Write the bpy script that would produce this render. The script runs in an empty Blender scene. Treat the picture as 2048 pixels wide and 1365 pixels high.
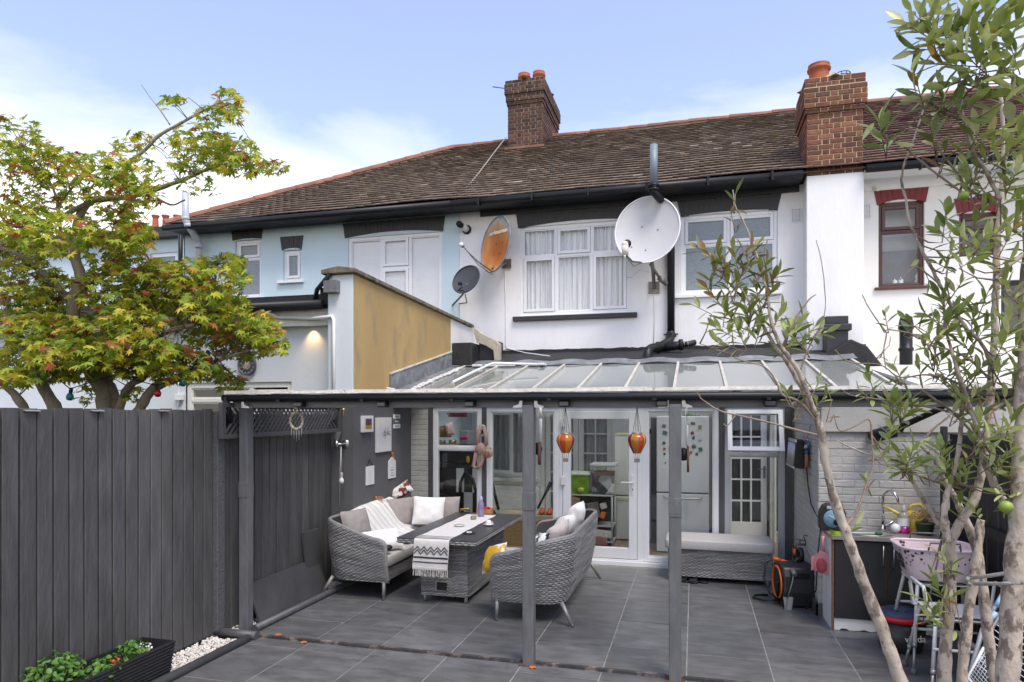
import bpy, math, random
from math import sin, cos, pi, radians, sqrt, atan2
from mathutils import Vector, Matrix, noise

random.seed(7)
SC = bpy.context.scene
COL = SC.collection

# ------------------------------------------------------------------ camera
YAW = math.atan(364 / 1350.0)
cam_data = bpy.data.cameras.new("camera")
cam_data.sensor_width = 36.0
cam_data.lens = 1350 / 2048 * 36
cam_data.shift_y = 140.5 / 2048
cam_data.clip_start = 0.05
cam_data.clip_end = 2000
cam = bpy.data.objects.new("camera", cam_data)
cam.location = (0, 0, 2.0)
cam.rotation_euler = (radians(90), 0, YAW)
COL.objects.link(cam)
SC.camera = cam

# ------------------------------------------------------------------ sky
SUN_EL = radians(60)
world = bpy.data.worlds.new("World")
SC.world = world
world.use_nodes = True
nt = world.node_tree
nt.nodes.clear()
wo = nt.nodes.new("ShaderNodeOutputWorld")
bg = nt.nodes.new("ShaderNodeBackground")
sky = nt.nodes.new("ShaderNodeTexSky")
sky.sky_type = 'NISHITA'
sky.sun_disc = False
sky.sun_elevation = SUN_EL
sky.sun_rotation = radians(138)
sky.dust_density = 1.2
sky.ozone_density = 1.5
bg.inputs[1].default_value = 0.15
tc = nt.nodes.new("ShaderNodeTexCoord")
sep = nt.nodes.new("ShaderNodeSeparateXYZ")
nt.links.new(tc.outputs['Generated'], sep.inputs[0])
mp = nt.nodes.new("ShaderNodeMapping")
mp.inputs['Scale'].default_value = (1.6, 1.6, 4.5)
mp.inputs['Location'].default_value = (0.35, 0.1, 0.25)
nt.links.new(tc.outputs['Generated'], mp.inputs[0])
nz = nt.nodes.new("ShaderNodeTexNoise")
nz.inputs['Scale'].default_value = 1.7
nz.inputs['Detail'].default_value = 7
nz.inputs['Roughness'].default_value = 0.55
nz.inputs['Distortion'].default_value = 0.6
nt.links.new(mp.outputs[0], nz.inputs['Vector'])
# thin high cloud: thick towards the horizon, opening to blue overhead
mr = nt.nodes.new("ShaderNodeMapRange")
mr.inputs['From Min'].default_value = 0.14
mr.inputs['From Max'].default_value = 0.46
mr.inputs['To Min'].default_value = 0.51
mr.inputs['To Max'].default_value = -0.20
nt.links.new(sep.outputs['Z'], mr.inputs['Value'])
ad = nt.nodes.new("ShaderNodeMath"); ad.operation = 'ADD'
dm = nt.nodes.new("ShaderNodeMath"); dm.operation = 'MULTIPLY_ADD'; dm.inputs[1].default_value = 0.75; dm.inputs[2].default_value = 0.10
nt.links.new(nz.outputs['Fac'], dm.inputs[0])
nt.links.new(dm.outputs[0], ad.inputs[0]); nt.links.new(mr.outputs[0], ad.inputs[1])
cr = nt.nodes.new("ShaderNodeValToRGB")
cr.color_ramp.elements[0].position = 0.36; cr.color_ramp.elements[0].color = (0.12, 0.12, 0.12, 1)
cr.color_ramp.elements[1].position = 0.98; cr.color_ramp.elements[1].color = (1, 1, 1, 1)
nt.links.new(ad.outputs[0], cr.inputs[0])
mix = nt.nodes.new("ShaderNodeMix"); mix.data_type = 'RGBA'
nt.links.new(cr.outputs[0], mix.inputs[0])
tint = nt.nodes.new("ShaderNodeMix"); tint.data_type = 'RGBA'; tint.blend_type = 'MULTIPLY'; tint.inputs[0].default_value = 1
tint.inputs[7].default_value = (0.83, 0.81, 0.92, 1)
nt.links.new(sky.outputs[0], tint.inputs[6])
nt.links.new(tint.outputs[2], mix.inputs[6])
mix.inputs[7].default_value = (5.7, 5.35, 4.85, 1)
nt.links.new(mix.outputs[2], bg.inputs[0])
nt.links.new(bg.outputs[0], wo.inputs[0])

# ------------------------------------------------------------------ sun
sun_d = bpy.data.lights.new("sun", 'SUN')
sun_d.energy = 1.5
sun_d.angle = radians(25)
sun_d.color = (1.0, 0.92, 0.80)
sun = bpy.data.objects.new("sun", sun_d)
sdir = Vector((0.55, -0.62, 0.0)).normalized() * cos(SUN_EL) + Vector((0, 0, sin(SUN_EL)))
sun.rotation_euler = sdir.to_track_quat('Z', 'Y').to_euler()
sun.location = (5, -5, 20)
COL.objects.link(sun)

SC.view_settings.view_transform = 'Standard'
SC.view_settings.look = 'None'
SC.view_settings.exposure = 1.15
SC.view_settings.gamma = 1.0
SC.view_settings.use_curve_mapping = False
SC.cycles.max_bounces = 10
SC.cycles.transparent_max_bounces = 24
SC.cycles.caustics_reflective = False
SC.cycles.caustics_refractive = False

# ------------------------------------------------------------------ measuring helpers (lines of sight from the survey of the photograph)
CS, SN = cos(YAW), sin(YAW)
def ray(px, py):
    t = (px - 1024) / 1350.0
    return Vector((t * CS - SN, t * SN + CS, (823 - py) / 1350.0))
CAM = Vector((0, 0, 2.0))
def PY(px, py, Y):
    r = ray(px, py); return CAM + r * (Y / r.y)
def PX(px, py, X):
    r = ray(px, py); return CAM + r * (X / r.x)
def PZ(px, py, Z):
    r = ray(px, py); return CAM + r * ((Z - 2.0) / r.z)
def PD(px, py, D):
    return CAM + ray(px, py) * D
def XY(px, Y): return PY(px, 823, Y).x
def ZY(px, py, Y): return PY(px, py, Y).z

# ------------------------------------------------------------------ mesh builder
class MB:
    def __init__(s, M=None):
        s.v = []; s.f = []; s.sm = []; s.M = M
    def add(s, vs, fs, smooth=False):
        b = len(s.v)
        if s.M is None: s.v.extend(tuple(p) for p in vs)
        else: s.v.extend(tuple(s.M @ Vector(p)) for p in vs)
        s.f.extend(tuple(i + b for i in f) for f in fs)
        s.sm.extend([smooth] * len(fs))
        return s
    def box(s, x0, x1, y0, y1, z0, z1):
        return s.add([(x0,y0,z0),(x1,y0,z0),(x1,y1,z0),(x0,y1,z0),(x0,y0,z1),(x1,y0,z1),(x1,y1,z1),(x0,y1,z1)],
              [(0,3,2,1),(4,5,6,7),(0,1,5,4),(1,2,6,5),(2,3,7,6),(3,0,4,7)])
    def obox(s, M, sx, sy, sz):
        o = s.M; s.M = M if o is None else o @ M
        s.box(-sx/2, sx/2, -sy/2, sy/2, -sz/2, sz/2); s.M = o
        return s
    def quad(s, a, b, c, d): return s.add([a, b, c, d], [(0, 1, 2, 3)])
    def bar(s, a, b, w, h=None, up=(0, 0, 1)):
        a = Vector(a); b = Vector(b); d = (b - a); L = d.length
        if L < 1e-6: return s
        d.normalize(); up = Vector(up)
        x = d.cross(up)
        if x.length < 1e-4: x = d.cross(Vector((1, 0, 0)))
        x.normalize(); z = x.cross(d)
        M = Matrix((x, d, z)).transposed().to_4x4(); M.translation = (a + b) / 2
        return s.obox(M, w, L, h or w)
    def tube(s, pts, r, seg=8, caps=True):
        pts = [Vector(p) for p in pts]; n = len(pts)
        rs = [r] * n if not isinstance(r, (list, tuple)) else r
        vs = []; fs = []
        ref = None
        for i, p in enumerate(pts):
            d = (pts[min(i+1, n-1)] - pts[max(i-1, 0)])
            if d.length < 1e-9: d = Vector((0, 0, 1))
            d.normalize()
            if ref is None:
                ref = d.cross(Vector((0, 0, 1)))
                if ref.length < 0.05: ref = d.cross(Vector((0, 1, 0)))
            ref = ref - d * ref.dot(d)
            if ref.length < 1e-6: ref = d.orthogonal()
            ref.normalize(); q = d.cross(ref)
            for k in range(seg):
                a = 2 * pi * k / seg
                vs.append(p + (ref * cos(a) + q * sin(a)) * rs[i])
        for i in range(n - 1):
            for k in range(seg):
                k2 = (k + 1) % seg
                fs.append((i*seg+k, i*seg+k2, (i+1)*seg+k2, (i+1)*seg+k))
        s.add(vs, fs, True)
        if caps:
            b = len(s.v) - n * seg
            s.f.append(tuple(b + k for k in reversed(range(seg)))); s.sm.append(False)
            s.f.append(tuple(b + (n-1)*seg + k for k in range(seg))); s.sm.append(False)
        return s
    def lathe(s, prof, o=(0, 0, 0), axis=(0, 0, 1), seg=24, sx=1.0, sy=1.0, smooth=True):
        ax = Vector(axis).normalized()
        q = Vector((0, 0, 1)).rotation_difference(ax).to_matrix()
        o = Vector(o); vs = []; fs = []; n = len(prof)
        for (r, h) in prof:
            for k in range(seg):
                a = 2 * pi * k / seg
                vs.append(o + q @ Vector((r * cos(a) * sx, r * sin(a) * sy, h)))
        for i in range(n - 1):
            for k in range(seg):
                k2 = (k + 1) % seg
                fs.append((i*seg+k, i*seg+k2, (i+1)*seg+k2, (i+1)*seg+k))
        return s.add(vs, fs, smooth)
    def cyl(s, o, axis, r, h, seg=16):
        return s.lathe([(0.0001, 0), (r, 0), (r, h), (0.0001, h)], o, axis, seg, smooth=False)
    def ball(s, c, rx, ry=None, rz=None, seg=12, rings=8):
        ry = ry or rx; rz = rz or rx
        c = Vector(c); vs = []; fs = []
        for i in range(rings + 1):
            th = pi * i / rings
            for k in range(seg):
                a = 2 * pi * k / seg
                vs.append(c + Vector((rx*sin(th)*cos(a), ry*sin(th)*sin(a), rz*cos(th))))
        for i in range(rings):
            for k in range(seg):
                k2 = (k + 1) % seg
                fs.append((i*seg+k, (i+1)*seg+k, (i+1)*seg+k2, i*seg+k2))
        return s.add(vs, fs, True)
    def grid(s, fn, nu, nv, smooth=True):
        vs = [fn(i / nu, j / nv) for i in range(nu + 1) for j in range(nv + 1)]
        fs = [(i*(nv+1)+j, (i+1)*(nv+1)+j, (i+1)*(nv+1)+j+1, i*(nv+1)+j+1) for i in range(nu) for j in range(nv)]
        return s.add(vs, fs, smooth)
    def prism(s, poly, a0, a1, axis='y'):
        n = len(poly)
        def P(p, a):
            if axis == 'y': return (p[0], a, p[1])
            if axis == 'x': return (a, p[0], p[1])
            return (p[0], p[1], a)
        vs = [P(p, a0) for p in poly] + [P(p, a1) for p in poly]
        fs = [tuple(range(n)), tuple(reversed(range(n, 2*n)))] + [(i, i+n, (i+1) % n + n, (i+1) % n) for i in range(n)]
        return s.add(vs, fs)
    def frame(s, x0, x1, z0, z1, y0, y1, w, wb=None):
        wb = wb or w
        s.box(x0, x0+w, y0, y1, z0, z1); s.box(x1-w, x1, y0, y1, z0, z1)
        s.box(x0+w, x1-w, y0, y1, z1-w, z1); s.box(x0+w, x1-w, y0, y1, z0, z0+wb)
        return s
    def mesh(s, name):
        me = bpy.data.meshes.new(name)
        me.from_pydata(s.v, [], s.f)
        if any(s.sm): me.polygons.foreach_set('use_smooth', s.sm)
        me.update()
        return me
    def build(s, name, mat, parent=None, bev=0, loc=None, norm=False):
        me = s.mesh(name)
        if mat is not None: me.materials.append(mat)
        o = bpy.data.objects.new(name, me)
        COL.objects.link(o)
        if bev:
            m = o.modifiers.new("bevel", 'BEVEL'); m.width = bev; m.segments = 2; m.limit_method = 'ANGLE'; m.angle_limit = radians(40)
        attach(o, parent)
        return o

BASE = {}
def attach(o, parent):
    if parent is None: return o
    o.parent = parent
    if parent.type == 'EMPTY':
        o.matrix_parent_inverse = BASE[parent.name].inverted()
    return o
def thing(name, label, cat, loc=(0, 0, 0), group=None, kind=None):
    o = bpy.data.objects.new(name, None)
    o.empty_display_size = 0.1
    o.location = loc
    COL.objects.link(o)
    BASE[o.name] = Matrix.Translation(Vector(loc))
    return tag(o, label, cat, group, kind)
def tag(o, label=None, cat=None, group=None, kind=None):
    if label: o['label'] = label
    if cat: o['category'] = cat
    if group: o['group'] = group
    if kind: o['kind'] = kind
    return o
def solo(mb, name, mat, label, cat, group=None, bev=0):
    return tag(mb.build(name, mat, None, bev), label, cat, group)
def inst(me, name, parent, M):
    """another object sharing mesh data, as a part of parent; M is its place in the world"""
    o = bpy.data.objects.new(name, me); COL.objects.link(o)
    attach(o, parent)
    o.matrix_basis = M
    return o
def copy_thing(root, delta, label):
    r = root.copy(); COL.objects.link(r)
    r.location = Vector(root.location) + Vector(delta)
    r['label'] = label
    BASE[r.name] = Matrix.Translation(r.location)
    for ch in [c for c in bpy.data.objects if c.parent == root]:
        c = ch.copy(); COL.objects.link(c); c.parent = r
        for g in [x for x in bpy.data.objects if x.parent == ch]:
            d = g.copy(); COL.objects.link(d); d.parent = c
    return r

def letters(body, size, col, mat, Mx, parent, extrude=.001):
    fc = bpy.data.curves.new('lettering', 'FONT'); fc.body = body; fc.size = size; fc.align_x = 'CENTER'; fc.extrude = extrude
    tmp = bpy.data.objects.new('lettering', fc); COL.objects.link(tmp)
    dg = bpy.context.evaluated_depsgraph_get(); me = bpy.data.meshes.new_from_object(tmp.evaluated_get(dg))
    bpy.data.objects.remove(tmp); me.name = 'lettering'; me.materials.clear(); me.materials.append(mat)
    o = bpy.data.objects.new('lettering', me); COL.objects.link(o); attach(o, parent); o.matrix_basis = Mx
    return o

# ------------------------------------------------------------------ materials
MATS = {}
def rgb(r, g, b):
    def f(c):
        c /= 255.0
        return c / 12.92 if c <= 0.04045 else ((c + 0.055) / 1.055) ** 2.4
    return (f(r), f(g), f(b))
def M(key, col, rough=0.6, metal=0.0, var=0.12, scale=6.0, bump=0.0, bscale=40.0, rnd=0.0, island=0.0, stretch=(1, 1, 1),
      stain=None, stain_scale=2.0, stain_lo=0.5, stain_hi=0.7, spec=0.5, translucent=0.0, emit=None, sheen=0.0, coat=0.0, rnd_cols=None):
    """procedural material: colour broken up by noise, optional per-object / per-piece variation, a second 'stain' tint and fine relief"""
    if key in MATS: return MATS[key]
    m = bpy.data.materials.new(key); m.use_nodes = True
    n = m.node_tree.nodes; L = m.node_tree.links
    b = n['Principled BSDF']; out = n['Material Output']
    geo = n.new("ShaderNodeNewGeometry")
    mp = n.new("ShaderNodeMapping"); mp.inputs['Scale'].default_value = stretch
    L.new(geo.outputs['Position'], mp.inputs[0])
    colout = None
    if rnd_cols:
        cr = n.new("ShaderNodeValToRGB")
        els = cr.color_ramp.elements
        while len(els) < len(rnd_cols): els.new(0.5)
        for e, (p, c) in zip(els, rnd_cols): e.position = p; e.color = (*c, 1)
        if island: L.new(geo.outputs['Random Per Island'], cr.inputs[0])
        else:
            oi = n.new("ShaderNodeObjectInfo"); L.new(oi.outputs['Random'], cr.inputs[0])
        colout = cr.outputs[0]
    else:
        rg = n.new("ShaderNodeRGB"); rg.outputs[0].default_value = (*col, 1); colout = rg.outputs[0]
    def mulfac(src, lo, hi, inp):
        nonlocal colout
        mr = n.new("ShaderNodeMapRange"); mr.inputs['To Min'].default_value = lo; mr.inputs['To Max'].default_value = hi
        if src == 'noise': mr.inputs['From Min'].default_value = 0.3; mr.inputs['From Max'].default_value = 0.7
        L.new(inp, mr.inputs['Value'])
        mx = n.new("ShaderNodeMix"); mx.data_type = 'RGBA'; mx.blend_type = 'MULTIPLY'; mx.inputs[0].default_value = 1
        L.new(colout, mx.inputs[6]); L.new(mr.outputs[0], mx.inputs[7]); colout = mx.outputs[2]
    if var:
        nz = n.new("ShaderNodeTexNoise"); nz.inputs['Scale'].default_value = scale; nz.inputs['Detail'].default_value = 5
        nz.inputs['Roughness'].default_value = 0.6
        L.new(mp.outputs[0], nz.inputs['Vector']); mulfac('noise', 1 - var, 1 + var, nz.outputs['Fac'])
    if rnd and not rnd_cols:
        oi = n.new("ShaderNodeObjectInfo"); mulfac('r', 1 - rnd, 1 + rnd, oi.outputs['Random'])
    if island and not rnd_cols: mulfac('r', 1 - island, 1 + island, geo.outputs['Random Per Island'])
    if stain:
        n2 = n.new("ShaderNodeTexNoise"); n2.inputs['Scale'].default_value = stain_scale; n2.inputs['Detail'].default_value = 8
        n2.inputs['Roughness'].default_value = 0.65
        L.new(mp.outputs[0], n2.inputs['Vector'])
        mr = n.new("ShaderNodeMapRange"); mr.inputs['From Min'].default_value = stain_lo; mr.inputs['From Max'].default_value = stain_hi
        L.new(n2.outputs['Fac'], mr.inputs['Value'])
        mx = n.new("ShaderNodeMix"); mx.data_type = 'RGBA'
        L.new(mr.outputs[0], mx.inputs[0]); L.new(colout, mx.inputs[6]); mx.inputs[7].default_value = (*stain, 1); colout = mx.outputs[2]
    L.new(colout, b.inputs['Base Color'])
    b.inputs['Roughness'].default_value = rough; b.inputs['Metallic'].default_value = metal
    b.inputs['Specular IOR Level'].default_value = spec
    if coat: b.inputs['Coat Weight'].default_value = coat
    if sheen: b.inputs['Sheen Weight'].default_value = sheen
    if bump:
        nb = n.new("ShaderNodeTexNoise"); nb.inputs['Scale'].default_value = bscale; nb.inputs['Detail'].default_value = 4
        L.new(mp.outputs[0], nb.inputs['Vector'])
        bp = n.new("ShaderNodeBump"); bp.inputs['Strength'].default_value = bump; bp.inputs['Distance'].default_value = 0.01
        L.new(nb.outputs['Fac'], bp.inputs['Height']); L.new(bp.outputs[0], b.inputs['Normal'])
    if emit:
        b.inputs['Emission Color'].default_value = (*emit[0], 1); b.inputs['Emission Strength'].default_value = emit[1]
    if translucent:
        tr = n.new("ShaderNodeBsdfTranslucent"); L.new(colout, tr.inputs['Color'])
        ms = n.new("ShaderNodeMixShader"); ms.inputs[0].default_value = translucent
        L.new(b.outputs[0], ms.inputs[1]); L.new(tr.outputs[0], ms.inputs[2]); L.new(ms.outputs[0], out.inputs[0])
    MATS[key] = m
    return m
def glass(key, tint=(0.93, 0.96, 0.95), rough=0.02, ior=1.42, extra=0.0, dust=0.0):
    if key in MATS: return MATS[key]
    m = bpy.data.materials.new(key); m.use_nodes = True
    n = m.node_tree.nodes; L = m.node_tree.links
    n.remove(n['Principled BSDF'])
    out = n['Material Output']
    t = n.new("ShaderNodeBsdfTransparent"); t.inputs[0].default_value = (*tint, 1)
    g = n.new("ShaderNodeBsdfGlossy"); g.inputs['Roughness'].default_value = rough; g.inputs[0].default_value = (1, 1, 1, 1)
    fr = n.new("ShaderNodeFresnel"); ge = n.new("ShaderNodeNewGeometry")     # same reflectance entering and leaving the thin pane
    bi = n.new("ShaderNodeMath"); bi.operation = 'MULTIPLY_ADD'; bi.inputs[1].default_value = 1/ior - ior; bi.inputs[2].default_value = ior
    L.new(ge.outputs['Backfacing'], bi.inputs[0]); L.new(bi.outputs[0], fr.inputs[0])
    ad = n.new("ShaderNodeMath"); ad.operation = 'ADD'; ad.use_clamp = True; ad.inputs[1].default_value = extra
    L.new(fr.outputs[0], ad.inputs[0])
    ms = n.new("ShaderNodeMixShader")
    L.new(ad.outputs[0], ms.inputs[0]); L.new(t.outputs[0], ms.inputs[1]); L.new(g.outputs[0], ms.inputs[2])
    res = ms.outputs[0]
    if dust:                                     # a film of dirt: part of the light is scattered to both sides
        df = n.new("ShaderNodeBsdfDiffuse"); df.inputs[0].default_value = (.62, .65, .62, 1)
        tl = n.new("ShaderNodeBsdfTranslucent"); tl.inputs[0].default_value = (.85, .88, .85, 1)
        m1 = n.new("ShaderNodeMixShader"); m1.inputs[0].default_value = .5; L.new(df.outputs[0], m1.inputs[1]); L.new(tl.outputs[0], m1.inputs[2])
        m2 = n.new("ShaderNodeMixShader"); m2.inputs[0].default_value = dust; L.new(res, m2.inputs[1]); L.new(m1.outputs[0], m2.inputs[2]); res = m2.outputs[0]
    L.new(res, out.inputs[0])
    MATS[key] = m
    return m

white_render = M('white_render', (0.79, 0.79, 0.79), 0.75, var=0.04, scale=1.2, bump=0.35, bscale=25, stretch=(1, 1, .35), stain=(.69, .68, .655), stain_scale=2.2, stain_lo=.52, stain_hi=.85)
white_render2 = M('white_render_cream', (0.78, 0.77, 0.73), 0.75, var=0.04, scale=1.0, bump=0.25, bscale=25, stain=(0.72, 0.68, 0.55), stain_scale=0.8, stain_lo=0.55, stain_hi=0.8)
blue_render = M('pale_blue_render', (0.56, 0.69, 0.74), 0.75, var=0.05, scale=1.2, bump=0.25, bscale=25)
grey_render = M('grey_blue_render', (0.62, 0.67, 0.70), 0.75, var=0.05, scale=1.2, bump=0.2, bscale=20)
ochre_render = M('ochre_render', (0.42, 0.29, 0.12), 0.85, var=0.16, scale=1.6, bump=0.3, bscale=18, stretch=(1, 1, 0.45), stain=(0.19, 0.155, 0.10), stain_scale=3.2, stain_lo=0.48, stain_hi=0.76)
black_paint = M('black_paint', (0.022, 0.023, 0.026), 0.5, var=0.25, scale=9, bump=0.4, bscale=30)
black_worn = M('black_worn_paint', (0.03, 0.03, 0.03), 0.6, var=0.3, scale=5, bump=0.5, bscale=30, stain=(0.25, 0.22, 0.2), stain_scale=7, stain_lo=0.6, stain_hi=0.75)
black_plastic = M('black_plastic', (0.012, 0.013, 0.015), 0.42, var=0.1, spec=.3)
dark_grey = M('dark_grey_paint', (0.075, 0.075, 0.077), 0.55, var=0.16, scale=7, bump=0.35, bscale=30, stretch=(1, 1, 0.25))
dark_wall = M('dark_wall_paint', (0.105, 0.106, 0.110), 0.7, var=0.08, scale=3, bump=0.2, bscale=25)
grey_post = M('post_paint', (0.115, 0.117, 0.122), 0.55, var=0.2, scale=12, bump=0.6, bscale=30, stretch=(1, 1, 0.3))
plank_mat = M('stained_plank', (0.080, 0.079, 0.078), 0.60, var=0.24, scale=9, bump=0.7, bscale=45, stretch=(1, 1, 0.20), rnd=0.20, stain=(0.050, 0.048, 0.048), stain_scale=5, stain_lo=0.52, stain_hi=0.72)
upvc = M('white_upvc', (0.78, 0.79, 0.80), 0.3, var=0.02)
upvc_in = M('cream_white_paint', (0.74, 0.75, 0.69), 0.45, var=0.03)
brown_frame = M('brown_frame', (0.075, 0.022, 0.016), 0.35, var=0.25, scale=20, stretch=(1, 1, .2))
red_paint = M('red_paint', (0.17, 0.016, 0.016), 0.55, var=0.12, bump=0.3)
frosted = M('frosted_pane', (0.19, 0.24, 0.27), 0.16, var=0.25, scale=60, bump=0.25, bscale=70, spec=0.6)
win_glass = glass('window_glass', (0.99, 0.995, 0.995))
clear_glass = glass('clear_glass', (0.99, 0.995, 0.99))
roof_glass = glass('roof_glass', (0.95, 0.975, 0.96), rough=0.04, dust=.22)
lead = M('lead_sheet', (0.16, 0.17, 0.18), 0.5, var=0.25, scale=8, bump=0.5, bscale=12, stain=(0.30, 0.31, 0.32), stain_scale=5)
felt = M('bitumen_felt', (0.016, 0.016, 0.018), 0.75, var=0.35, scale=10, bump=0.6, bscale=30)
grey_plastic = M('grey_plastic', (0.30, 0.33, 0.36), 0.45, var=0.1)
white_plastic = M('white_plastic', (0.74, 0.74, 0.73), 0.4, var=0.03)
chrome = M('chrome', (0.62, 0.62, 0.62), 0.12, metal=1.0, var=0.03)
steel = M('brushed_steel', (0.5, 0.5, 0.5), 0.32, metal=1.0, var=0.08)
dull_metal = M('dull_metal', (0.20, 0.19, 0.17), 0.5, metal=0.7, var=0.35, scale=30)
# ================================================================== GROUND
soil = M('ground_soil', (0.05, 0.048, 0.042), 0.9, var=0.3, scale=3, bump=0.5)
g = MB(); g.box(-250, 250, -250, 250, -0.30, -0.06)
tag(g.build('ground', soil), kind='structure')

tile_mat = M('slate_porcelain_tile', (0.126, 0.127, 0.127), 0.36, var=0.28, scale=3.4, bump=0.14, bscale=14, stretch=(1, 2.6, 1), rnd=0.16,
             stain=(0.072, 0.071, 0.069), stain_scale=4.2, stain_lo=0.47, stain_hi=0.74)
grout = M('grout', (0.29, 0.28, 0.26), 0.9, var=0.25, scale=8)
pb = MB(); pb.box(-3.80, 2.30, 1.6, 8.80, -0.05, -0.003)
patio = tag(pb.build('patio', grout), kind='structure')
TX = [-0.055 + 0.63 * k for k in range(-6, 4)]
TYs = [6.5 + 0.74 * k for k in range(-7, 4)]
tile_meshes = {}
for i in range(len(TX)):
    x0 = TX[i]; x1 = min(x0 + 0.63, 2.30)
    for j in range(len(TYs)):
        y0 = TYs[j]; y1 = min(y0 + 0.74, 8.80)
        if x1 - x0 < 0.1 or y1 - y0 < 0.1: continue
        w = round(x1 - x0 - 0.009, 3); d = round(y1 - y0 - 0.009, 3)
        k = (w, d)
        if k not in tile_meshes:
            t = MB(); t.box(-w/2, w/2, -d/2, d/2, -0.02, 0); tile_meshes[k] = t.mesh('paving_tile'); tile_meshes[k].materials.append(tile_mat)
        inst(tile_meshes[k], 'paving_tile', patio, Matrix.Translation(((x0+x1)/2, (y0+y1)/2, random.uniform(-0.001, 0.001))) @
             Matrix.Rotation(random.uniform(-.002, .002), 4, 'X'))
# indoor floor of the lean-to
in_tile = M('tan_floor_tile', (0.30, 0.225, 0.15), 0.4, var=0.15, scale=5, rnd=0.12)
fb = MB(); fb.box(-3.88, 1.5, 8.80, 11.6, -0.05, 0.035)
infl = tag(fb.build('indoor_floor', grout), kind='structure')
fm = MB(); fm.box(-.195, .195, -.195, .195, 0, .012); fme = fm.mesh('floor_tile'); fme.materials.append(in_tile)
for i in range(13):
    for j in range(6):
        inst(fme, 'floor_tile', infl, Matrix.Translation((-3.66 + .4*i, 9.06 + .4*j, .033)))
# worn timber sill between the posts
sill_mat = M('worn_timber_sill', (0.035, 0.033, 0.032), 0.75, var=0.3, scale=9, bump=0.5, stain=(0.24, 0.19, 0.155), stain_scale=7, stain_lo=0.50, stain_hi=0.66)
sb = MB()
for (a, b) in ((-3.84, -1.32), (-1.20, -0.20), (-0.075, 1.9)):
    sb.box(a, b, 5.18, 5.215, -0.005, 0.022)
solo(sb, 'threshold_sill', sill_mat, 'worn dark timber strip along the floor between the canopy posts', 'floor sill')

# ================================================================== HOUSES
WY = 11.6
def wall_holes(mb, x0, x1, z0, z1, Y, holes, dep=0.12):
    xs = sorted({x0, x1, *[h[0] for h in holes], *[h[1] for h in holes]})
    zs = sorted({z0, z1, *[h[2] for h in holes], *[h[3] for h in holes]})
    for i in range(len(xs)-1):
        for j in range(len(zs)-1):
            cx = (xs[i]+xs[i+1])/2; cz = (zs[j]+zs[j+1])/2
            if any(h[0] < cx < h[1] and h[2] < cz < h[3] for h in holes): continue
            mb.quad((xs[i], Y, zs[j]), (xs[i+1], Y, zs[j]), (xs[i+1], Y, zs[j+1]), (xs[i], Y, zs[j+1]))
    for (a, b, c, d) in holes:
        mb.quad((a, Y, c), (a, Y+dep, c), (a, Y+dep, d), (a, Y, d)); mb.quad((b, Y, c), (b, Y, d), (b, Y+dep, d), (b, Y+dep, c))
        mb.quad((a, Y, c), (b, Y, c), (b, Y+dep, c), (a, Y+dep, c)); mb.quad((a, Y, d), (a, Y+dep, d), (b, Y+dep, d), (b, Y, d))
    # back, sides and top of the block, so the house is a solid body
    B = 19.9
    mb.quad((x0, B, z0), (x0, B, z1), (x1, B, z1), (x1, B, z0))
    mb.quad((x0, Y, z0), (x0, Y, z1), (x0, B, z1), (x0, B, z0)); mb.quad((x1, Y, z0), (x1, B, z0), (x1, B, z1), (x1, Y, z1))
    mb.quad((x0, Y+dep+.6, z0), (x1, Y+dep+.6, z0), (x1, Y+dep+.6, z1), (x0, Y+dep+.6, z1))

def window(parent, x0, x1, z0, z1, Y, cols, fw=0.055, mat=None, pane=None, name='window', thick=0.06):
    """frame with columns [(f0, f1, [(g0, g1, opener), ...]), ...] given as fractions of width and height"""
    mat = mat or upvc; pane = pane or win_glass
    W = x1 - x0; H = z1 - z0
    f = MB(); f.frame(x0, x1, z0, z1, Y, Y+thick, fw)
    cells = []
    for ci, (a, b, rows) in enumerate(cols):
        xa = x0 + fw if a <= 0 else x0 + a*W + fw*.4; xb = x1 - fw if b >= 1 else x0 + b*W - fw*.4
        if a > 0: f.box(x0 + a*W - fw*.4, x0 + a*W + fw*.4, Y+.002, Y+thick-.002, z0+fw, z1-fw)
        for (c, d, op) in rows:
            za = z0 + fw if c <= 0 else z0 + c*H + fw*.35; zb = z1 - fw if d >= 1 else z0 + d*H - fw*.35
            if c > 0: f.box(xa, xb, Y+.004, Y+thick-.004, z0 + c*H - fw*.35, z0 + c*H + fw*.35)
            cells.append((xa, xb, za, zb, op))
    fo = f.build(name, mat, parent, bev=0.004)
    for (xa, xb, za, zb, op) in cells:
        if op:
            s = MB(); s.frame(xa+.004, xb-.004, za+.004, zb-.004, Y-.014, Y+thick-.012, .05); s.build('sash', mat, fo, bev=0.004)
            p = MB(); p.box(xa+.054, xb-.054, Y+.012, Y+.018, za+.054, zb-.054); p.build('pane', pane, fo)
        else:
            s = MB(); s.frame(xa, xb, za, zb, Y+.012, Y+thick-.01, .018); s.build('bead', mat, fo)
            p = MB(); p.box(xa+.018, xb-.018, Y+.024, Y+.03, za+.018, zb-.018); p.build('pane', pane, fo)
    return fo

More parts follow.
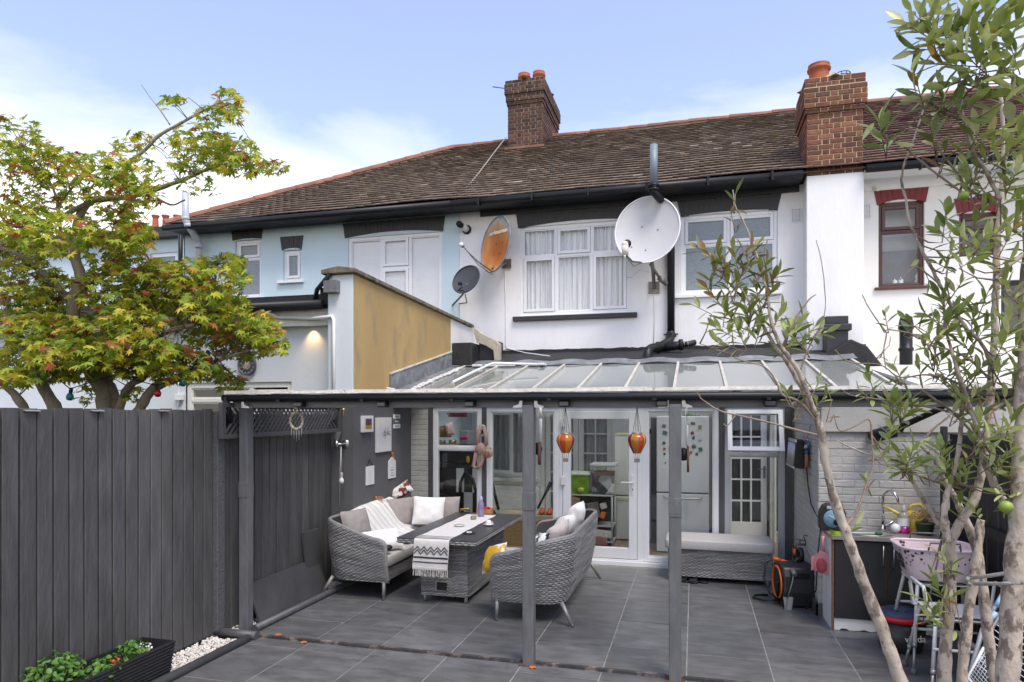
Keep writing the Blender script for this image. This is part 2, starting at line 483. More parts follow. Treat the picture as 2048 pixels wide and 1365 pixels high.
def lintel(parent, x0, x1, z0, z1, mat, rise=0.06, flare=0.04, Y=WY, name='lintel', bw=0.075):
    """soldier course of painted bricks with a slightly arched underside"""
    mb = MB(); n = max(3, int((x1-x0)/bw)); W = x1-x0
    for i in range(n):
        a = i/n; b = (i+1)/n
        def zb(t): return z0 + rise * (1 - (2*t-1)**2)
        xa = x0 + a*W; xb = x0 + b*W - .006
        fa = (a-.5)*2*flare; fb_ = (b-.5)*2*flare
        p = random.uniform(.012, .018)
        mb.add([(xa, Y-p, zb(a)), (xb, Y-p, zb(b)), (xb, Y+.05, zb(b)), (xa, Y+.05, zb(a)),
                (xa+fa, Y-p, z1), (xb+fb_, Y-p, z1), (xb+fb_, Y+.05, z1), (xa+fa, Y+.05, z1)],
               [(0,3,2,1),(4,5,6,7),(0,1,5,4),(1,2,6,5),(2,3,7,6),(3,0,4,7)])
    # mortar behind the bricks
    N = 12
    vs = [(x0+.004 + (W-.012)*k/N, Y-.009, z0+.004 + rise*(1-(2*k/N-1)**2)) for k in range(N+1)] + [(x0+.004-flare*.9 + (W-.012+1.8*flare)*k/N, Y-.009, z1-.003) for k in range(N+1)]
    mb.add(vs, [(k, k+1, N+2+k, N+1+k) for k in range(N)])
    o = mb.build(name, mat, parent); o['kind'] = 'stuff'
    return o

# ---- roof
EY, EZ, RY, RZ = 11.16, 5.70, 15.6, 8.42
PIT = atan2(RZ-EZ, RY-EY); SL = sqrt((RZ-EZ)**2 + (RY-EY)**2)
roof_tile_mat = M('plain_roof_tile', (0.1, 0.07, 0.05), 0.85, var=0.30, scale=7, bump=0.4, bscale=50, island=1,
      rnd_cols=[(0.0, (0.115, 0.084, 0.060)), (0.3, (0.142, 0.105, 0.074)), (0.6, (0.165, 0.124, 0.088)), (0.85, (0.135, 0.102, 0.075)), (0.96, (0.20, 0.145, 0.10)), (1.0, (0.32, 0.26, 0.21))],
      stain=(0.16, 0.135, 0.055), stain_scale=1.1, stain_lo=0.56, stain_hi=0.80)
roof_tile_red = M('plain_roof_tile_red', (0.1, 0.06, 0.05), 0.85, var=0.28, scale=7, bump=0.4, bscale=50, island=1,
      rnd_cols=[(0.0, (0.11, 0.060, 0.048)), (0.35, (0.14, 0.078, 0.06)), (0.7, (0.16, 0.094, 0.075)), (0.95, (0.13, 0.08, 0.065)), (1.0, (0.26, 0.18, 0.15))],
      stain=(0.16, 0.11, 0.06), stain_scale=1.4, stain_lo=0.6, stain_hi=0.85)
clay = M('clay_ridge', (0.25, 0.105, 0.065), 0.8, var=0.28, scale=6, bump=0.4, rnd=0.25, stain=(0.16, 0.10, 0.07), stain_scale=5, stain_lo=0.55, stain_hi=0.75)
def roof_tiles(parent, xl, xr, mat, hip=False, seed=1):
    rg = random.Random(seed)
    n = 29; gz = SL / n; w = 0.168
    mb = MB()
    cy, sz_ = cos(PIT), sin(PIT)
    for k in range(n):
        s0 = k * gz
        L0 = xl + (s0*cy if hip else 0)
        x = L0 - (w/2 if k % 2 else 0)
        wob = 0.006*sin(k*1.7)
        while x < xr:
            a = max(x, L0); b = min(x + w - .003, xr)
            if b - a > 0.02:
                t0 = .022 + rg.uniform(-.004, .007); e = rg.uniform(-.004, .004) + wob*.4
                dz = 0.012*sin(x*.9+k*.2) + .010*sin(x*2.3)
                def P(xx, s, h):
                    return (xx, EY + s*cy - h*sz_, EZ + s*sz_ + h*cy + dz)
                A = s0 - .01 + e; Bq = s0 + gz + .03
                hb = .012
                la, lb = rg.uniform(-.0015, .0015), rg.uniform(-.0015, .0015)
                mb.add([P(a, A, .027+la), P(b, A, .027+lb), P(b, A, .022+t0+lb), P(a, A, .022+t0+la), P(a, Bq, -.012), P(b, Bq, -.012), P(b, Bq, hb), P(a, Bq, hb)],
                       [(0,1,2,3), (3,2,6,7), (0,3,7,4), (1,5,6,2)])
            x += w
    o = mb.build('roof_tiles', mat, parent); o['kind'] = 'stuff'
    return o
def roof_body(parent, xl, xr, hip):
    mb = MB(); x2 = xl + (RY-EY if hip else 0); E = .03
    mb.add([(xl, EY+.02, EZ-E), (xr, EY+.02, EZ-E), (xr, RY, RZ-E), (x2, RY, RZ-E), (xl, 2*RY-EY, EZ-E), (xr, 2*RY-EY, EZ-E)],
           [(0, 1, 2, 3), (3, 2, 5, 4), (0, 3, 4), (1, 5, 2), (0, 4, 5, 1)])
    return mb.build('roof', roof_tile_red, parent)
rt = MB()
for k in range(7):
    pass
def ridge_mesh():
    mb = MB(); vs = []; fs = []; N = 7
    for i, (x, r) in enumerate(((-.225, .118), (-.20, .118), (.225, .108))):
        for k in range(N+1):
            a = pi*k/N
            vs.append((x, r*cos(a), r*.85*sin(a)))
    for i in range(2):
        for k in range(N): fs.append((i*(N+1)+k, i*(N+1)+k+1, (i+1)*(N+1)+k+1, (i+1)*(N+1)+k))
    fs.append(tuple(range(N+1)))
    mb.add(vs, fs, False); return mb.mesh('ridge_tile')
ridge_me = ridge_mesh(); ridge_me.materials.append(clay)
mortar_dark = M('old_mortar', (.33, .26, .18), .95, var=.3, scale=10, bump=.3)
def ridge_run(parent, p0, p1):
    p0 = Vector(p0); p1 = Vector(p1); d = (p1-p0); n = max(1, int(round(d.length/.45))); st = d.length/n; d.normalize()
    up = Vector((0, 0, 1)); y = up.cross(d).normalized(); z = d.cross(y)
    R = Matrix((d, y, z)).transposed().to_4x4()
    bd = MB(); bd.bar(p0 - Vector((0, 0, .012)), p1 - Vector((0, 0, .012)), .17, .10); bd.build('mortar_bed', mortar_dark, parent)
    for i in range(n):
        m = Matrix.Translation(p0 + d*(st*(i+.5)) + Vector((0, 0, random.uniform(-.008, .006)))) @ R @ Matrix.Rotation(random.uniform(-.02, .02), 4, 'Z') @ Matrix.Diagonal((st/.45, 1, 1, 1))
        inst(ridge_me, 'ridge_tile', parent, m)

# ---- bricks laid on a face
brick_cache = {}
def brick_mesh(Lq, h, dep, mat, rough=0.0):
    k = (round(Lq, 2), round(h, 3), mat.name, rough)
    if k not in brick_cache:
        mb = MB(); c = .004
        hx, hz = k[0]/2, h/2
        # front face slightly chamfered towards the joints
        vs = [(-hx, dep, -hz), (hx, dep, -hz), (hx, dep, hz), (-hx, dep, hz), (-hx, c, -hz), (hx, c, -hz), (hx, c, hz), (-hx, c, hz),
              (-hx+c, 0, -hz+c), (hx-c, 0, -hz+c), (hx-c, 0, hz-c), (-hx+c, 0, hz-c)]
        fs = [(8, 9, 10, 11), (4, 5, 9, 8), (5, 6, 10, 9), (6, 7, 11, 10), (7, 4, 8, 11), (0, 1, 5, 4), (1, 2, 6, 5), (2, 3, 7, 6), (3, 0, 4, 7)]
        mb.add(vs, fs); me = mb.mesh('brick'); me.materials.append(mat); brick_cache[k] = me
    return brick_cache[k]
def lay_bricks(parent, o, u, n, W, H, mat, bl=.215, bh=.065, jt=.014, proud=.006, bond='stretcher', skip=None, seed=1, wob=.0015, out=None):
    """bricks over the W x H face at o (lower corner), u along the face, n out of it; out(row) gives extra corbel"""
    rg = random.Random(seed)
    u = Vector(u); n = Vector(n); o = Vector(o); up = Vector((0, 0, 1))
    R = Matrix((u, -n, up)).transposed().to_4x4()
    rows = int(round(H/(bh+jt))); cnt = 0
    hh = H/rows - jt
    for r in range(rows):
        z = (r+.5)*(H/rows)
        ex = out(r, rows) if out else 0
        x = -ex
        first = True
        kk = 0
        while x < W + ex - .01:
            if bond == 'flemish':
                ln = bl*.75 if (first and r % 2) else (bl if (kk + r) % 2 == 0 else bl/2)
            else:
                ln = bl/2 if (first and r % 2) else bl
            kk += 1; first = False
            ln2 = min(ln, W + ex - x)
            if W + ex - (x+ln2) < .05: ln2 = W + ex - x
            if ln2 > .03 and not (skip and skip(x + ln2/2, z)):
                me = brick_mesh(ln2 - jt, hh, .07, mat)
                p = o + u*(x + ln2/2) + up*z + n*(proud + ex + rg.uniform(-wob, wob))
                inst(me, 'brick', parent, Matrix.Translation(p) @ R @ Matrix.Rotation(rg.uniform(-.006, .006), 4, 'Y') @ Matrix.Rotation(rg.uniform(-.008, .008), 4, 'Z'))
                cnt += 1
            x += ln2
    return cnt

red_brick = M('chimney_brick', (.2, .08, .04), .85, var=.25, scale=14, bump=.5, bscale=60,
   rnd_cols=[(0, (.085, .035, .024)), (.3, (.15, .058, .034)), (.6, (.20, .075, .040)), (.85, (.115, .052, .036)), (1, (.25, .105, .055))],
   stain=(.045, .036, .03), stain_scale=3.5, stain_lo=.56, stain_hi=.75)
dark_brick = M('sooty_brick', (.1, .06, .05), .9, var=.3, scale=14, bump=.5, bscale=60,
   rnd_cols=[(0, (.040, .024, .020)), (.4, (.070, .036, .028)), (.75, (.095, .05, .038)), (1, (.13, .062, .045))],
   stain=(.11, .105, .09), stain_scale=5, stain_lo=.56, stain_hi=.75)
mortar = M('mortar', (.55, .42, .25), .95, var=.2, scale=10, bump=.3)
pot_clay = M('pot_clay', (.36, .10, .045), .75, var=.2, scale=9, rnd=.1, stain=(.12, .07, .05), stain_scale=4, stain_lo=.58, stain_hi=.8)

def chimney(parent, x0, x1, y0, y1, z0, z1, bmat, mmat, corb, seed):
    c = MB(); c.box(x0+.004, x1-.004, y0+.004, y1-.004, z0, z1)
    rows = int(round((z1-z0)/.076))
    for r in range(rows):
        e = corb(r, rows)
        if e > 0:
            za = z0 + (z1-z0)*r/rows; zb = z0 + (z1-z0)*(r+1)/rows
            c.box(x0-e+.004, x1+e-.004, y0-e+.004, y1+e-.004, za, zb - .0005)
    # flaunching
    c.lathe([(.001, 0), ((x1-x0)*.62, 0), ((x1-x0)*.5, .07), (.001, .09)], ((x0+x1)/2, (y0+y1)/2, z1), (0, 0, 1), 4, 1.0, (y1-y0)/(x1-x0), smooth=False)
    ch = c.build('chimney', mmat, parent)
    lay_bricks(ch, (x0, y0, z0), (1, 0, 0), (0, -1, 0), x1-x0, z1-z0, bmat, seed=seed, out=corb, bond='flemish')
    lay_bricks(ch, (x1, y0, z0), (0, 1, 0), (1, 0, 0), y1-y0, z1-z0, bmat, seed=seed+1, out=corb)
    lay_bricks(ch, (x0, y1, z0), (0, -1, 0), (-1, 0, 0), y1-y0, z1-z0, bmat, seed=seed+2, out=corb)
    return ch
def pot(parent, x, y, z, r, h, rim=True):
    p = MB()
    p.lathe([(r*.98, 0), (r*.92, h*.5), (r*.92, h*.72), (r*1.08, h*.76), (r*1.10, h*.84), (r*.98, h*.88), (r*1.0, h*.95), (r*1.02, h), (r*.82, h), (r*.8, h*.4), (.001, h*.35)], (x, y, z), seg=24)
    p.build('chimney_pot', pot_clay, parent)

# ---------------- pale blue house on the left
hb = thing('terraced_house', 'pale blue rendered end house with hipped tiled roof, left of the white house', 'house', (-7, 11.6, 0))
XB0, XB1 = -10.06, -4.12
wA = (XY(470, WY), XY(522, WY), ZY(496, 596, WY), ZY(496, 480, WY))
wB = (XY(566, WY), XY(603, WY), ZY(585, 562, WY), ZY(585, 500, WY))
wC = (XY(696, WY), XY(884, WY), ZY(790, 640, WY), ZY(790, 470, WY))
mb = MB(); wall_holes(mb, XB0, XB1, 0, 5.62, WY, [wA, wB, wC]); mb.build('wall', blue_render, hb)
window(hb, *wA, WY+.05, [(0, 1, [(0, .68, 0), (.68, 1, 1)])], pane=frosted)
window(hb, *wB, WY+.05, [(0, 1, [(0, 1, 1)])], pane=frosted)
window(hb, *wC, WY+.025, [(0, .36, [(0, 1, 0)]), (.36, .66, [(0, .62, 1), (.62, 1, 1)]), (.66, 1, [(0, 1, 0)])], fw=.06)
sl = MB(); sl.box(wB[0]-.10, wB[1]+.06, WY-.07, WY+.06, wB[2]-.05, wB[2]); sl.build('window_sill', upvc, hb, bev=.006)
sl = MB(); sl.box(wA[0]-.06, wA[1]+.06, WY-.06, WY+.06, wA[2]-.05, wA[2]); sl.build('window_sill', upvc, hb, bev=.006)
lintel(hb, wA[0]-.05, wA[1]+.02, wA[3], ZY(496, 452, WY), black_worn, .03)
lintel(hb, wB[0]-.02, wB[1]+.01, wB[3], ZY(585, 473, WY), black_paint, .04)
lintel(hb, wC[0]-.06, wC[1]+.03, wC[3], ZY(790, 440, WY), black_paint, .07)
roof_body(hb, XB0, XB1, True)
roof_tiles(hb, XB0-.1, XB1, roof_tile_mat, True, 3)
ridge_run(hb, (XB0-.08, EY, EZ+.01), (XB0+RY-EY-.05, RY, RZ+.02))
ridge_run(hb, (XB0+RY-EY-.05, RY, RZ+.01), (-4.15, RY, RZ+.01))
fs_ = MB(); fs_.box(XB0-.05, XB1, EY+.06, WY+.02, 5.60, 5.645); fs_.build('fascia_board', black_worn, hb)
gm = MB(); gm.tube([(XB0-.1, EY-.03, 5.63), (XB1+.01, EY-.03, 5.63)], .062, 12); gm.build('gutter', black_plastic, hb)
bl = MB(); bl.box(wC[0], wC[1], WY+.085, WY+.087, wC[2], wC[3])
for k in range(34): bl.box(wC[0]+.05, wC[1]-.05, WY+.072, WY+.080, wC[2] + k*.05, wC[2] + k*.05 + .0485)
solo(bl, 'window_blind', M('white_blind', (.80, .80, .80), .5, var=.03), 'closed white venetian blind behind the wide window of the blue house', 'blind')
# ridge chimney (on the party line, belongs to the blue side of the roof)
def corb1(r, n): return 0 if r < n-7 else (.02 if r < n-6 else .04 if r < n-4 else .065 if r < n-1 else .05)
c1 = chimney(hb, -4.10, -3.30, 14.85, 16.6, 7.75, 9.52, dark_brick, mortar_dark, corb1, 11)
pot(c1, -3.88, 15.5, 9.55, .14, .42); pot(c1, -3.52, 15.5, 9.55, .14, .42); pot(c1, -3.7, 16.1, 9.55, .13, .34)
fl = MB()
fl.box(-4.16, -3.24, 14.74, 14.86, 7.86, 7.98); fl.build('chimney_apron', clay, c1)
aer = MB(); aer.tube([PY(985, 174, 14.7), (-4.05, 14.85, 9.35)], .012, 6)
solo(aer, 'aerial_rod', dull_metal, 'thin metal rod sticking out of the left side of the ridge chimney', 'aerial')

# ---------------- white house in the middle
hw = thing('terraced_house', 'white rendered terraced house with brown tiled roof in the middle of the row', 'house', (-1, 11.6, 0))
XW0, XW1 = -4.115, 2.07
wA = (XY(1040, WY), XY(1260, WY), ZY(1150, 628, WY), ZY(1150, 447, WY))
wBw = (XY(1362, WY), XY(1556, WY), ZY(1458, 586, WY), ZY(1458, 425, WY))
fd = (XY(1090, WY), XY(1225, WY), .05, 2.05)         # french doors inside the lean-to
fw_ = (XY(978, WY), XY(1070, WY), .85, 2.05)
bo = (XY(1445, WY), XY(1560, WY), .05, 2.1)
mb = MB(); wall_holes(mb, XW0, XW1, 0, 5.62, WY, [wA, wBw, fd, fw_, bo], .14); mb.build('wall', white_render, hw)
window(hw, *wA, WY+.03, [(0, .335, [(0, .66, 1), (.66, 1, 0)]), (.335, .66, [(0, .66, 0), (.66, 1, 1)]), (.66, 1, [(0, .66, 1), (.66, 1, 0)])], fw=.06)
window(hw, *wBw, WY+.05, [(0, .5, [(0, .62, 0), (.62, 1, 1)]), (.5, 1, [(0, .62, 0), (.62, 1, 1)])], fw=.06, pane=frosted)
sl = MB(); sl.box(wA[0]-.12, wA[1]+.12, WY-.07, WY+.05, wA[2]-.10, wA[2]-.02); sl.build('window_sill', black_paint, hw, bev=.006)
sl = MB(); sl.box(wBw[0]-.12, wBw[1]+.05, WY-.06, WY+.05, wBw[2]-.06, wBw[2]-.004); sl.build('window_sill', upvc, hw, bev=.006)
lintel(hw, wA[0]-.03, wA[1]+.25, wA[3]-.02, 5.495, black_paint, .07, .04)
lintel(hw, wBw[0]+.0, wBw[1]+.0, wBw[3]-.01, 5.495, black_paint, .03, .06)
tv = MB()
tv.box((wA[0]+wA[1])/2-.12, (wA[0]+wA[1])/2+.12, WY+.03, WY+.04, wA[3]-.075, wA[3]-.06)
tv.build('trickle_vent', white_plastic, hw)
roof_body(hw, XW0+.005, XW1, False)
roof_tiles(hw, XW0+.003, XW1, roof_tile_mat, False, 5)
ridge_run(hw, (-3.2, RY, RZ+.01), (XW1, RY, RZ+.01))
fs_ = MB(); fs_.box(XW0+.003, 1.62, EY+.06, WY+.02, 5.60, 5.645); fs_.box(XW0+.4, 1.62, WY-.03, WY+.02, 5.50, 5.60); fs_.build('fascia_board', black_paint, hw)
gm = MB(); gm.tube([(XW0+.003, EY-.03, 5.63), (1.60, EY-.03, 5.63)], .062, 12)
for k in range(6): gm.box(-3.6+k*.95, -3.57+k*.95, EY-.10, EY+.03, 5.56, 5.70)
gm.build('gutter', black_plastic, hw)
# chimney breast and its brick stack at the right-hand party line
cbx = (XY(1613, 11.22), XY(1728, 11.22))
br = MB(); br.box(cbx[0], cbx[1], 11.22, WY+.05, 2.4, 5.62); br.build('chimney_breast', white_render, hw, bev=.012)
def corb2(r, n): return 0 if r < n-7 else (.025 if r < n-6 else .05 if r < n-2 else .03)
c2 = chimney(hw, cbx[0]+.01, cbx[1]-.01, 11.24, 12.1, 5.62, 7.12, red_brick, mortar, corb2, 21)
pot(c2, cbx[0]+.24, 11.6, 7.12, .16, .36)
cg = MB()
for k in range(10):
    a = 2*pi*k/10; cg.tube([(cbx[1]-.22+.10*cos(a), 11.6+.10*sin(a), 7.12), (cbx[1]-.22+.11*cos(a), 11.6+.11*sin(a), 7.30)], .006, 5)
for zz in (7.2, 7.26, 7.30):
    cg.tube([(cbx[1]-.22+.11*cos(2*pi*k/16), 11.6+.11*sin(2*pi*k/16), zz) for k in range(17)], .007, 5)
cg.build('cowl_cage', black_plastic, c2)

# ---------------- house on the right with brown windows
hr = thing('terraced_house', 'cream white house at the right edge with brown windows and red arches', 'house', (5, 11.6, 0))
XR0, XR1 = 2.075, 9.0
wR = (XY(1757, WY), XY(1849, WY), ZY(1803, 574, WY), ZY(1803, 403, WY))
wR2 = (XY(1918, WY), XY(1996, WY), ZY(1957, 512, WY), ZY(1957, 425, WY))
wR3 = (XY(2002, WY), XY(2060, WY), ZY(2030, 665, WY), ZY(2030, 560, WY))
mb = MB(); wall_holes(mb, XR0, XR1, 0, 5.62, WY, [wR, wR2, wR3], .14); mb.build('wall', white_render2, hr)
window(hr, *wR, WY+.05, [(0, 1, [(0, .66, 0), (.66, 1, 1)])], fw=.05, mat=brown_frame)
window(hr, *wR2, WY+.05, [(0, 1, [(0, .6, 0), (.6, 1, 1)])], fw=.05, mat=brown_frame)
window(hr, *wR3, WY+.05, [(0, 1, [(0, 1, 0)])], fw=.05, mat=black_paint)
sl = MB(); sl.box(wR[0]-.06, wR[1]+.06, WY-.05, WY+.05, wR[2]-.04, wR[2]); sl.build('window_sill', brown_frame, hr, bev=.004)
lintel(hr, wR[0]-.02, wR[1]+.02, wR[3]-.04, ZY(1803, 374, WY), red_paint, .07, .05)
lintel(hr, wR2[0]-.02, wR2[1]+.02, wR2[3]-.04, ZY(1957, 395, WY), red_paint, .07, .05)
roof_body(hr, XR0, XR1, False)
roof_tiles(hr, XR0, XR1, roof_tile_red, False, 9)
ridge_run(hr, (XR0, RY, RZ+.01), (XR1, RY, RZ+.01))
fs_ = MB(); fs_.box(cbx[1]+.01, XR1, EY+.06, WY+.02, 5.60, 5.645); fs_.box(cbx[1]+.01, XR1, WY-.04, WY+.02, 5.42, 5.60); fs_.build('fascia_board', white_plastic, hr)
gm = MB(); gm.tube([(cbx[1]+.01, EY-.03, 5.63), (XR1, EY-.03, 5.63)], .062, 12)
for k in range(4): gm.box(3.2+k*.9, 3.23+k*.9, EY-.10, EY+.03, 5.56, 5.70)
gm.build('gutter', black_plastic, hr)
# rooms seen behind the panes of the right-hand house
rm = MB(); rm.box(wR[0]-.1, wR[1]+.1, WY+.30, WY+.32, wR[2]-.1, wR[2]+.62)
solo(rm, 'window_blind', M('grey_blind', (.16, .18, .21), .8, var=.15), 'grey half-height screen behind the brown framed window', 'blind')
rm = MB(); rm.box(wR[0]-.1, wR[1]+.1, WY+.36, WY+.38, wR[2]+.5, wR[3]+.1)
solo(rm, 'net_curtain', M('pale_net', (.50, .54, .57), .8, var=.06), 'pale net across the top of the brown framed window', 'curtain')
for (px, h) in ((1790, .11), (1802, .13), (1836, .22)):
    s = MB(); p = PY(px, 560, WY+.16)
    s.lathe([(.001, 0), (.05, 0), (.055, .02), (.03, h*.4), (.04, h*.6), (.012, h*.8), (.001, h)], (p.x, WY+.17, wR[2]+.05), seg=10)
    solo(s, 'ornament', white_plastic, {1790: 'small white ornament at the left end of the brown window ledge', 1802: 'small white cone-shaped ornament in the middle of the brown window ledge', 1836: 'taller white ornament at the right of the brown window ledge'}[px], 'ornament', 'ornaments on the brown window ledge')

# net curtains of the bedroom window
net = M('net_curtain', (.86, .87, .88), .9, var=.10, scale=10, stretch=(1.6, 1, .12), translucent=.08)
for ci, (a, b) in enumerate(((0.02, .335), (.335, .66), (.66, .98))):
    cu = MB(); X0 = wA[0] + a*(wA[1]-wA[0]); X1 = wA[0] + b*(wA[1]-wA[0])
    rg = random.Random(ci); ph = [rg.uniform(0, 6) for _ in range(4)]
    cu.grid(lambda u, v: (X0+(X1-X0)*u, WY+.135+.022*sin(u*46+ph[0]+sin(v*2)*.5)+.016*sin(u*83+ph[1])+.01*sin(u*21+ph[2]), wA[2]-.05+(wA[3]-wA[2]+.1)*v), 110, 6)
    solo(cu, 'net_curtain', net, ['left', 'middle', 'right'][ci] + ' drop of white net curtain in the bedroom window of the white house', 'curtain', 'net curtains in the upper window')
bk = MB(); bk.box(wA[0]-.2, wA[1]+.2, WY+.45, WY+.47, wA[2]-.2, wA[3]+.2)
solo(bk, 'curtain_lining', M('lining', (.42, .42, .42), .9), 'grey lining hanging behind the net curtains upstairs', 'curtain')

# ---------------- far house and pots seen at the left between the tree and the blue house
hf = thing('terraced_house', 'small far blue house with black gutter glimpsed behind the maple tree', 'house', (-12, 14, 0))
mb = MB(); FY = 14.5
fwn = (XY(300, FY), XY(356, FY), ZY(335, 600, FY), ZY(335, 505, FY))
wall_holes(mb, -19, XY(400, FY), 0, ZY(340, 470, FY), FY, [fwn]); mb.build('wall', blue_render, hf)
window(hf, *fwn, FY+.04, [(0, 1, [(0, .62, 0), (.62, 1, 1)])], pane=frosted)
rf = MB(); rf.box(-19.2, XY(400, FY), FY-.25, FY+4, ZY(340, 478, FY), ZY(340, 458, FY)); rf.build('flat_roof', black_paint, hf)
for i, px in enumerate((311, 331, 354)):
    p = PY(px, 455, FY+.6)
    pm = MB(); z0 = p.z; pm.lathe([(.085, 0), (.075, .22), (.07, .26), (.10, .31), (.105, .34), (.08, .34), (.001, .3)], (p.x, p.y, z0-.02), seg=14)
    pm.build('chimney_pot', pot_clay, hf)

# grey flue and black downpipes at the corner of the blue house
fp = MB()
fp.tube([PY(371, 385, 11.1), PY(371, 440, 11.1), PY(375, 449, 11.1), PY(394, 478, 11.4), PY(398, 490, 11.45), PY(398, 640, 11.45)], .068, 14)
for (px, y) in ((371, 438), (377, 452), (395, 480), (398, 494)):
    p = PY(px, y, 11.1 if y < 470 else 11.42); fp.lathe([(.068, 0), (.078, .005), (.078, .06), (.068, .065)], (p.x, p.y, p.z-.03), seg=14)
solo(fp, 'flue_pipe', M('flue_grey', (.42, .45, .48), .4, var=.1), 'light grey swan-necked vent pipe at the corner of the blue house', 'pipe')
for (px, y0, lab) in ((361, 448, 'black downpipe left of the grey vent pipe, further from it'), (373, 465, 'black downpipe just beside the grey vent pipe')):
    dp = MB(); dp.tube([PY(px, y0, 11.9), PY(px, 600, 11.9)], .045, 10)
    solo(dp, 'downpipe', black_plastic, lab, 'pipe', 'black downpipes at the blue house corner')
# ================================================================== PARTY WALL AND NEIGHBOUR'S EXTENSION
PX0, PX1, PYF = -4.21, -3.88, 7.19
zt0 = PX(707, 541, PX1).z; 
pw = thing('party_wall', 'party wall with ochre render above the canopy and dark grey paint beneath it', 'wall', (-4.05, 9.4, 0))
mb = MB(); mb.prism([(PYF, 0), (11.59, 0), (11.59, 3.50), (PYF, 3.62)], PX0, PX1, 'x'); mb.build('wall', blue_render, pw, bev=.006)
def topz(y): return 3.62 - .12*(y-PYF)/(11.59-PYF)
YO = 10.47
op = MB(); op.prism([(PYF+.012, 2.1), (YO, 2.1), (YO, topz(YO)-.004), (PYF+.012, topz(PYF)-.004)], PX1, PX1+.012, 'x'); op.build('render_panel', ochre_render, pw)
op = MB(); op.prism([(YO, 2.1), (11.58, 2.1), (11.58, topz(11.58)-.004), (YO, topz(YO)-.004)], PX1, PX1+.008, 'x'); op.build('render_panel', white_render, pw)
op = MB(); op.box(PX1, PX1+.010, PYF, 8.85, 0, 2.098); op.build('painted_panel', dark_wall, pw)
op = MB(); op.box(PX0-.002, PX1+.010, PYF-.012, PYF, 0, 2.20); op.build('painted_face', dark_wall, pw)
op = MB(); op.box(PX0+.02, PX1, PYF-.010, PYF, 2.203, 3.60); op.build('front_face', grey_render, pw)
stone = M('mossy_coping', (.17, .145, .10), .95, var=.35, scale=9, bump=.8, bscale=20, stain=(.06, .055, .04), stain_scale=6, stain_lo=.5, stain_hi=.65)
nc = 8
for k in range(nc):
    y0 = PYF-.06 + (11.55-PYF+.06)*k/nc; y1 = PYF-.06 + (11.55-PYF+.06)*(k+1)/nc - .006
    c = MB(); z0 = topz(y0); z1 = topz(y1); jz = random.uniform(0, .006)
    c.prism([(PX0-.06, 0), (PX1+.06, 0), (PX1+.06, .05), ((PX0+PX1)/2, .085), (PX0-.06, .05)], 0, y1-y0, 'y')
    c.v = [(v[0], y0+v[1], v[2] + z0 + (z1-z0)*v[1]/(y1-y0) + jz) for v in c.v]
    c.build('coping_stone', stone, pw, bev=.008)
# lead flashing up the side of the glass roof
lf = MB()
def gz(y): return 2.27 + .209*(y-8.3)
N = 12
lf.grid(lambda u, v: (PX1+.02+.006*sin(u*40+v*3), 8.15+2.35*u, gz(8.15+2.35*u)-.02+.27*v), 24, 2, False)
lf.grid(lambda u, v: (PX1+.02+.20*v, 8.2+2.25*u, gz(8.2+2.25*u)+.012-.004*v), 24, 2, False)
lf.build('lead_flashing', lead, pw)
lf = MB(); lf.bar((PX1+.022, 8.15, gz(8.15)+.255), (PX1+.022, 10.5, gz(10.5)+.255), .02, .02); lf.build('flashing_edge', M('pale_sealant', (.55, .53, .48), .7, var=.2), pw)
# black felt-covered stub in the corner with a cream stepped weathering
st = MB(); st.box(PX1+.014, PX1+.36, 10.52, 11.2, 2.55, 3.13); st.box(PX1+.36, PX1+.60, 10.9, 11.56, 2.6, 3.22)
solo(st, 'felt_covered_stub', M('felt_shiny', (.02, .02, .022), .45, var=.3, bump=.6), 'black felt-wrapped stub wall in the corner behind the ochre wall', 'roof upstand', bev=.01)
cs_ = MB()
cs_.prism([(PX1+.30, 3.42), (PX1+.42, 3.32), (PX1+.66, 3.20), (PX1+.74, 3.12), (PX1+.74, 2.80), (PX1+.65, 2.80), (PX1+.63, 3.02), (PX1+.50, 3.10), (PX1+.34, 3.16), (PX1+.28, 3.36)], 10.84, 10.97, 'y')
solo(cs_, 'weathering_sheet', M('cream_sheet', (.40, .37, .28), .6, var=.25, scale=6, bump=.4), 'crumpled cream weathering sheet stepped over the black felt stub', 'sheet', bev=.01)

he = thing('rear_extension', 'pale grey-blue flat-roofed rear extension of the left neighbour behind the maple', 'extension', (-7, 8, 0))
EXY = 7.42
dX = (XY(363, EXY), XY(590, EXY))
hole = (XY(372, EXY), XY(583, EXY), 0.1, ZY(480, 765, EXY))
mb = MB()
xs = [-11.5, hole[0], hole[1], PX0-.002]
mb.quad((xs[0], EXY, 0), (xs[1], EXY, 0), (xs[1], EXY, 3.25), (xs[0], EXY, 3.25)); mb.quad((xs[2], EXY, 0), (xs[3], EXY, 0), (xs[3], EXY, 3.25), (xs[2], EXY, 3.25))
mb.quad((xs[1], EXY, hole[3]), (xs[2], EXY, hole[3]), (xs[2], EXY, 3.25), (xs[1], EXY, 3.25))
mb.box(-11.5, -11.3, EXY+.01, 11.55, 0, 3.25)
mb.build('wall', grey_render, he)
rf = MB(); rf.box(-11.7, PX0-.005, EXY-.12, 11.58, 3.30, 3.36); rf.build('flat_roof', felt, he)
rf = MB(); rf.box(-11.7, PX0-.005, EXY-.13, EXY-.10, 3.25, 3.42); rf.build('felt_edge', felt, he)
gm = MB(); gm.tube([(-11.7, EXY-.19, 3.29), (PX0-.08, EXY-.19, 3.29)], .055, 12); gm.box(PX0-.12, PX0-.01, EXY-.20, EXY-.02, 3.28, 3.48); gm.build('gutter', black_plastic, he, )
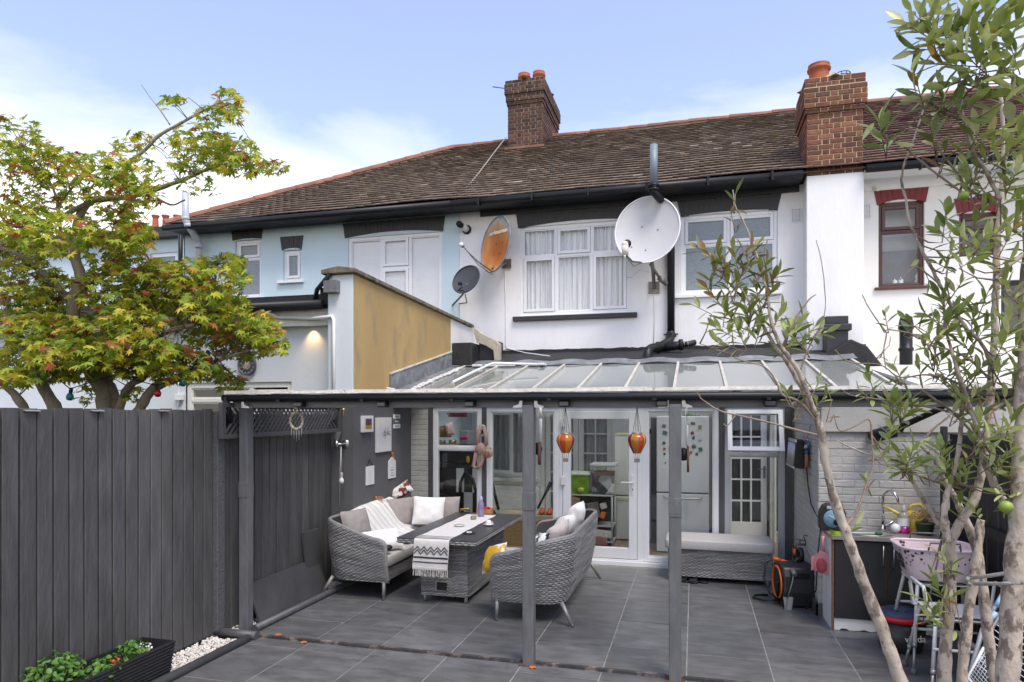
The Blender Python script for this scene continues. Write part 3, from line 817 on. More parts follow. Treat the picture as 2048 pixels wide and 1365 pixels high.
fb_ = MB(); fb_.box(-11.6, PX0-.01, EXY-.10, EXY+.01, 3.05, 3.245); fb_.build('fascia_board', M('cream_board', (.66, .66, .61), .6, var=.06), he)
window(he, hole[0], hole[1], hole[2], hole[3], EXY+.02, [(0, .62, [(0, .90, 0), (.90, 1, 0)]), (.62, 1, [(0, .97, 1)])], fw=.07, mat=upvc_in, name='patio_door')
dk = MB(); dk.box(hole[0]-.3, hole[1]+.3, EXY+1.2, EXY+1.25, 0, 3)  # dark sheet added behind the glass; its colour stands for the unlit room
solo(dk, 'room_shade_sheet', M('dim_room', (.06, .065, .05), .9, var=.5, scale=2), 'room shade painted on a greenish partition seen through the neighbour patio door glass', 'backdrop')
pipe = MB(); pipe.tube([(PX0-.9, EXY-.16, 3.23), (PX0-.75, EXY-.12, 3.16), (PX0-.3, EXY-.12, 3.13), (PX0+.08, PYF-.04, 3.12), (PX0+.10, PYF-.04, 3.08), (PX0+.10, PYF-.04, 1.9)], .022, 8)
solo(pipe, 'waste_pipe', white_plastic, 'thin white waste pipe down the face of the party wall', 'pipe')
bp_ = MB(); q = PY(625, 600, EXY-.1)
bp_.tube([PY(660, 549, PYF-.05), PY(634, 580, 7.22), PY(630, 602, 7.25)], .028, 10)
solo(bp_, 'downpipe', black_plastic, 'short cranked black downpipe dropping into the extension gutter', 'pipe')
hp = MB(); hp.prism([(0, 0), (.17, .0), (.17, .14), (0, .14)], PYF-.10, PYF+.02, 'y'); hp.v = [(v[0]+PX0, v[1], v[2]+3.40) for v in hp.v]
solo(hp, 'lead_outlet', lead, 'grey lead rainwater outlet under the coping of the party wall', 'outlet')
# lit spotlight under the fascia
sp = thing('wall_spotlight', 'small lit spotlight under the white fascia of the neighbour extension', 'light', PY(625, 648, EXY-.02))
p = PY(625, 646, EXY-.03)
s = MB(); s.lathe([(.001, .05), (.035, .05), (.045, 0), (.04, -.01)], p, seg=14); s.build('lamp_body', M('copper', (.45, .2, .1), .4, metal=.8), sp)
s = MB(); s.ball(p + Vector((0, 0, -.01)), .03, seg=10, rings=6); s.build('bulb', M('lit_bulb', (1, .8, .5), .5, emit=((1, .62, .25), 12)), sp)
ld = bpy.data.lights.new('spotlight_lamp', 'SPOT'); ld.energy = 3.2; ld.color = (1, .6, .25); ld.spot_size = radians(95); ld.spot_blend = .9; ld.shadow_soft_size = .02
lo = bpy.data.objects.new('spotlight_lamp', ld); lo.location = p + Vector((0, -.05, -.05)); lo.rotation_euler = (radians(16), 0, 0); COL.objects.link(lo)
# clock
ck = thing('wall_clock', 'round dark metal clock with gilt hands on the neighbour wall', 'clock', PY(495, 730, EXY-.03))
p = PY(495, 730, EXY-.02); R = .132
m = MB(); m.lathe([(R*.86, 0), (R, 0), (R, .025), (R*.86, .025), (R*.86, 0)], p, (0, -1, 0), 32); m.lathe([(R*.45, 0), (R*.55, 0), (R*.55, .02), (R*.45, .02), (R*.45, 0)], p, (0, -1, 0), 28)
m.build('rim', M('pewter', (.12, .12, .13), .5, metal=.6, var=.2), ck)
m = MB(); m.lathe([(.001, .006), (R*.98, .006)], p, (0, -1, 0), 32); m.build('dial', M('dial_grey', (.30, .31, .33), .6, var=.1), ck)
m = MB()
for k in range(12):
    a = pi/6*k; d = Vector((sin(a), 0, cos(a))); m.bar(p + d*R*.6 + Vector((0, -.015, 0)), p + d*R*.82 + Vector((0, -.015, 0)), .012, .006, (0, 1, 0))
m.build('numerals', black_paint, ck)
m = MB(); m.bar(p + Vector((0, -.03, -.05)), p + Vector((-.01, -.03, .085)), .012, .004, (0, 1, 0)); m.bar(p + Vector((0, -.034, 0)), p + Vector((.05, -.034, .035)), .012, .004, (0, 1, 0))
m.build('hands', M('gilt', (.65, .42, .12), .35, metal=.6), ck)
bx = MB(); p = PY(359, 795, EXY-.02); bx.box(p.x-.055, p.x+.055, EXY-.05, EXY-.004, p.z-.04, p.z+.04); bx.tube([(p.x-.02, EXY-.01, p.z+.04), (p.x-.02, EXY-.01, p.z+.28)], .01, 6); bx.tube([(p.x, EXY-.02, p.z-.04), (p.x-.03, EXY-.02, p.z-.12)], .012, 6)
solo(bx, 'junction_box', white_plastic, 'small white cable box on the neighbour wall left of the patio door', 'cable box', bev=.006)

# ================================================================== LEFT FENCE
FX = -4.15
def plank_mesh(w, h, nm='plank'):
    mb = MB()
    mb.prism([(0, 0), (.020, 0), (.025, .004), (.026, w-.006), (.021, w), (0, w)], 0, h, 'z')
    me = mb.mesh(nm); me.materials.append(plank_mat); return me
lfn = thing('garden_fence', 'dark grey close-boarded fence along the left side of the yard', 'fence', (FX, 4.5, 0))
pm_ = [plank_mesh(.106, 1.99 + k*.004) for k in range(4)]
y = 1.9
while y < 5.08:
    inst(random.choice(pm_), 'plank', lfn, Matrix.Translation((FX + random.uniform(0, .003), y, .02)) @ Matrix.Rotation(random.uniform(-.003, .003), 4, 'X')); y += .1185
y = 5.22
while y < 7.10:
    inst(random.choice(pm_), 'plank', lfn, Matrix.Translation((FX + random.uniform(0, .003), y, -.02)) @ Matrix.Rotation(random.uniform(-.003, .003), 4, 'X')); y += .1185
for (a, b) in ((1.9, 5.10), (5.2, 7.17)):
    r = MB()
    for z in (.4, 1.1, 1.75): r.box(FX-.06, FX-.002, a, b, z, z+.07)
    r.build('rail', dark_grey, lfn)
r = MB(); r.box(FX-.012, FX-.003, 1.9, 7.17, .0, 1.96); r.build('backing', black_paint, lfn)
r = MB(); r.box(FX-.03, FX-.004, 1.9, 7.17, -.10, .0); r.build('gravel_board', dark_grey, lfn)
r = MB(); r.box(FX-.02, FX+.07, 5.10, 5.20, -.05, 2.0); r.build('post', M('masonry_post', (.085, .088, .095), .8, var=.15, scale=25, bump=.9, bscale=60), lfn, bev=.006)
# solar lights on the fence top
for (yy, lab) in ((PX(55, 826, FX).y, 'solar light on the fence top nearest the left edge of the photo'), (PX(187, 826, FX).y, 'middle one of the three solar lights on the fence top'), (PX(320, 826, FX).y, 'solar light on the fence top nearest the grey fence post')):
    t = thing('solar_light', lab, 'solar light', (FX, yy, 2.0), 'solar lights clipped on the left fence')
    m = MB(); m.box(FX-.03, FX+.022, yy-.055, yy+.055, 1.975, 2.018); m.build('housing', black_plastic, t, bev=.004)
    m = MB(); m.prism([(FX-.026, 2.019), (FX+.05, 2.006), (FX+.05, 2.0), (FX-.026, 2.016)], yy-.05, yy+.05, 'y'); m.build('lens', M('silver_lens', (.7, .7, .7), .2, metal=.6), t)

# gravel, edging pipes
gb = MB(); gb.box(FX, -3.80, 1.6, 5.10, -.06, -.02); gb.box(FX, -3.86, 5.2, 7.15, -.06, -.03)
tag(gb.build('gravel_bed', soil), kind='structure')
peb = M('white_gravel', (.62, .60, .55), .85, var=.15, scale=30, island=1, rnd_cols=[(0, (.42, .37, .30)), (.15, (.60, .56, .49)), (.6, (.72, .70, .66)), (1, (.52, .49, .45))])
pbm = MB(); rg = random.Random(5)
ico = [(0,0,1),(.89,0,.45),(.28,.85,.45),(-.72,.53,.45),(-.72,-.53,.45),(.28,-.85,.45),(.72,.53,-.45),(-.28,.85,-.45),(-.89,0,-.45),(-.28,-.85,-.45),(.72,-.53,-.45),(0,0,-1)]
icf = [(0,1,2),(0,2,3),(0,3,4),(0,4,5),(0,5,1),(1,6,2),(2,7,3),(3,8,4),(4,9,5),(5,10,1),(6,7,2),(7,8,3),(8,9,4),(9,10,5),(10,6,1),(11,7,6),(11,8,7),(11,9,8),(11,10,9),(11,6,10)]
for k in range(5200):
    if k < 3900: x = rg.uniform(FX+.02, -3.81); yy = rg.uniform(2.6, 5.08)
    else: x = rg.uniform(FX+.02, -3.89); yy = rg.uniform(5.22, 7.1)
    r = rg.uniform(.007, .015); e = Matrix.Rotation(rg.uniform(0, 6), 3, (rg.random(), rg.random(), rg.random()+.1))
    sx, sy, sz = r*rg.uniform(.8, 1.3), r*rg.uniform(.7, 1), r*rg.uniform(.5, .8)
    c = Vector((x, yy, -.015 + rg.uniform(0, .018)))
    pbm.add([c + e @ Vector((q[0]*sx, q[1]*sy, q[2]*sz)) for q in ico], icf)
o = pbm.build('white_gravel', peb); tag(o, 'loose white gravel strip along the foot of the left fence', 'gravel', kind='stuff')
pipe_mat = M('painted_pipe', (.070, .072, .076), .5, var=.2, scale=10, bump=.2)
pt = MB(); pt.tube([(-3.775, 1.6, .02), (-3.755, 5.08, .02)], .038, 12)
solo(pt, 'edging_pipe', pipe_mat, 'long dark grey pipe edging the white gravel beside the paving', 'pipe')
pt = MB(); pt.tube([(FX+.03, 5.135, .03), (-3.70, 5.135, .03)], .04, 12)
solo(pt, 'edging_pipe', pipe_mat, 'short dark grey pipe lying across the end of the gravel bed by the fence post', 'pipe')
pt = MB(); pt.tube([(-3.845, 5.30, .03), (-3.80, 8.8, .03)], .035, 12)
solo(pt, 'edging_pipe', pipe_mat, 'dark grey pipe under the canopy running along the foot of the left wall', 'pipe')
# spare slabs leaning on the fence
slab_mat = M('spare_slab', (.060, .060, .062), .6, var=.2, scale=4, bump=.2, stain=(.10, .09, .085), stain_scale=6, stain_lo=.6, stain_hi=.75)
for (y0, y1, h, lab, off) in ((5.50, 6.72, .34, 'long low dark slab leaning on the fence behind the corner post', .10), (6.48, 6.80, .66, 'taller dark slab leaning on the fence beside the sofa', .02)):
    s = MB(); s.prism([(FX+.10+off, .02), (FX+.123+off, .02), (FX+.05+off*.3, .02+h), (FX+.027+off*.3, .02+h)], y0, y1, 'y')
    solo(s, 'paving_slab', slab_mat, lab, 'slab', 'spare slabs leaning on the left fence')

# trellis
tr = thing('trellis_panel', 'dark grey diagonal lattice trellis hung under the canopy along the left fence', 'trellis', (-4.0, 6.2, 1.9))
TXx = -4.02; ya, yb, za, zb = 5.06, 7.16, 1.755, 2.075
m = MB(); m.box(TXx-.02, TXx+.02, ya, yb, za, za+.04); m.box(TXx-.02, TXx+.02, ya, yb, zb-.04, zb); m.box(TXx-.02, TXx+.02, ya, ya+.05, za+.04, zb-.04); m.box(TXx-.02, TXx+.02, yb-.05, yb, za+.04, zb-.04)
m.build('trellis_frame', dark_grey, tr, bev=.003)
Hh = zb-za-.08; Lb = Hh*sqrt(2)+.02
lm = MB(); lm.box(-.003, .003, -Lb/2, Lb/2, -.011, .011); lme = lm.mesh('slat'); lme.materials.append(dark_grey)
yy = ya+.05+Hh/2
while yy < yb-.05-Hh/2+.001:
    for sgn, dx in ((1, .006), (-1, -.002)):
        inst(lme, 'slat', tr, Matrix.Translation((TXx+dx, yy, (za+zb)/2)) @ Matrix.Rotation(sgn*pi/4, 4, 'X'))
    yy += .068

# ================================================================== CANOPY
cp = thing('patio_canopy', 'timber patio canopy with dark grey posts, beam and black gutter', 'canopy', (-1, 5.2, 0))
PWID = .089
posts = [(-3.935, 5.30), (-1.262, 5.20), (-.135, 5.16)]
for (x, yq) in posts:
    m = MB(); m.box(x-PWID/2, x+PWID/2, yq-PWID/2, yq+PWID/2, -.01, 2.05)
    po = m.build('post', grey_post, cp, bev=.006)
    m = MB(); m.box(x-PWID/2-.002, x+PWID/2+.002, yq-PWID/2-.004, yq+PWID/2+.002, 1.22, 1.36)
    for k in range(4): m.cyl((x + (-.03 if k % 2 else .03), yq-PWID/2-.003, 1.25 + .08*(k//2)), (0, -1, 0), .006, .004, 8)
    m.build('nail_plate', grey_post, po, bev=.004)
    m = MB(); m.box(x-.07, x+.07, yq-.07, yq+.07, -.012, .008); m.build('post_foot', M('rusty_foot', (.10, .055, .035), .9, var=.4, scale=20), po)
XE = 3.3
m = MB(); m.box(-4.02, XE, 5.225, 5.275, 2.03, 2.135); m.build('beam', M('beam_paint', (.16, .162, .168), .55, var=.12, bump=.2), cp, bev=.004)
m = MB(); m.tube([(-4.06, 5.15, 2.116), (XE, 5.15, 2.110)], .030, 14)
for k in range(8): m.box(-3.5+k*.8, -3.47+k*.8, 5.117, 5.22, 2.082, 2.10)
m.tube([(-4.03, 5.14, 2.13), (-4.03, 5.16, 2.06), (-4.03, 5.2, 1.9)], .03, 10)
m.build('gutter', black_plastic, cp)
edge = M('flaking_white_edge', (.72, .69, .62), .75, var=.15, scale=20, bump=.7, bscale=40, stain=(.22, .17, .13), stain_scale=16, stain_lo=.60, stain_hi=.68)
m = MB()
x = -4.04
rg = random.Random(3)
while x < XE:
    L_ = rg.uniform(.12, .4); m.box(x, min(x+L_, XE), 5.125+rg.uniform(0, .012), 5.22, 2.150+rg.uniform(0, .004), 2.180+rg.uniform(-.004, .006)); x += L_
m.build('roof_edge', edge, cp)
m = MB(); m.box(-4.03, 2.24, 5.2, 7.18, 2.172, 2.176); m.box(PX1+.02, 1.17, 7.185, 8.26, 2.172, 2.176); m.build('roof_sheet', glass('canopy_sheet', (.97, .975, .98), rough=.15), cp)
for k in range(8):
    x = -3.63 + .79*k
    if x > 2.2: break
    m = MB(); m.box(x-.02, x+.02, 5.28, 8.24 if x < 1.1 else 7.15, 2.08, 2.165); m.build('rafter', dark_grey, cp)
for (x, s_) in ((-1.262, -1), (-1.262, 1), (-.135, -1), (-.135, 1), (-3.935, 1)):
    m = MB(); xx = x + s_*(PWID/2+.004)
    m.prism([(xx, 2.03), (xx, 2.10), (xx + s_*.018, 2.10), (xx + s_*.03, 2.055), (xx + s_*.075, 2.04), (xx+s_*.075, 2.026)][::s_], 5.17, 5.222, 'y'); m.build('bracket', M('galvanised', (.55, .55, .53), .4, metal=.7, var=.2, scale=30), cp)
# solar lamps under the gutter
for i, px in enumerate((599, 765, 940, 1129, 1324, 1540)):
    x = XY(px, 5.18)
    lab = ['black solar lamp under the gutter over the lattice trellis', 'second solar lamp from the left under the gutter, over the pictures', 'solar lamp under the gutter just left of the middle canopy post',
           'solar lamp under the gutter above the left glass balloon', 'solar lamp under the gutter beside the right-hand canopy post', 'solar lamp under the gutter over the tilted open window'][i]
    t = thing('solar_lamp', lab, 'solar light', (x, 5.2, 2.06), 'black solar lamps under the canopy gutter')
    m = MB(); m.box(x-.042, x+.042, 5.15, 5.223, 2.035, 2.085); m.build('housing', black_plastic, t, bev=.01)
    m = MB(); m.box(x-.034, x+.034, 5.145, 5.1495, 2.043, 2.072); m.build('lens', M('smoked_lens', (.05, .05, .055), .15), t)

# ================================================================== LEAN-TO (doors, windows, glass roof)
LY = 8.85
lt = thing('lean_to', 'glazed lean-to with white doors, dark posts and sloping glass roof', 'conservatory', (-1.3, LY, 0))
painted_brick = M('grey_painted_brick', (.47, .46, .425), .7, var=.07, scale=10, bump=.5, bscale=50, rnd=.05)
painted_mortar = M('grey_painted_mortar', (.40, .39, .36), .8, var=.08, bump=.3)
def post(px0, px1, z1=2.12):
    m = MB(); m.box(XY(px0, LY), XY(px1, LY), LY-.012, LY+.10, 0, z1); m.build('post', dark_grey, lt, bev=.003)
post(857, 866); post(964, 973); post(1438, 1449); post(1570, 1585)
m = MB(); m.box(PX1+.012, XY(857, LY), LY, LY+.20, 0, 2.12); pier = m.build('brick_pier', painted_mortar, lt)
lay_bricks(pier, (PX1+.012, LY, 0), (1, 0, 0), (0, -1, 0), XY(857, LY)-PX1-.014, 2.1, painted_brick, proud=.004, jt=.008, seed=31)
m = MB(); m.box(PX1+.02, XY(1585, LY), LY-.02, LY+.12, 2.06, 2.16); m.box(PX1+.02, XY(1585, LY), LY-.6, LY-.55, 2.08, 2.2); m.build('head_beam', dark_grey, lt)
ZT = 2.058
w1 = window(lt, XY(866, LY), XY(964, LY), .06, ZT, LY+.0, [(0, 1, [(0, .715, 0), (.715, 1, 0)])], fw=.06, pane=clear_glass)
w2 = window(lt, XY(973, LY), XY(1118, LY), .06, ZT, LY+.0, [(0, 1, [(0, 1, 0)])], fw=.065, pane=clear_glass)
# door set
dj0, dj1 = XY(1118, LY), XY(1286, LY)
m = MB(); m.box(dj0, dj0+.05, LY-.002, LY+.08, .08, ZT); m.box(dj1-.07, dj1, LY-.002, LY+.08, .08, ZT); m.box(dj0+.05, dj1-.07, LY-.002, LY+.08, ZT-.05, ZT)
m.build('door_frame', upvc, lt, bev=.004)
m = MB(); m.box(XY(973, LY), XY(1438, LY), LY-.06, LY+.08, .0, .055); m.box(dj0, dj1, LY-.03, LY+.07, .055, .078); m.build('threshold', upvc, lt, bev=.004)
a, b = dj0+.055, dj1-.075
m = MB(); m.frame(a, b, .085, ZT-.055, LY-.016, LY+.045, .105, .14); dr = m.build('door', upvc, lt, bev=.006)
m = MB(); m.box(a+.105, b-.105, LY+.012, LY+.02, .225, ZT-.16); m.build('pane', clear_glass, dr)
m = MB(); hx = b-.055; m.box(hx-.018, hx+.018, LY-.026, LY-.016, .92, 1.17); m.tube([(hx, LY-.026, 1.08), (hx, LY-.07, 1.08), (hx-.03, LY-.075, 1.08), (hx-.14, LY-.07, 1.08)], .011, 8)
m.build('handle', chrome and white_plastic, dr, bev=.003)
m = MB(); m.cyl((hx, LY-.0262, .995), (0, -1, 0), .007, .003, 10); m.box(hx-.003, hx+.003, LY-.029, LY-.0262, .975, .995); m.build('keyhole', black_plastic, dr)
for zz in (.35, 1.08, 1.85):
    m = MB(); m.box(a-.02, a+.035, LY-.05, LY-.016, zz-.06, zz+.06); m.build('hinge', white_plastic, dr, bev=.008)
w3 = window(lt, XY(1286, LY), XY(1438, LY), .06, ZT, LY+.0, [(0, 1, [(0, 1, 0)])], fw=.06, pane=clear_glass)
# right window with the top-hung sash tilted open
x0, x1 = XY(1449, LY), XY(1570, LY)
grey_frame = M('grey_frame', (.42, .43, .44), .35, var=.04)
w4 = window(lt, x0, x1, .06, ZT, LY+.0, [(0, 1, [(0, .705, 0)])], fw=.06, mat=grey_frame, pane=clear_glass)
zs = .06 + .705*(ZT-.06)
m = MB(); m.box(x0+.06, x1-.06, LY+.004, LY+.056, zs-.02, zs+.02); m.build('transom', grey_frame, w4)
sm = MB(Matrix.Translation((0, LY-.01, ZT-.05)) @ Matrix.Rotation(radians(-24), 4, 'X') @ Matrix.Translation((0, 0, -(ZT-.05))))
sm.frame(x0+.03, x1-.03, zs, ZT-.05, -.03, .02, .055); sm.build('sash', upvc, w4, bev=.004)
sm = MB(sm.M); sm.box(x0+.085, x1-.085, -.008, -.002, zs+.055, ZT-.105); sm.build('pane', clear_glass, w4)
sm = MB(); sm.tube([((x0+x1)/2-.05, LY+.01, zs+.05), ((x0+x1)/2, LY-.16, zs+.05)], .008, 6); sm.build('stay', white_plastic, w4)

# glass roof over the lean-to
gr = thing('glass_roof', 'sloping glass roof of cream bars and panes against the white house', 'glass roof', (-1, 9, 2.4))
G0, G1, ZG0 = 8.28, 10.5, 2.265
def gzz(y): return ZG0 + .209*(y-G0)
barx = [-3.63, -3.04, -2.54, -1.965, -1.39, -.81, -.23, .37, .955, 1.54, 2.15]
bar_mat = M('cream_bar', (.50, .475, .42), .6, var=.25, scale=12, bump=.3, stain=(.25, .20, .14), stain_scale=14, stain_lo=.6, stain_hi=.7)
for x in barx:
    m = MB(); m.bar((x, G0-.03, gzz(G0-.03)+.014), (x, G1+.01, gzz(G1+.01)+.014), .034, .022); m.bar((x, G0, gzz(G0)-.05), (x, G1, gzz(G1)-.05), .04, .09)
    m.build('glazing_bar', bar_mat, gr)
xs = [PX1+.02] + barx
for i in range(len(xs)-1):
    a, b = xs[i]+.008, xs[i+1]-.008
    m = MB(); m.add([(a, G0-.02, gzz(G0-.02)), (b, G0-.02, gzz(G0-.02)), (b, G1, gzz(G1)), (a, G1, gzz(G1)), (a, G0-.02, gzz(G0-.02)-.005), (b, G0-.02, gzz(G0-.02)-.005), (b, G1, gzz(G1)-.005), (a, G1, gzz(G1)-.005)],
                    [(0,1,2,3),(7,6,5,4),(0,4,5,1),(1,5,6,2),(2,6,7,3),(3,7,4,0)])
    m.build('roof_pane', roof_glass, gr)
m = MB(); m.box(PX1+.02, 2.22, G0-.05, G0-.03, ZG0-.07, ZG0+.012); m.build('eaves_strip', edge, gr)
m = MB()
def sl_(u, v):
    x = PX1+.03 + u*6.08; y = G1-.05 + v*.34
    return (x, y, gzz(y)+.02+.010*sin(x*9)+.012*noise.noise(Vector((x*3, y*6, 0))) + v*.03)
m.grid(sl_, 90, 4, False); m.build('lead_apron', lead, gr)
m = MB()
def sl2(u, v):
    x = PX1+.03 + u*6.08; y = G1+.27 + v*(WY-G1-.272)
    return (x, y, gzz(G1+.27)+.045 + v*(.20) + .02*noise.noise(Vector((x*2.5, y*3, 5)))*(1-v) + (.012*noise.noise(Vector((x*4, 0, 9))) if v > .9 else 0))
m.grid(sl2, 90, 8, False); m.build('felt_gutter', felt, gr)
m = MB()
zf = gzz(G1+.27)+.235
m.grid(lambda u, v: (PX1+.03+u*6.08, WY-.012, zf-.02 + v*(.085+.02*noise.noise(Vector((u*26, 0, 0)))+.012*noise.noise(Vector((u*80, 3, 0))))), 120, 1, False); m.build('tar_band', felt, gr)
# white foil-taped patches at the top of the panes
foil = M('white_tape', (.70, .71, .72), .35, var=.12, scale=20, bump=.8, bscale=35)
m = MB(); 
for (px, py, w, h) in ((1060, 728, .26, .05), (1085, 724, .10, .12), (1000, 731, .5, .035), (955, 724, .16, .05)):
    p = PY(px, py, G1-.12); m.box(p.x-w/2, p.x+w/2, p.y-h, p.y+h, gzz(p.y)+.012, gzz(p.y)+.05)
solo(m, 'taped_patch', foil, 'white taped repair patches at the top left of the glass roof', 'tape patch', bev=.01)
m = MB(); m.tube([PY(905, 765, 8.4), PY(945, 745, 9.2), PY(985, 727, 9.8), PY(1075, 729, 9.86)], .018, 8)
solo(m, 'white_pipe', white_plastic, 'white plastic pipe along the upper left edge of the glass roof', 'pipe')
for (px0, py0, px1, py1, lab) in ((795, 778, 885, 735, 'strip of silver tape along the left edge of the glass roof'),):
    a, b = PY(px0+20, py0, 8.5), PY(px1+5, py1, 9.8)
    m = MB(); n = 14
    rg = random.Random(2)
    for k in range(n):
        t = k/n; y = 8.35+2.0*t; m.obox(Matrix.Translation((PX1+.25+rg.uniform(-.02, .02), y, gzz(y)+.02)) @ Matrix.Rotation(radians(13.8), 4, 'X') @ Matrix.Rotation(rg.uniform(-.2, .2), 4, 'Z'), rg.uniform(.06, .12), rg.uniform(.08, .13), .012)
    solo(m, 'taped_strip', foil, lab, 'tape')
m = MB(); m.tube([PY(708, 776, 8.0), PY(720, 770, 8.05), PY(745, 773, 8.05), PY(790, 779, 8.1)], .012, 6)
solo(m, 'roof_cable', white_plastic, 'white cable curling over the roof edge below the ochre wall', 'cable')

# ================================================================== RIGHT BRICK WALL
RX, RYF = 1.18, 7.19
bw = thing('brick_wall', 'grey painted brick wall behind the outdoor sink, returning to the lean-to', 'wall', (RX, RYF, 0))
m = MB(); m.box(RX, 3.6, RYF, 9.0, -.02, 2.12); core = m.build('wall', painted_mortar, bw)
lay_bricks(bw, (RX, LY, .0), (0, -1, 0), (-1, 0, 0), LY-RYF, 2.08, painted_brick, jt=.009, proud=.004, seed=41, wob=.003, skip=lambda x, z: z < .13)
lay_bricks(bw, (RX, RYF, .0), (1, 0, 0), (0, -1, 0), 2.30-RX, 1.78, painted_brick, jt=.009, proud=.004, seed=43, wob=.003, skip=lambda x, z: z < .13)
m = MB(); m.box(RX-.03, RX-.001, RYF-.03, LY-.1, -.01, .12); m.box(RX-.03, RX+.4, RYF-.03, RYF-.001, -.01, .12); m.build('plinth', dark_grey, bw, bev=.006)
m = MB(); m.box(RX+.02, 3.6, RYF-.035, RYF-.002, 1.80, 2.10); m.build('fascia_board', M('grey_board', (.46, .45, .41), .6, var=.06, bump=.2), bw, bev=.004)
# downpipe slanting to the waste outlet
m = MB(); m.tube([PY(1905, 795, 6.6), PY(1880, 818, 6.9), PY(1806, 852, 7.08), PY(1800, 862, 7.1)], .028, 12)
solo(m, 'downpipe', black_plastic, 'black downpipe slanting down in front of the grey brick wall', 'pipe')
m = MB(); m.tube([PY(1750, 872, 7.17), PY(1752, 872, 7.06), PY(1765, 868, 6.98), PY(1790, 862, 6.98)], .062, 14)
solo(m, 'waste_elbow', black_plastic, 'fat black pipe elbow poking out of the grey brick wall', 'pipe')

# ================================================================== RIGHT FENCE
RFX = 2.30
rf_ = thing('garden_fence', 'black slatted fence with light showing through along the right side', 'fence', (RFX, 5.5, 0))
me_ = MB(); me_.box(-.006, .006, -.048, .048, 0, 1.76); sme = me_.mesh('slat'); sme.materials.append(M('black_slat', (.018, .018, .020), .6, var=.25, scale=14, stretch=(1, 1, .15), bump=.4, rnd=.2))
y = 2.6
while y < 7.12:
    inst(sme, 'slat', rf_, Matrix.Translation((RFX, y, .03)) @ Matrix.Rotation(random.uniform(-.006, .006), 4, 'X')); y += .104
for z in (.35, 1.0, 1.62):
    m = MB(); m.box(RFX-.05, RFX-.008, 2.6, 7.13, z, z+.08); m.build('rail', MATS['black_slat'], rf_)
m = MB(); m.bar((RFX-.03, 6.9, .43), (RFX-.03, 5.2, 1.0), .03, .08); m.build('brace', MATS['black_slat'], rf_)
for yq in (7.06, 5.0, 3.0):
    m = MB(); m.box(RFX-.09, RFX-.052, yq-.04, yq+.04, -.05, 1.86); m.build('post', MATS['black_slat'], rf_)

# ================================================================== FITTINGS ON THE UPPER WALL
def dish(name, label, cpx, cpy, Y, rx, ry, normal, mat, depth=.10, rimmat=None, back=None):
    c = PY(cpx, cpy, Y); n = Vector(normal).normalized()
    t = thing(name, label, 'satellite dish', c, 'satellite dishes on the white house')
    up = Vector((0, 0, 1)); x = up.cross(n).normalized(); y_ = n.cross(x)
    Mx = Matrix((x, y_, n)).transposed().to_4x4(); Mx.translation = c
    m = MB(Mx); prof = [(max(.0005, k/14), -depth*(1-(k/14)**2)) for k in range(15)]
    m.lathe(prof, seg=56, sx=rx, sy=ry); m.lathe([(a, h-.008) for a, h in reversed(prof)], seg=56, sx=rx, sy=ry)
    m.build('reflector', mat, t)
    m = MB(Mx); pts = [(rx*cos(2*pi*k/56), ry*sin(2*pi*k/56), 0) for k in range(57)]
    m.tube(pts, .013, 6, caps=False); m.build('rim', rimmat or mat, t)
    return t, Mx, c, n
YD = 11.05
dish_white = M('dish_white', (.47, .475, .48), .55, var=.05, scale=2)
t, Mx, c, n = dish('satellite_dish', 'large pale grey satellite dish in front of the downpipe', 1294, 459, YD, .52, .575, (-.12, -1, .22), dish_white, .10, M('dish_rim', (.70, .70, .70), .5))
m = MB(); arm = Mx @ Vector((-.06, -.56, -.02)); lnb = PY(1250, 497, YD-.62); 
m.tube([arm, (arm+lnb)/2 + Vector((-.02, -.05, -.10)), lnb + Vector((.02, .06, -.10))], .015, 8)
m.tube([lnb+Vector((.01, .02, -.12)), (arm+lnb)/2 + Vector((0, .0, -.17)), arm], .007, 6)
m.build('feed_arm', dull_metal, t)
m = MB(); m.tube([lnb + Vector((0, .03, -.10)), lnb + Vector((0, 0, .05))], .052, 12); m.ball(lnb + Vector((0, 0, .06)), .052, seg=12); m.build('receiver', M('cream_plastic', (.66, .63, .55), .45, var=.08), t)
m = MB(); m.ball(lnb + Vector((.03, .05, .08)), .062, .062, .066, seg=12); m.build('receiver_cap', black_plastic, t)
m = MB(); b0 = PY(1305, 532, 11.2); m.tube([PY(1303, 520, 11.1), PY(1306, 540, 11.2), PY(1308, 572, 11.45), PY(1308, 575, WY)], .03, 10); m.tube([PY(1300, 528, 11.15), PY(1322, 560, 11.3)], .022, 8); m.tube([PY(1318, 556, 11.3), PY(1333, 568, 11.4)], .045, 10)
p = PY(1308, 576, WY); m.box(p.x-.09, p.x+.09, WY-.02, WY-.002, p.z-.10, p.z+.10); m.build('wall_bracket', dull_metal, t)
m = MB()
for (u, v) in ((-.10, .10), (.16, .02), (-.25, -.26), (-.02, -.33)):
    h = -.10*(1-(u/.52)**2-(v/.575)**2)+.004; q = Mx @ Vector((u, v, h)); m.ball(q, .012, seg=8, rings=5)
m.build('bolts', dull_metal, t)
m = MB(); m.tube([PY(1252, 528, 10.9), PY(1253, 556, 11.3), PY(1262, 556, 11.5), PY(1280, 540, 11.4), PY(1298, 545, 11.4)], .006, 5); m.tube([PY(1308, 585, WY-.01), PY(1309, 640, WY-.01), PY(1307, 690, WY-.01)], .006, 5)
m.build('cable', white_plastic, t)
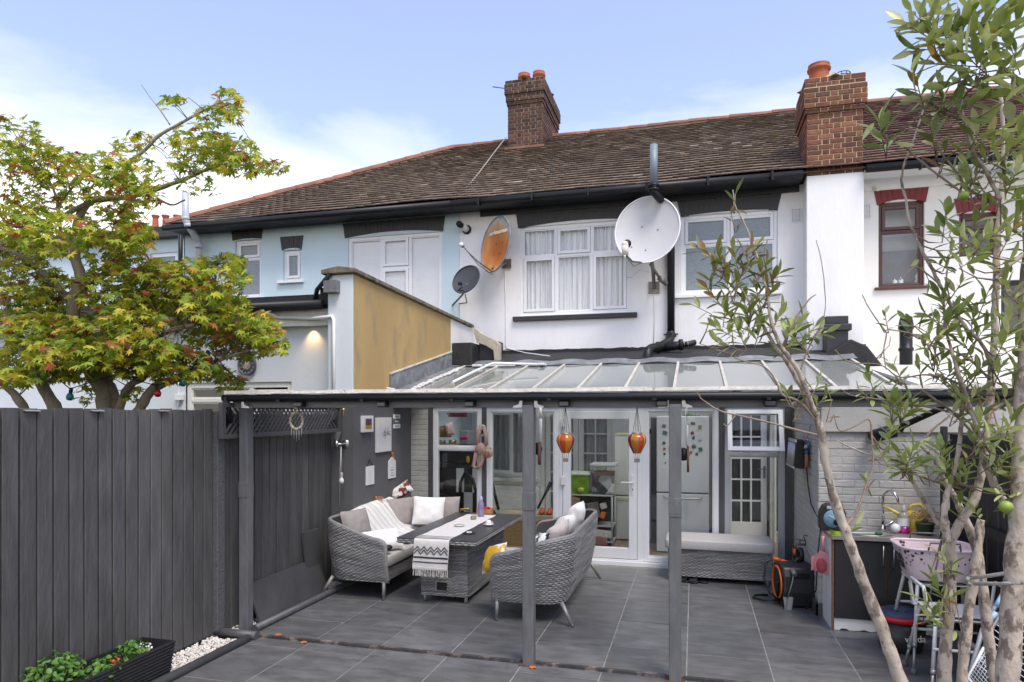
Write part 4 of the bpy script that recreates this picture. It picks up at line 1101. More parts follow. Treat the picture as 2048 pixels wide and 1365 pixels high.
# rusty orange dish
rust = bpy.data.materials.new('rusty_dish'); rust.use_nodes = True; MATS['rusty_dish'] = rust
def rust_nodes(cen):
    n = rust.node_tree.nodes; L = rust.node_tree.links; b = n['Principled BSDF']
    g = n.new('ShaderNodeNewGeometry'); sb = n.new('ShaderNodeVectorMath'); sb.operation = 'SUBTRACT'; sb.inputs[1].default_value = cen + Vector((0.02, 0, -.10)); L.new(g.outputs['Position'], sb.inputs[0])
    sc_ = n.new('ShaderNodeVectorMath'); sc_.operation = 'MULTIPLY'; sc_.inputs[1].default_value = (2.15, .4, 1.62); L.new(sb.outputs[0], sc_.inputs[0])
    ln = n.new('ShaderNodeVectorMath'); ln.operation = 'LENGTH'; L.new(sc_.outputs[0], ln.inputs[0])
    mp = n.new('ShaderNodeMapping'); mp.inputs['Scale'].default_value = (9, 9, 1.6); L.new(g.outputs['Position'], mp.inputs[0])
    nz = n.new('ShaderNodeTexNoise'); nz.inputs['Scale'].default_value = 1; nz.inputs['Detail'].default_value = 5; L.new(mp.outputs[0], nz.inputs[0])
    ad = n.new('ShaderNodeMath'); ad.operation = 'MULTIPLY_ADD'; ad.inputs[1].default_value = .75; L.new(nz.outputs['Fac'], ad.inputs[0]); L.new(ln.outputs['Value'], ad.inputs[2])
    cr = n.new('ShaderNodeValToRGB'); e = cr.color_ramp.elements
    e[0].position = .55; e[0].color = (.30, .085, .012, 1); e[1].position = 1.45; e[1].color = (.17, .23, .30, 1)
    for p, c in ((.9, (.42, .16, .035)), (1.12, (.45, .29, .14)), (1.24, (.40, .40, .36))): x = e.new(p/1.6); x.color = (*c, 1)
    e[0].position = .55/1.6; e[-1].position = 1.42/1.6
    dv = n.new('ShaderNodeMath'); dv.operation = 'DIVIDE'; dv.inputs[1].default_value = 1.6; L.new(ad.outputs[0], dv.inputs[0]); L.new(dv.outputs[0], cr.inputs[0])
    L.new(cr.outputs[0], b.inputs['Base Color']); b.inputs['Roughness'].default_value = .55
YD2 = 11.2
c_ = PY(991, 489, YD2); rust_nodes(c_)
t, Mx, c, n = dish('satellite_dish', 'rusty orange satellite dish on the white house beside the blue wall', 991, 489, YD2, .36, .50, (-.62, -1, .20), rust, .075, M('dish_rim_blue', (.16, .20, .25), .5, var=.3, scale=10))


letters('Technomate', .115, None, M('cream_print', (.85, .82, .72), .6, var=.05), Mx @ Matrix.Translation((0.0, .20, -.024)) @ Matrix.Rotation(radians(-5), 4, 'X'), t, .002)
m = MB(); a0 = Mx @ Vector((.02, -.50, .0)); l0 = PY(927, 494, 10.75)
m.tube([a0, (a0+l0)/2 + Vector((0, -.04, -.04)), l0], .013, 8); m.tube([l0, (a0+l0)/2 + Vector((0, 0, -.09)), a0+Vector((0, 0, -.05))], .006, 6); m.tube([l0+Vector((0, 0, .0)), l0 + Vector((-.03, -.02, .03))], .03, 10)
m.build('feed_arm', dull_metal, t)
m = MB(); m.ball(l0 + Vector((-.03, -.02, .03)), .04, seg=12); m.build('receiver', white_plastic, t)
m = MB(); p = PY(1014, 528, WY); m.box(p.x-.08, p.x+.08, WY-.03, WY-.002, p.z-.08, p.z+.08); m.tube([p+Vector((0, -.02, 0)), PY(1000, 532, 11.3), PY(985, 538, 11.15)], .024, 8); m.build('wall_bracket', dull_metal, t)
m = MB()
for (u, v) in ((-.06, .04), (.10, .04), (-.08, -.16), (.06, -.15)): m.ball(Mx @ Vector((u, v, -.075*(1-(u/.36)**2-(v/.5)**2)+.002)), .010, seg=8, rings=5)
m.build('bolts', black_plastic, t)
m = MB(); m.tube([PY(1010, 545, WY-.01), PY(1011, 600, WY-.01), PY(1012, 690, WY-.01), PY(1013, 697, WY-.01), PY(985, 712, WY-.02), PY(970, 718, 11.2)], .006, 5); m.tube([PY(1013, 697, WY-.01), PY(1050, 706, WY-.02), PY(1100, 713, 11.2)], .009, 5)
m.build('cable', white_plastic, t)
# small grey mesh dish
YD3 = 11.1
t, Mx, c, n = dish('satellite_dish', 'small dark grey satellite dish above the sloping coping', 932, 559, YD3, .285, .26, (-.35, -1, .35), M('mesh_grey', (.055, .06, .068), .5, var=.1, scale=60), .06)
m = MB(); a0 = Mx @ Vector((0, -.22, .0)); l0 = PY(920, 568, 10.8)
m.tube([a0, a0 + Vector((-.05, -.15, -.02)), l0 + Vector((.02, .05, -.05))], .011, 8); m.obox(Matrix.Translation(l0), .05, .09, .045); m.build('feed_arm', black_plastic, t, bev=.005)
m = MB(); m.tube([Mx @ Vector((0, -.06, -.06)), PY(925, 590, 11.35), PY(905, 611, WY-.02)], .018, 8); m.tube([PY(930, 588, 11.3), PY(934, 606, 11.4), PY(918, 608, WY-.02)], .011, 6); m.build('wall_bracket', dull_metal, t)

# floodlight
t = thing('floodlight', 'black and white round wall light under the eaves left of the orange dish', 'wall light', PY(931, 457, WY))
p = PY(934, 460, WY); m = MB(); m.lathe([(.085, 0), (.085, .02), (.06, .03), (.001, .03)], p, (0, -1, 0), 20); m.build('base', black_plastic, t)
m = MB(); m.lathe([(.001, .0), (.06, .0), (.065, .10), (.05, .14)], p + Vector((0, -.03, 0)), (-.35, -1, .25), 16); m.build('lamp_head', white_plastic, t)
m = MB(); m.lathe([(.05, .0), (.06, .05), (.045, .10), (.001, .10)], p + Vector((-.05, -.16, .035)), (-.45, -1, .3), 16); m.build('sensor', black_plastic, t)

# soil pipe: vent above, pipe down the wall, elbows at the bottom
sp_ = thing('soil_pipe', 'black cast soil pipe with blue-grey vent rising past the gutter of the white house', 'pipe', PY(1342, 560, WY-.1))
yv = 10.95
m = MB(); m.tube([PY(1307.5, 290, yv), PY(1307.5, 372, yv)], .062, 16); m.lathe([(.056, 0), (.062, .0)], PY(1307.5, 290, yv), seg=16); m.build('vent', M('vent_blue_grey', (.17, .21, .25), .45, var=.2, scale=6, stretch=(4, 4, .5)), sp_)
m = MB(); m.tube([PY(1307.5, 366, yv), PY(1308, 386, yv), PY(1316, 394, yv+.05), PY(1326, 404, yv+.3), PY(1340, 420, WY-.1), PY(1342, 430, WY-.09), PY(1342, 672, WY-.09)], .062, 14)
p = PY(1342, 668, WY-.09); m.lathe([(.062, 0), (.09, .005), (.09, .06), (.075, .065), (.062, .10)], p + Vector((0, 0, -.06)), seg=16); m.box(p.x-.12, p.x+.12, p.y-.02, p.y+.02, p.z-.02, p.z)
m.tube([PY(1342, 672, WY-.12), PY(1338, 684, WY-.2), PY(1320, 694, WY-.35), PY(1303, 697, WY-.5), PY(1296, 702, 10.95), PY(1294, 716, 10.9), PY(1294, 726, 10.9)], .075, 14)
m.tube([PY(1320, 696, WY-.3), PY(1352, 692, WY-.35), PY(1366, 690, WY-.35)], .07, 14)
for (px, py, Yq) in ((1316, 695, WY-.37), (1362, 690, WY-.35)):
    q = PY(px, py, Yq); m.lathe([(.075, -.03), (.092, -.03), (.092, .03), (.075, .03)], q, (1, .1, .08), 14)
m.lathe([(.078, 0), (.095, 0), (.095, .03), (.078, .03)], PY(1307.5, 374, yv), seg=16); m.lathe([(.07, 0), (.088, 0), (.088, .03), (.07, .03)], PY(1307.5, 382, yv), seg=16)
m.build('pipe', black_plastic, sp_)
m = MB(); m.tube([PY(1366, 690, WY-.35), PY(1378, 688, WY-.36), PY(1390, 685, WY-.3)], .045, 12); m.build('rubber_spigot', M('rubber', (.015, .015, .015), .6), sp_)
m = MB(); q = PY(1372, 689, WY-.355)
for dx in (-.03, .03): m.lathe([(.047, -.004), (.05, -.004), (.05, .004), (.047, .004)], q+Vector((dx, 0, .005)), (1, .05, .12), 14)
m.build('clips', steel, sp_)

# air bricks
for (px, py, yq, ax, lab) in ((1592, 431, WY-.003, 'y', 'white air vent on the wall left of the chimney breast'), (1731, 423, WY-.003, 'y', 'white air vent half hidden right of the chimney breast')):
    t = thing('air_vent', lab, 'vent', PY(px, py, yq), 'air vents beside the chimney breast'); p = PY(px, py, yq)
    m = MB(); m.frame(p.x-.075, p.x+.075, p.z-.11, p.z+.11, yq-.012, yq, .012)
    for k in range(1, 6): m.box(p.x-.063+.126*k/6-.005, p.x-.063+.126*k/6+.005, yq-.010, yq-.002, p.z-.098, p.z+.098)
    for k in range(1, 10): m.box(p.x-.063, p.x+.063, yq-.009, yq-.003, p.z-.098+.196*k/10-.005, p.z-.098+.196*k/10+.005)
    m.build('grille', white_plastic, t)
    m = MB(); m.box(p.x-.063, p.x+.063, yq-.0015, yq-.0005, p.z-.098, p.z+.098); m.build('backing', M('vent_dark', (.16, .16, .16), .8), t)

# black stub chimney at the foot of the breast, black vent, small pipe
p0 = PY(1648, 715, 10.9); p1 = PY(1704, 630, 10.9)
t = thing('stub_chimney', 'squat black tarred stub chimney on the lean-to roof before the chimney breast', 'stub chimney', PY(1680, 700, 10.9))
xa, xb = XY(1652, 10.9), XY(1697, 10.9); zb_ = ZY(1680, 720, 10.9); ztop = ZY(1680, 632, 10.9)
m = MB(); m.box(xa, xb, 10.9, 11.2, zb_, ztop-.12); m.box(xa-.03, xb+.04, 10.86, 11.2, ztop-.22, ztop-.12); m.box(xa-.01, xb+.0, 10.89, 11.2, ztop-.12, ztop); m.box(xb, xb+.25, 10.95, 11.2, zb_, ztop-.42)
m.build('stack', black_paint, t, bev=.012)
m = MB(); m.prism([(xa-.20, zb_-.1), (xb+.42, zb_-.1), (xb+.22, ztop-.47), (xb, ztop-.36), (xa, zb_+.08)], 10.75, 11.25, 'y'); m.build('tarred_base', felt, t, bev=.02)
m = MB(); p = PY(1812, 720, 11.0); zt_ = ZY(1812, 634, 11.0)
m.lathe([(.085, -.3), (.085, .12), (.10, .13), (.10, .17), (.085, .18), (.085, zt_-p.z-.20), (.105, zt_-p.z-.17), (.09, zt_-p.z-.06), (.075, zt_-p.z), (.001, zt_-p.z)], p, seg=18)
solo(m, 'flue_terminal', black_plastic, 'black round flue terminal standing before the brown framed window', 'flue')
m = MB(); p = PY(1753, 379, WY-.1); m.tube([PY(1745, 376, WY), PY(1756, 380, WY-.2)], .022, 10)
solo(m, 'overflow_pipe', M('cream_pipe', (.66, .62, .52), .4), 'short cream overflow pipe poking out above the red window arch', 'pipe')
# cable over the roof
m = MB(); m.tube([PY(1012, 275, 14.8), PY(985, 310, 13.9), PY(955, 350, 12.7), PY(925, 385, 11.6), PY(917, 400, 11.2)], .012, 6)
solo(m, 'roof_cable', M('cable_grey', (.30, .27, .23), .7), 'grey cable running down the tiles from the ridge chimney', 'cable')
# ================================================================== WICKER FURNITURE
wick = M('grey_wicker', (.2, .2, .19), .55, var=.18, scale=25, island=1, rnd_cols=[(0, (.15, .148, .142)), (.35, (.23, .226, .218)), (.7, (.32, .315, .303)), (1, (.20, .196, .188))])
wick_back = M('wicker_backing', (.055, .054, .052), .8, var=.1)
leg_mat = M('taupe_leg', (.26, .25, .235), .4, metal=.3, var=.08)
taupe = M('taupe_cushion', (.31, .28, .26), .9, var=.06, scale=20, bump=.25, bscale=220)
taupe_light = M('light_taupe_cushion', (.43, .415, .40), .9, var=.05, scale=20, bump=.25, bscale=220)
white_cloth = M('white_cotton', (.82, .81, .79), .95, var=.04, scale=14, bump=.35, bscale=150)
def weave(mb, S, U, V, rh=.021, per=.036, amp=.0048, seed=0):
    """horizontal wicker strands over surface S(u in metres, v in metres) -> (point, normal); neighbours pass over and under"""
    rows = max(1, int(V/rh)); h = V/rows
    rg = random.Random(seed)
    nseg = int(U/(per/3))
    for r in range(rows):
        vs = []; fs = []
        u0 = 0; 
        prof = ((0.07, -.35), (.30, .75), (.70, .75), (.93, -.35))
        for i in range(nseg+1):
            u = U*i/nseg
            o = amp*cos(pi*u/per + pi*r)
            for (a, b) in prof:
                p, n = S(u, (r+a)*h)
                vs.append(p + n*(o + b*.0045))
        for i in range(nseg):
            for k in range(3): fs.append((i*4+k, (i+1)*4+k, (i+1)*4+k+1, i*4+k+1))
        # break each strand into runs so that neighbouring lengths differ in tone
        run = rg.randint(14, 40); start = 0
        while start < nseg:
            e = min(nseg, start+run)
            mb.add(vs[start*4:(e+1)*4], [(j*4+k, (j+1)*4+k, (j+1)*4+k+1, j*4+k+1) for j in range(e-start) for k in range(3)], True)
            start = e; run = rg.randint(14, 40)
def flat_surf(o, u, v, n):
    o = Vector(o); u = Vector(u); v = Vector(v); n = Vector(n)
    return lambda a, b: (o + u*a + v*b, n)
def pillow(mb, c, w, h, t, face, up=(0, 0, 1), roll=0, seed=0, n=18, wrinkle=.012):
    f = Vector(face).normalized(); up = Vector(up); x = up.cross(f).normalized(); y_ = f.cross(x)
    R = Matrix((x, y_, f)).transposed().to_4x4(); R.translation = Vector(c); R = R @ Matrix.Rotation(roll, 4, 'Z')
    for s in (1, -1):
        def fn(u, v):
            a = u*2-1; b = v*2-1
            pin = 1 - .06*(1-abs(a)**2)*0 
            ea = 1 - .05*(1-b*b); eb = 1 - .05*(1-a*a)
            th = t/2*(max(0, (1-abs(a)**2.6)*(1-abs(b)**2.6)))**.55
            nz_ = wrinkle*noise.noise(Vector((a*2.2+seed*7, b*2.2, s*3)))*(1-max(abs(a), abs(b))**4) + wrinkle*.5*noise.noise(Vector((a*6+seed, b*5, s)))*(1-max(abs(a), abs(b))**4)
            return R @ Vector((a*w/2*(1-.045*(1-b*b)*(abs(a)**3)), b*h/2*(1-.045*(1-a*a)*(abs(b)**3)), s*(th + nz_)))
        if s == 1: mb.grid(fn, n, n)
        else: mb.grid(lambda u, v: fn(v, u), n, n)
    return mb
def slab_cushion(mb, x0, x1, y0, y1, z0, z1, r=.03):
    """boxed seat pad with softly rounded edges"""
    def sup(u, v):
        th = 2*pi*u; ph = pi*(v-.5)
        e1, e2 = .22, .12
        cc = lambda a, e: math.copysign(abs(cos(a))**e, cos(a)); ss = lambda a, e: math.copysign(abs(sin(a))**e, sin(a))
        nx = cc(ph, e1)*cc(th, e2); ny = cc(ph, e1)*ss(th, e2); nz_ = ss(ph, e1)
        x = (x0+x1)/2 + (x1-x0)/2*nx; y = (y0+y1)/2 + (y1-y0)/2*ny
        return (x, y, (z0+z1)/2 + (z1-z0)/2*nz_ + .006*noise.noise(Vector((x*4, y*4, 1))))
    mb.grid(sup, 64, 20)
    return mb

def sofa(label, cx, cy, L, rot, seed):
    T = Matrix.Translation((cx, cy, 0)) @ Matrix.Rotation(rot, 4, 'Z')
    t = thing('wicker_sofa', label, 'sofa', (cx, cy, 0), 'wicker sofas either side of the table')
    D = .36; r = .24; H = L/2
    a1 = (D*2 - r); a2 = pi*r/2; a3 = L - 2*r
    tot = 2*a1 + 2*a2 + a3
    def path(s):
        if s < a1: return Vector((D - s, -H, 0)), Vector((0, -1, 0))
        s -= a1
        if s < a2:
            q = s/r; return Vector((-D + r - r*sin(q), -H + r - r*cos(q), 0)), Vector((-sin(q), -cos(q), 0))
        s -= a2
        if s < a3: return Vector((-D, -H + r + s, 0)), Vector((-1, 0, 0))
        s -= a3
        if s < a2:
            q = s/r; return Vector((-D + r - r*cos(q), H - r + r*sin(q), 0)), Vector((-cos(q), sin(q), 0))
        s -= a2
        return Vector((-D + r + s, H, 0)), Vector((0, 1, 0))
    def ztop(s, p):
        x = p.x; q = min(1, max(0, (D - .04 - x)/(2*D-.04))); q = q*q*(3-2*q)
        z = .645 + .175*q
        fr = min(1, (D - x)/.10) if abs(p.y) > H-.01 else 1
        return z - .07*(1-sqrt(max(0, 1-(1-fr)**2)))
    zb = .185
    def S(u, vv, off=0):
        p, n = path(u); zt = ztop(u, p); v = vv/.5; z = zb + (zt-zb)*v
        fl = .055*((z-.45)/.4) + .02*sin(pi*v)
        P = p + n*(fl+off) + Vector((0, 0, z))
        return T @ P, (T.to_3x3() @ n)
    m = MB(); weave(m, lambda u, v: S(u, v), tot, .5, .0158, .029, seed=seed); o = m.build('woven_shell', wick, t); o['kind'] = 'stuff'
    m = MB(); m.grid(lambda u, v: S(u*tot, v*.5, -.009)[0], 120, 6); m.grid(lambda u, v: S((1-u)*tot, v*.5, -.045)[0], 120, 6); m.build('shell_lining', wick_back, t)
    m = MB(); pts = [S(tot*k/120, .5, -.022)[0] for k in range(121)]
    f0 = [S(0.0, .5*k/10, -.022)[0] for k in range(10)]; f1 = [S(tot, .5*(9-k)/10, -.022)[0] for k in range(10)]
    m.tube(f0 + pts + f1, .021, 8)
    m.build('rim', wick, t)
    # seat base
    m = MB(); 
    weave(m, flat_surf(T @ Vector((D-.02, -H+.03, zb+.01)), T.to_3x3() @ Vector((0, 1, 0)), (0, 0, 1), T.to_3x3() @ Vector((1, 0, 0))), L-.06, .13, .016, .029, seed=seed+5)
    o = m.build('seat_apron', wick, t); o['kind'] = 'stuff'
    m = MB(T); m.box(-D+.10, D-.026, -H+.10, H-.10, zb, zb+.14); m.build('seat_base', wick_back, t)
    m = MB(); slab_cushion(m, -D+.05, D-.0, -H+.05, H-.05, zb+.145, zb+.275)
    m.v = [tuple(T @ Vector(v)) for v in m.v]; m.build('seat_cushion', taupe_light, t)
    for (x, y, dx, dy) in ((D-.04, -H+.05, .0, -.015), (-D+.06, -H+.08, -.12, -.05), (D-.04, H-.05, .0, .015), (-D+.06, H-.08, -.12, .05)):
        m = MB(T); m.tube([(x, y, .21), (x+dx*.85, y+dy*.85, .03)], [.021, .017], 12); lg = m.build('leg', leg_mat, t)
        m = MB(T); m.tube([(x+dx*.85, y+dy*.85, .034), (x+dx, y+dy, 0)], [.0135, .0145], 10); m.build('leg_foot', M('foot_cap', (.10, .10, .10), .5), lg)
    return t, T
s1, T1 = sofa('grey wicker sofa against the dark wall, draped with a white throw', -3.49, 7.43, 1.86, 0, 1)
s2, T2 = sofa('grey wicker sofa seen from behind, right of the table', -1.50, 7.12, 1.94, pi, 2)

def cush(name, mat, label, c, w, h, t, face, up=(0, 0, 1), roll=0, seed=0, group=None):
    m = MB(); pillow(m, c, w, h, t, face, up, roll, seed); return solo(m, name, mat, label, 'cushion', group)
cg_ = 'cushions on the left sofa'
cush('cushion', taupe, 'taupe cushion at the near end of the left sofa, half under the throw', (-3.63, 6.80, .72), .40, .38, .18, (1, -.3, .3), seed=1, group=cg_)
cush('cushion', taupe, 'taupe cushion just behind the throw towards the far end of the left sofa', (-3.62, 8.02, .70), .44, .38, .18, (1, -.5, .3), seed=2, group=cg_)
cush('cushion', taupe, 'large taupe cushion standing across the far end of the left sofa', (-3.26, 8.22, .68), .66, .42, .20, (.25, -1, .2), seed=3, group=cg_)
cush('cushion', white_cloth, 'small white cushion leaning at the near end of the left sofa', (-3.30, 6.80, .585), .46, .26, .14, (.75, -.5, .75), seed=4, group=cg_)
cush('cushion', white_cloth, 'square cream-white cushion propped on the large taupe one', PY(857, 1022, 8.02), .40, .36, .14, (.35, -1, .28), roll=-.06, seed=5, group=cg_)
# throw over the back of the left sofa
throw_mat = M('striped_throw', (.72, .71, .68), .95, var=.05, scale=14, bump=.4, bscale=120)
th = thing('throw_blanket', 'cream white striped throw with knotted fringe draped over the left sofa', 'blanket', (-3.5, 7.3, .6))
prof = [(-.43, .62), (-.425, .74), (-.40, .85), (-.33, .885), (-.25, .83), (-.17, .72), (-.10, .61), (-.04, .54), (.06, .495), (.18, .486), (.31, .482)]
def thr(u, v, lift=0):
    q = v*(len(prof)-1); i = min(int(q), len(prof)-2); f = q-i; f2 = f*f*(3-2*f)*.4+f*.6
    x = prof[i][0]*(1-f2)+prof[i+1][0]*f2; z = prof[i][1]*(1-f2)+prof[i+1][1]*f2
    y = -.60 + 1.12*u + .38*v*(1-.35*u)
    hump = .035*sin(pi*min(1, u*1.1))*max(0, 1-abs(v-.35)*2.2) - .05*(1-u)*max(0, 1-abs(v-.3)*2.5)
    w = .014*noise.noise(Vector((u*7, v*2.5, 3))) + .008*noise.noise(Vector((u*18, v*4, 7)))
    return T1 @ Vector((x + w*.7 + lift, y + .012*sin(v*9), z + hump + w + lift))
m = MB(); m.grid(lambda u, v: thr(u, v), 70, 60); m.build('cloth', throw_mat, th)
m = MB()
for k in range(9):
    u = .07 + .105*k
    m.grid(lambda a, b: thr(u + a*(.012 if k % 2 else .02), .12+b*.86, .003), 2, 46)
m.build('stripe', M('throw_stripe', (.60, .585, .555), .95, var=.05), th)
m = MB(); rg = random.Random(4)
for k in range(26):
    v = .2 + .42*k/25; p = thr(1, v); m.tube([p, p + Vector((.02, .03, -.01)), p + Vector((.03+rg.uniform(-.01, .01), .05, -.03))], .006, 5); m.ball(p + Vector((.03, .045, -.03)), .010, seg=6, rings=4)
    if k > 12: p = thr(0, v); m.tube([p, p + Vector((0, -.03, -.02))], .006, 5)
m.build('fringe', throw_mat, th)
# patterned plush / scarf and flower behind the sofa
m = MB(); pillow(m, PY(800, 984, 8.35), .34, .17, .12, (.6, -1, .2), roll=.55, seed=9); 
solo(m, 'patterned_cushion', M('brown_white_pattern', (.7, .68, .64), .9, var=.1, stain=(.16, .035, .02), stain_scale=9, stain_lo=.50, stain_hi=.53), 'white and red-brown patterned cushion tucked behind the throw', 'cushion')
fm = MB(); rg = random.Random(8)
c0 = PY(757, 1002, 7.75)
for k in range(90):
    q = c0 + Vector((rg.uniform(-.05, .05), rg.uniform(-.05, .05), rg.uniform(-.035, .05))); d = Vector((rg.uniform(-1, 1), rg.uniform(-1, 1), rg.uniform(0, 1)))*.02
    e = d.orthogonal().normalized()*.008; fm.add([q-e, q+e, q+d+e*.3, q+d-e*.3], [(0, 1, 2, 3)])
solo(fm, 'dried_flowers', M('orange_petals', (.55, .20, .05), .8, island=1, rnd_cols=[(0, (.35, .08, .03)), (.5, (.60, .25, .06)), (1, (.55, .35, .15))]), 'small bunch of orange dried flowers behind the left sofa', 'flowers')

cg2 = 'cushions on the right sofa'
cush('cushion', white_cloth, 'white cushion against the far end of the right-hand sofa back', (-1.33, 7.62, .74), .62, .44, .20, (-1, 0, .35), seed=11, group=cg2)
cush('cushion', white_cloth, 'crumpled white cushion half way along the right-hand sofa', (-1.36, 7.12, .705), .56, .40, .18, (-1, .1, .4), roll=.1, seed=12, group=cg2)
cush('cushion', M('pale_pink_cloth', (.52, .46, .44), .95, var=.06, bump=.3, bscale=140), 'pinkish grey cushion next to the white ones on the right-hand sofa', (-1.38, 6.80, .685), .44, .36, .16, (-1, .25, .4), roll=-.12, seed=13, group=cg2)
cush('cushion', M('black_white_pattern', (.75, .74, .72), .9, var=.05, stain=(.015, .015, .017), stain_scale=14, stain_lo=.50, stain_hi=.52), 'black and white leafy patterned cushion on the right-hand sofa', (-1.50, 6.52, .655), .40, .32, .16, (-.8, -.3, .5), roll=.2, seed=14, group=cg2)
cush('cushion', M('yellow_green_pattern', (.74, .73, .70), .9, var=.04, rnd_cols=None, stain=(.62, .36, .02), stain_scale=4.5, stain_lo=.50, stain_hi=.52), 'white cushion with yellow and green print poking past the arm of the right-hand sofa', (-1.90, 6.38, .55), .30, .30, .13, (-.75, -.75, .6), roll=.35, seed=15, group=cg2)

# ------------------------------------------------------------------ table
tb = thing('wicker_table', 'grey wicker dining table with dark slate top between the two sofas', 'table', (-2.52, 7.3, 0))
x0, x1, y0, y1, zb, zt = -2.78, -2.26, 6.63, 7.98, .065, .63
m = MB()
weave(m, flat_surf((x0, y0, zb), (1, 0, 0), (0, 0, 1), (0, -1, 0)), x1-x0, zt-zb, .0158, .029, seed=21)
weave(m, flat_surf((x1, y0, zb), (0, 1, 0), (0, 0, 1), (1, 0, 0)), y1-y0, zt-zb, .0158, .029, seed=22)
weave(m, flat_surf((x0, y1, zb), (0, -1, 0), (0, 0, 1), (-1, 0, 0)), y1-y0, zt-zb, .0158, .029, seed=23)
o = m.build('woven_base', wick, tb); o['kind'] = 'stuff'
m = MB(); m.box(x0+.008, x1-.008, y0+.008, y1-.008, zb, zt); m.build('base_core', wick_back, tb)
m = MB(); m.box(-2.60, -2.49, y0-.0145, y0+.02, .13, .215); m.build('recess_shade_block', M('recess_shade', (.008, .008, .008), .8), tb)  # black block on the face, painted as the shade inside an opening
m = MB(); m.box(-2.615, -2.475, y0-.017, y0-.004, .2155, .227); m.box(-2.615, -2.6005, y0-.017, y0-.004, .12, .2155); m.build('recess_trim', wick, tb)
tx0, tx1, ty0, ty1 = -2.97, -2.11, 6.44, 8.27
m = MB()
weave(m, flat_surf((tx0, ty0, .642), (1, 0, 0), (0, 0, 1), (0, -1, 0)), tx1-tx0, .04, .02, .034, seed=25)
weave(m, flat_surf((tx1, ty0, .642), (0, 1, 0), (0, 0, 1), (1, 0, 0)), ty1-ty0, .04, .02, .034, seed=26)
weave(m, flat_surf((tx0, ty1, .642), (0, -1, 0), (0, 0, 1), (-1, 0, 0)), ty1-ty0, .04, .02, .034, seed=27)
o = m.build('woven_edge', wick, tb); o['kind'] = 'stuff'
m = MB(); m.box(tx0+.006, tx1-.006, ty0+.006, ty1-.006, .636, .684); m.build('top_frame', wick_back, tb)
m = MB(); m.box(tx0-.004, tx1+.004, ty0-.004, ty1+.004, .684, .695); m.build('table_top', M('slate_top', (.060, .060, .064), .38, var=.2, scale=20, bump=.1), tb, bev=.003)
for (x, y) in ((x0+.03, y0+.03), (x1-.03, y0+.03), (x0+.03, y1-.03), (x1-.03, y1-.03)):
    m = MB(); m.tube([(x, y, .08), (x, y, 0)], [.022, .018], 10); m.build('leg', leg_mat, tb)
# runner
rn = thing('table_runner', 'white woven table runner with black zigzags hanging over the table end', 'table runner', (-2.55, 7.2, .70))
rx0, rx1 = XY(829, 6.43), XY(899, 6.43); zt = .6965
def run(u, v):
    # v: 0 at the far end of the table, to 1 at the hanging hem
    Ltop = 8.1-6.43; Lh = .30; s = v*(Ltop+Lh)
    x = rx0 + (rx1-rx0)*u + .004*sin(v*30)
    wob = .0025*noise.noise(Vector((u*4, v*30, 2)))
    if s < Ltop-.012: return Vector((x, 8.1-s, zt+.002+abs(wob)))
    h = s-(Ltop-.012)
    return Vector((x + (u-.5)*.0 - .012*h/.3, 6.43 - .006 - .012*sin(min(1, h/.06)*pi/2) + .006*sin(u*9)*min(1, h/.3), zt+.002-h))
m = MB(); m.grid(run, 14, 130); m.build('cloth', M('runner_cloth', (.70, .68, .64), .95, var=.05, scale=30, bump=.5, bscale=160), rn)
blk = M('runner_black', (.03, .03, .032), .95, var=.2)
gry = M('runner_grey', (.11, .105, .10), .95, var=.2)
def rpt(u, z): 
    h = zt-z; return Vector((rx0+(rx1-rx0)*u - .012*h/.3, 6.43-.021+.006*sin(u*9)*min(1, h/.3), z))
m = MB()
for zz in (.50, .455): 
    m.grid(lambda a, b: rpt(.01+.98*a, zz+(.018 if zz > .48 else .012)*b), 12, 1)
m.build('band', blk, rn)
for zz in (.60, .565):
    m = MB(); n = 10
    for k in range(n):
        za = zz + (.024 if k % 2 else -.024)*.9; zb2 = zz + (-.024 if k % 2 else .024)*.9
        m.bar(rpt(.02+.96*k/n, za), rpt(.02+.96*(k+1)/n, zb2), .003, .011, up=(0, -1, 0)); 
        m.bar(rpt(.02+.96*k/n, za), rpt(.02+.96*(k+1)/n, zb2), .010, .004, up=(0, -1, 0))
    m.build('zigzag', gry, rn)
m = MB()
for y in (6.50, 6.56): m.box(rx0+.005, rx1-.005, y, y+.012, zt+.004, zt+.006)
m.box(rx0+.005, rx1-.005, 6.44, 6.452, zt+.004, zt+.0065); m.build('woven_band', gry, rn)
m = MB(); rg = random.Random(6)
for k in range(20):
    u = .02+.96*k/19; p = rpt(u, .405); 
    for q in range(3): m.tube([p + Vector((rg.uniform(-.004, .004), -.002*q, .0)), p + Vector((rg.uniform(-.006, .006), -.002*q, -.03)), p + Vector((rg.uniform(-.010, .010), 0, -.085+rg.uniform(-.008, .008)))], .0022, 4, caps=False)
    m.ball(p, .006, seg=6, rings=4)
m.build('fringe', M('fringe_cotton', (.66, .64, .60), .95, var=.06), rn)

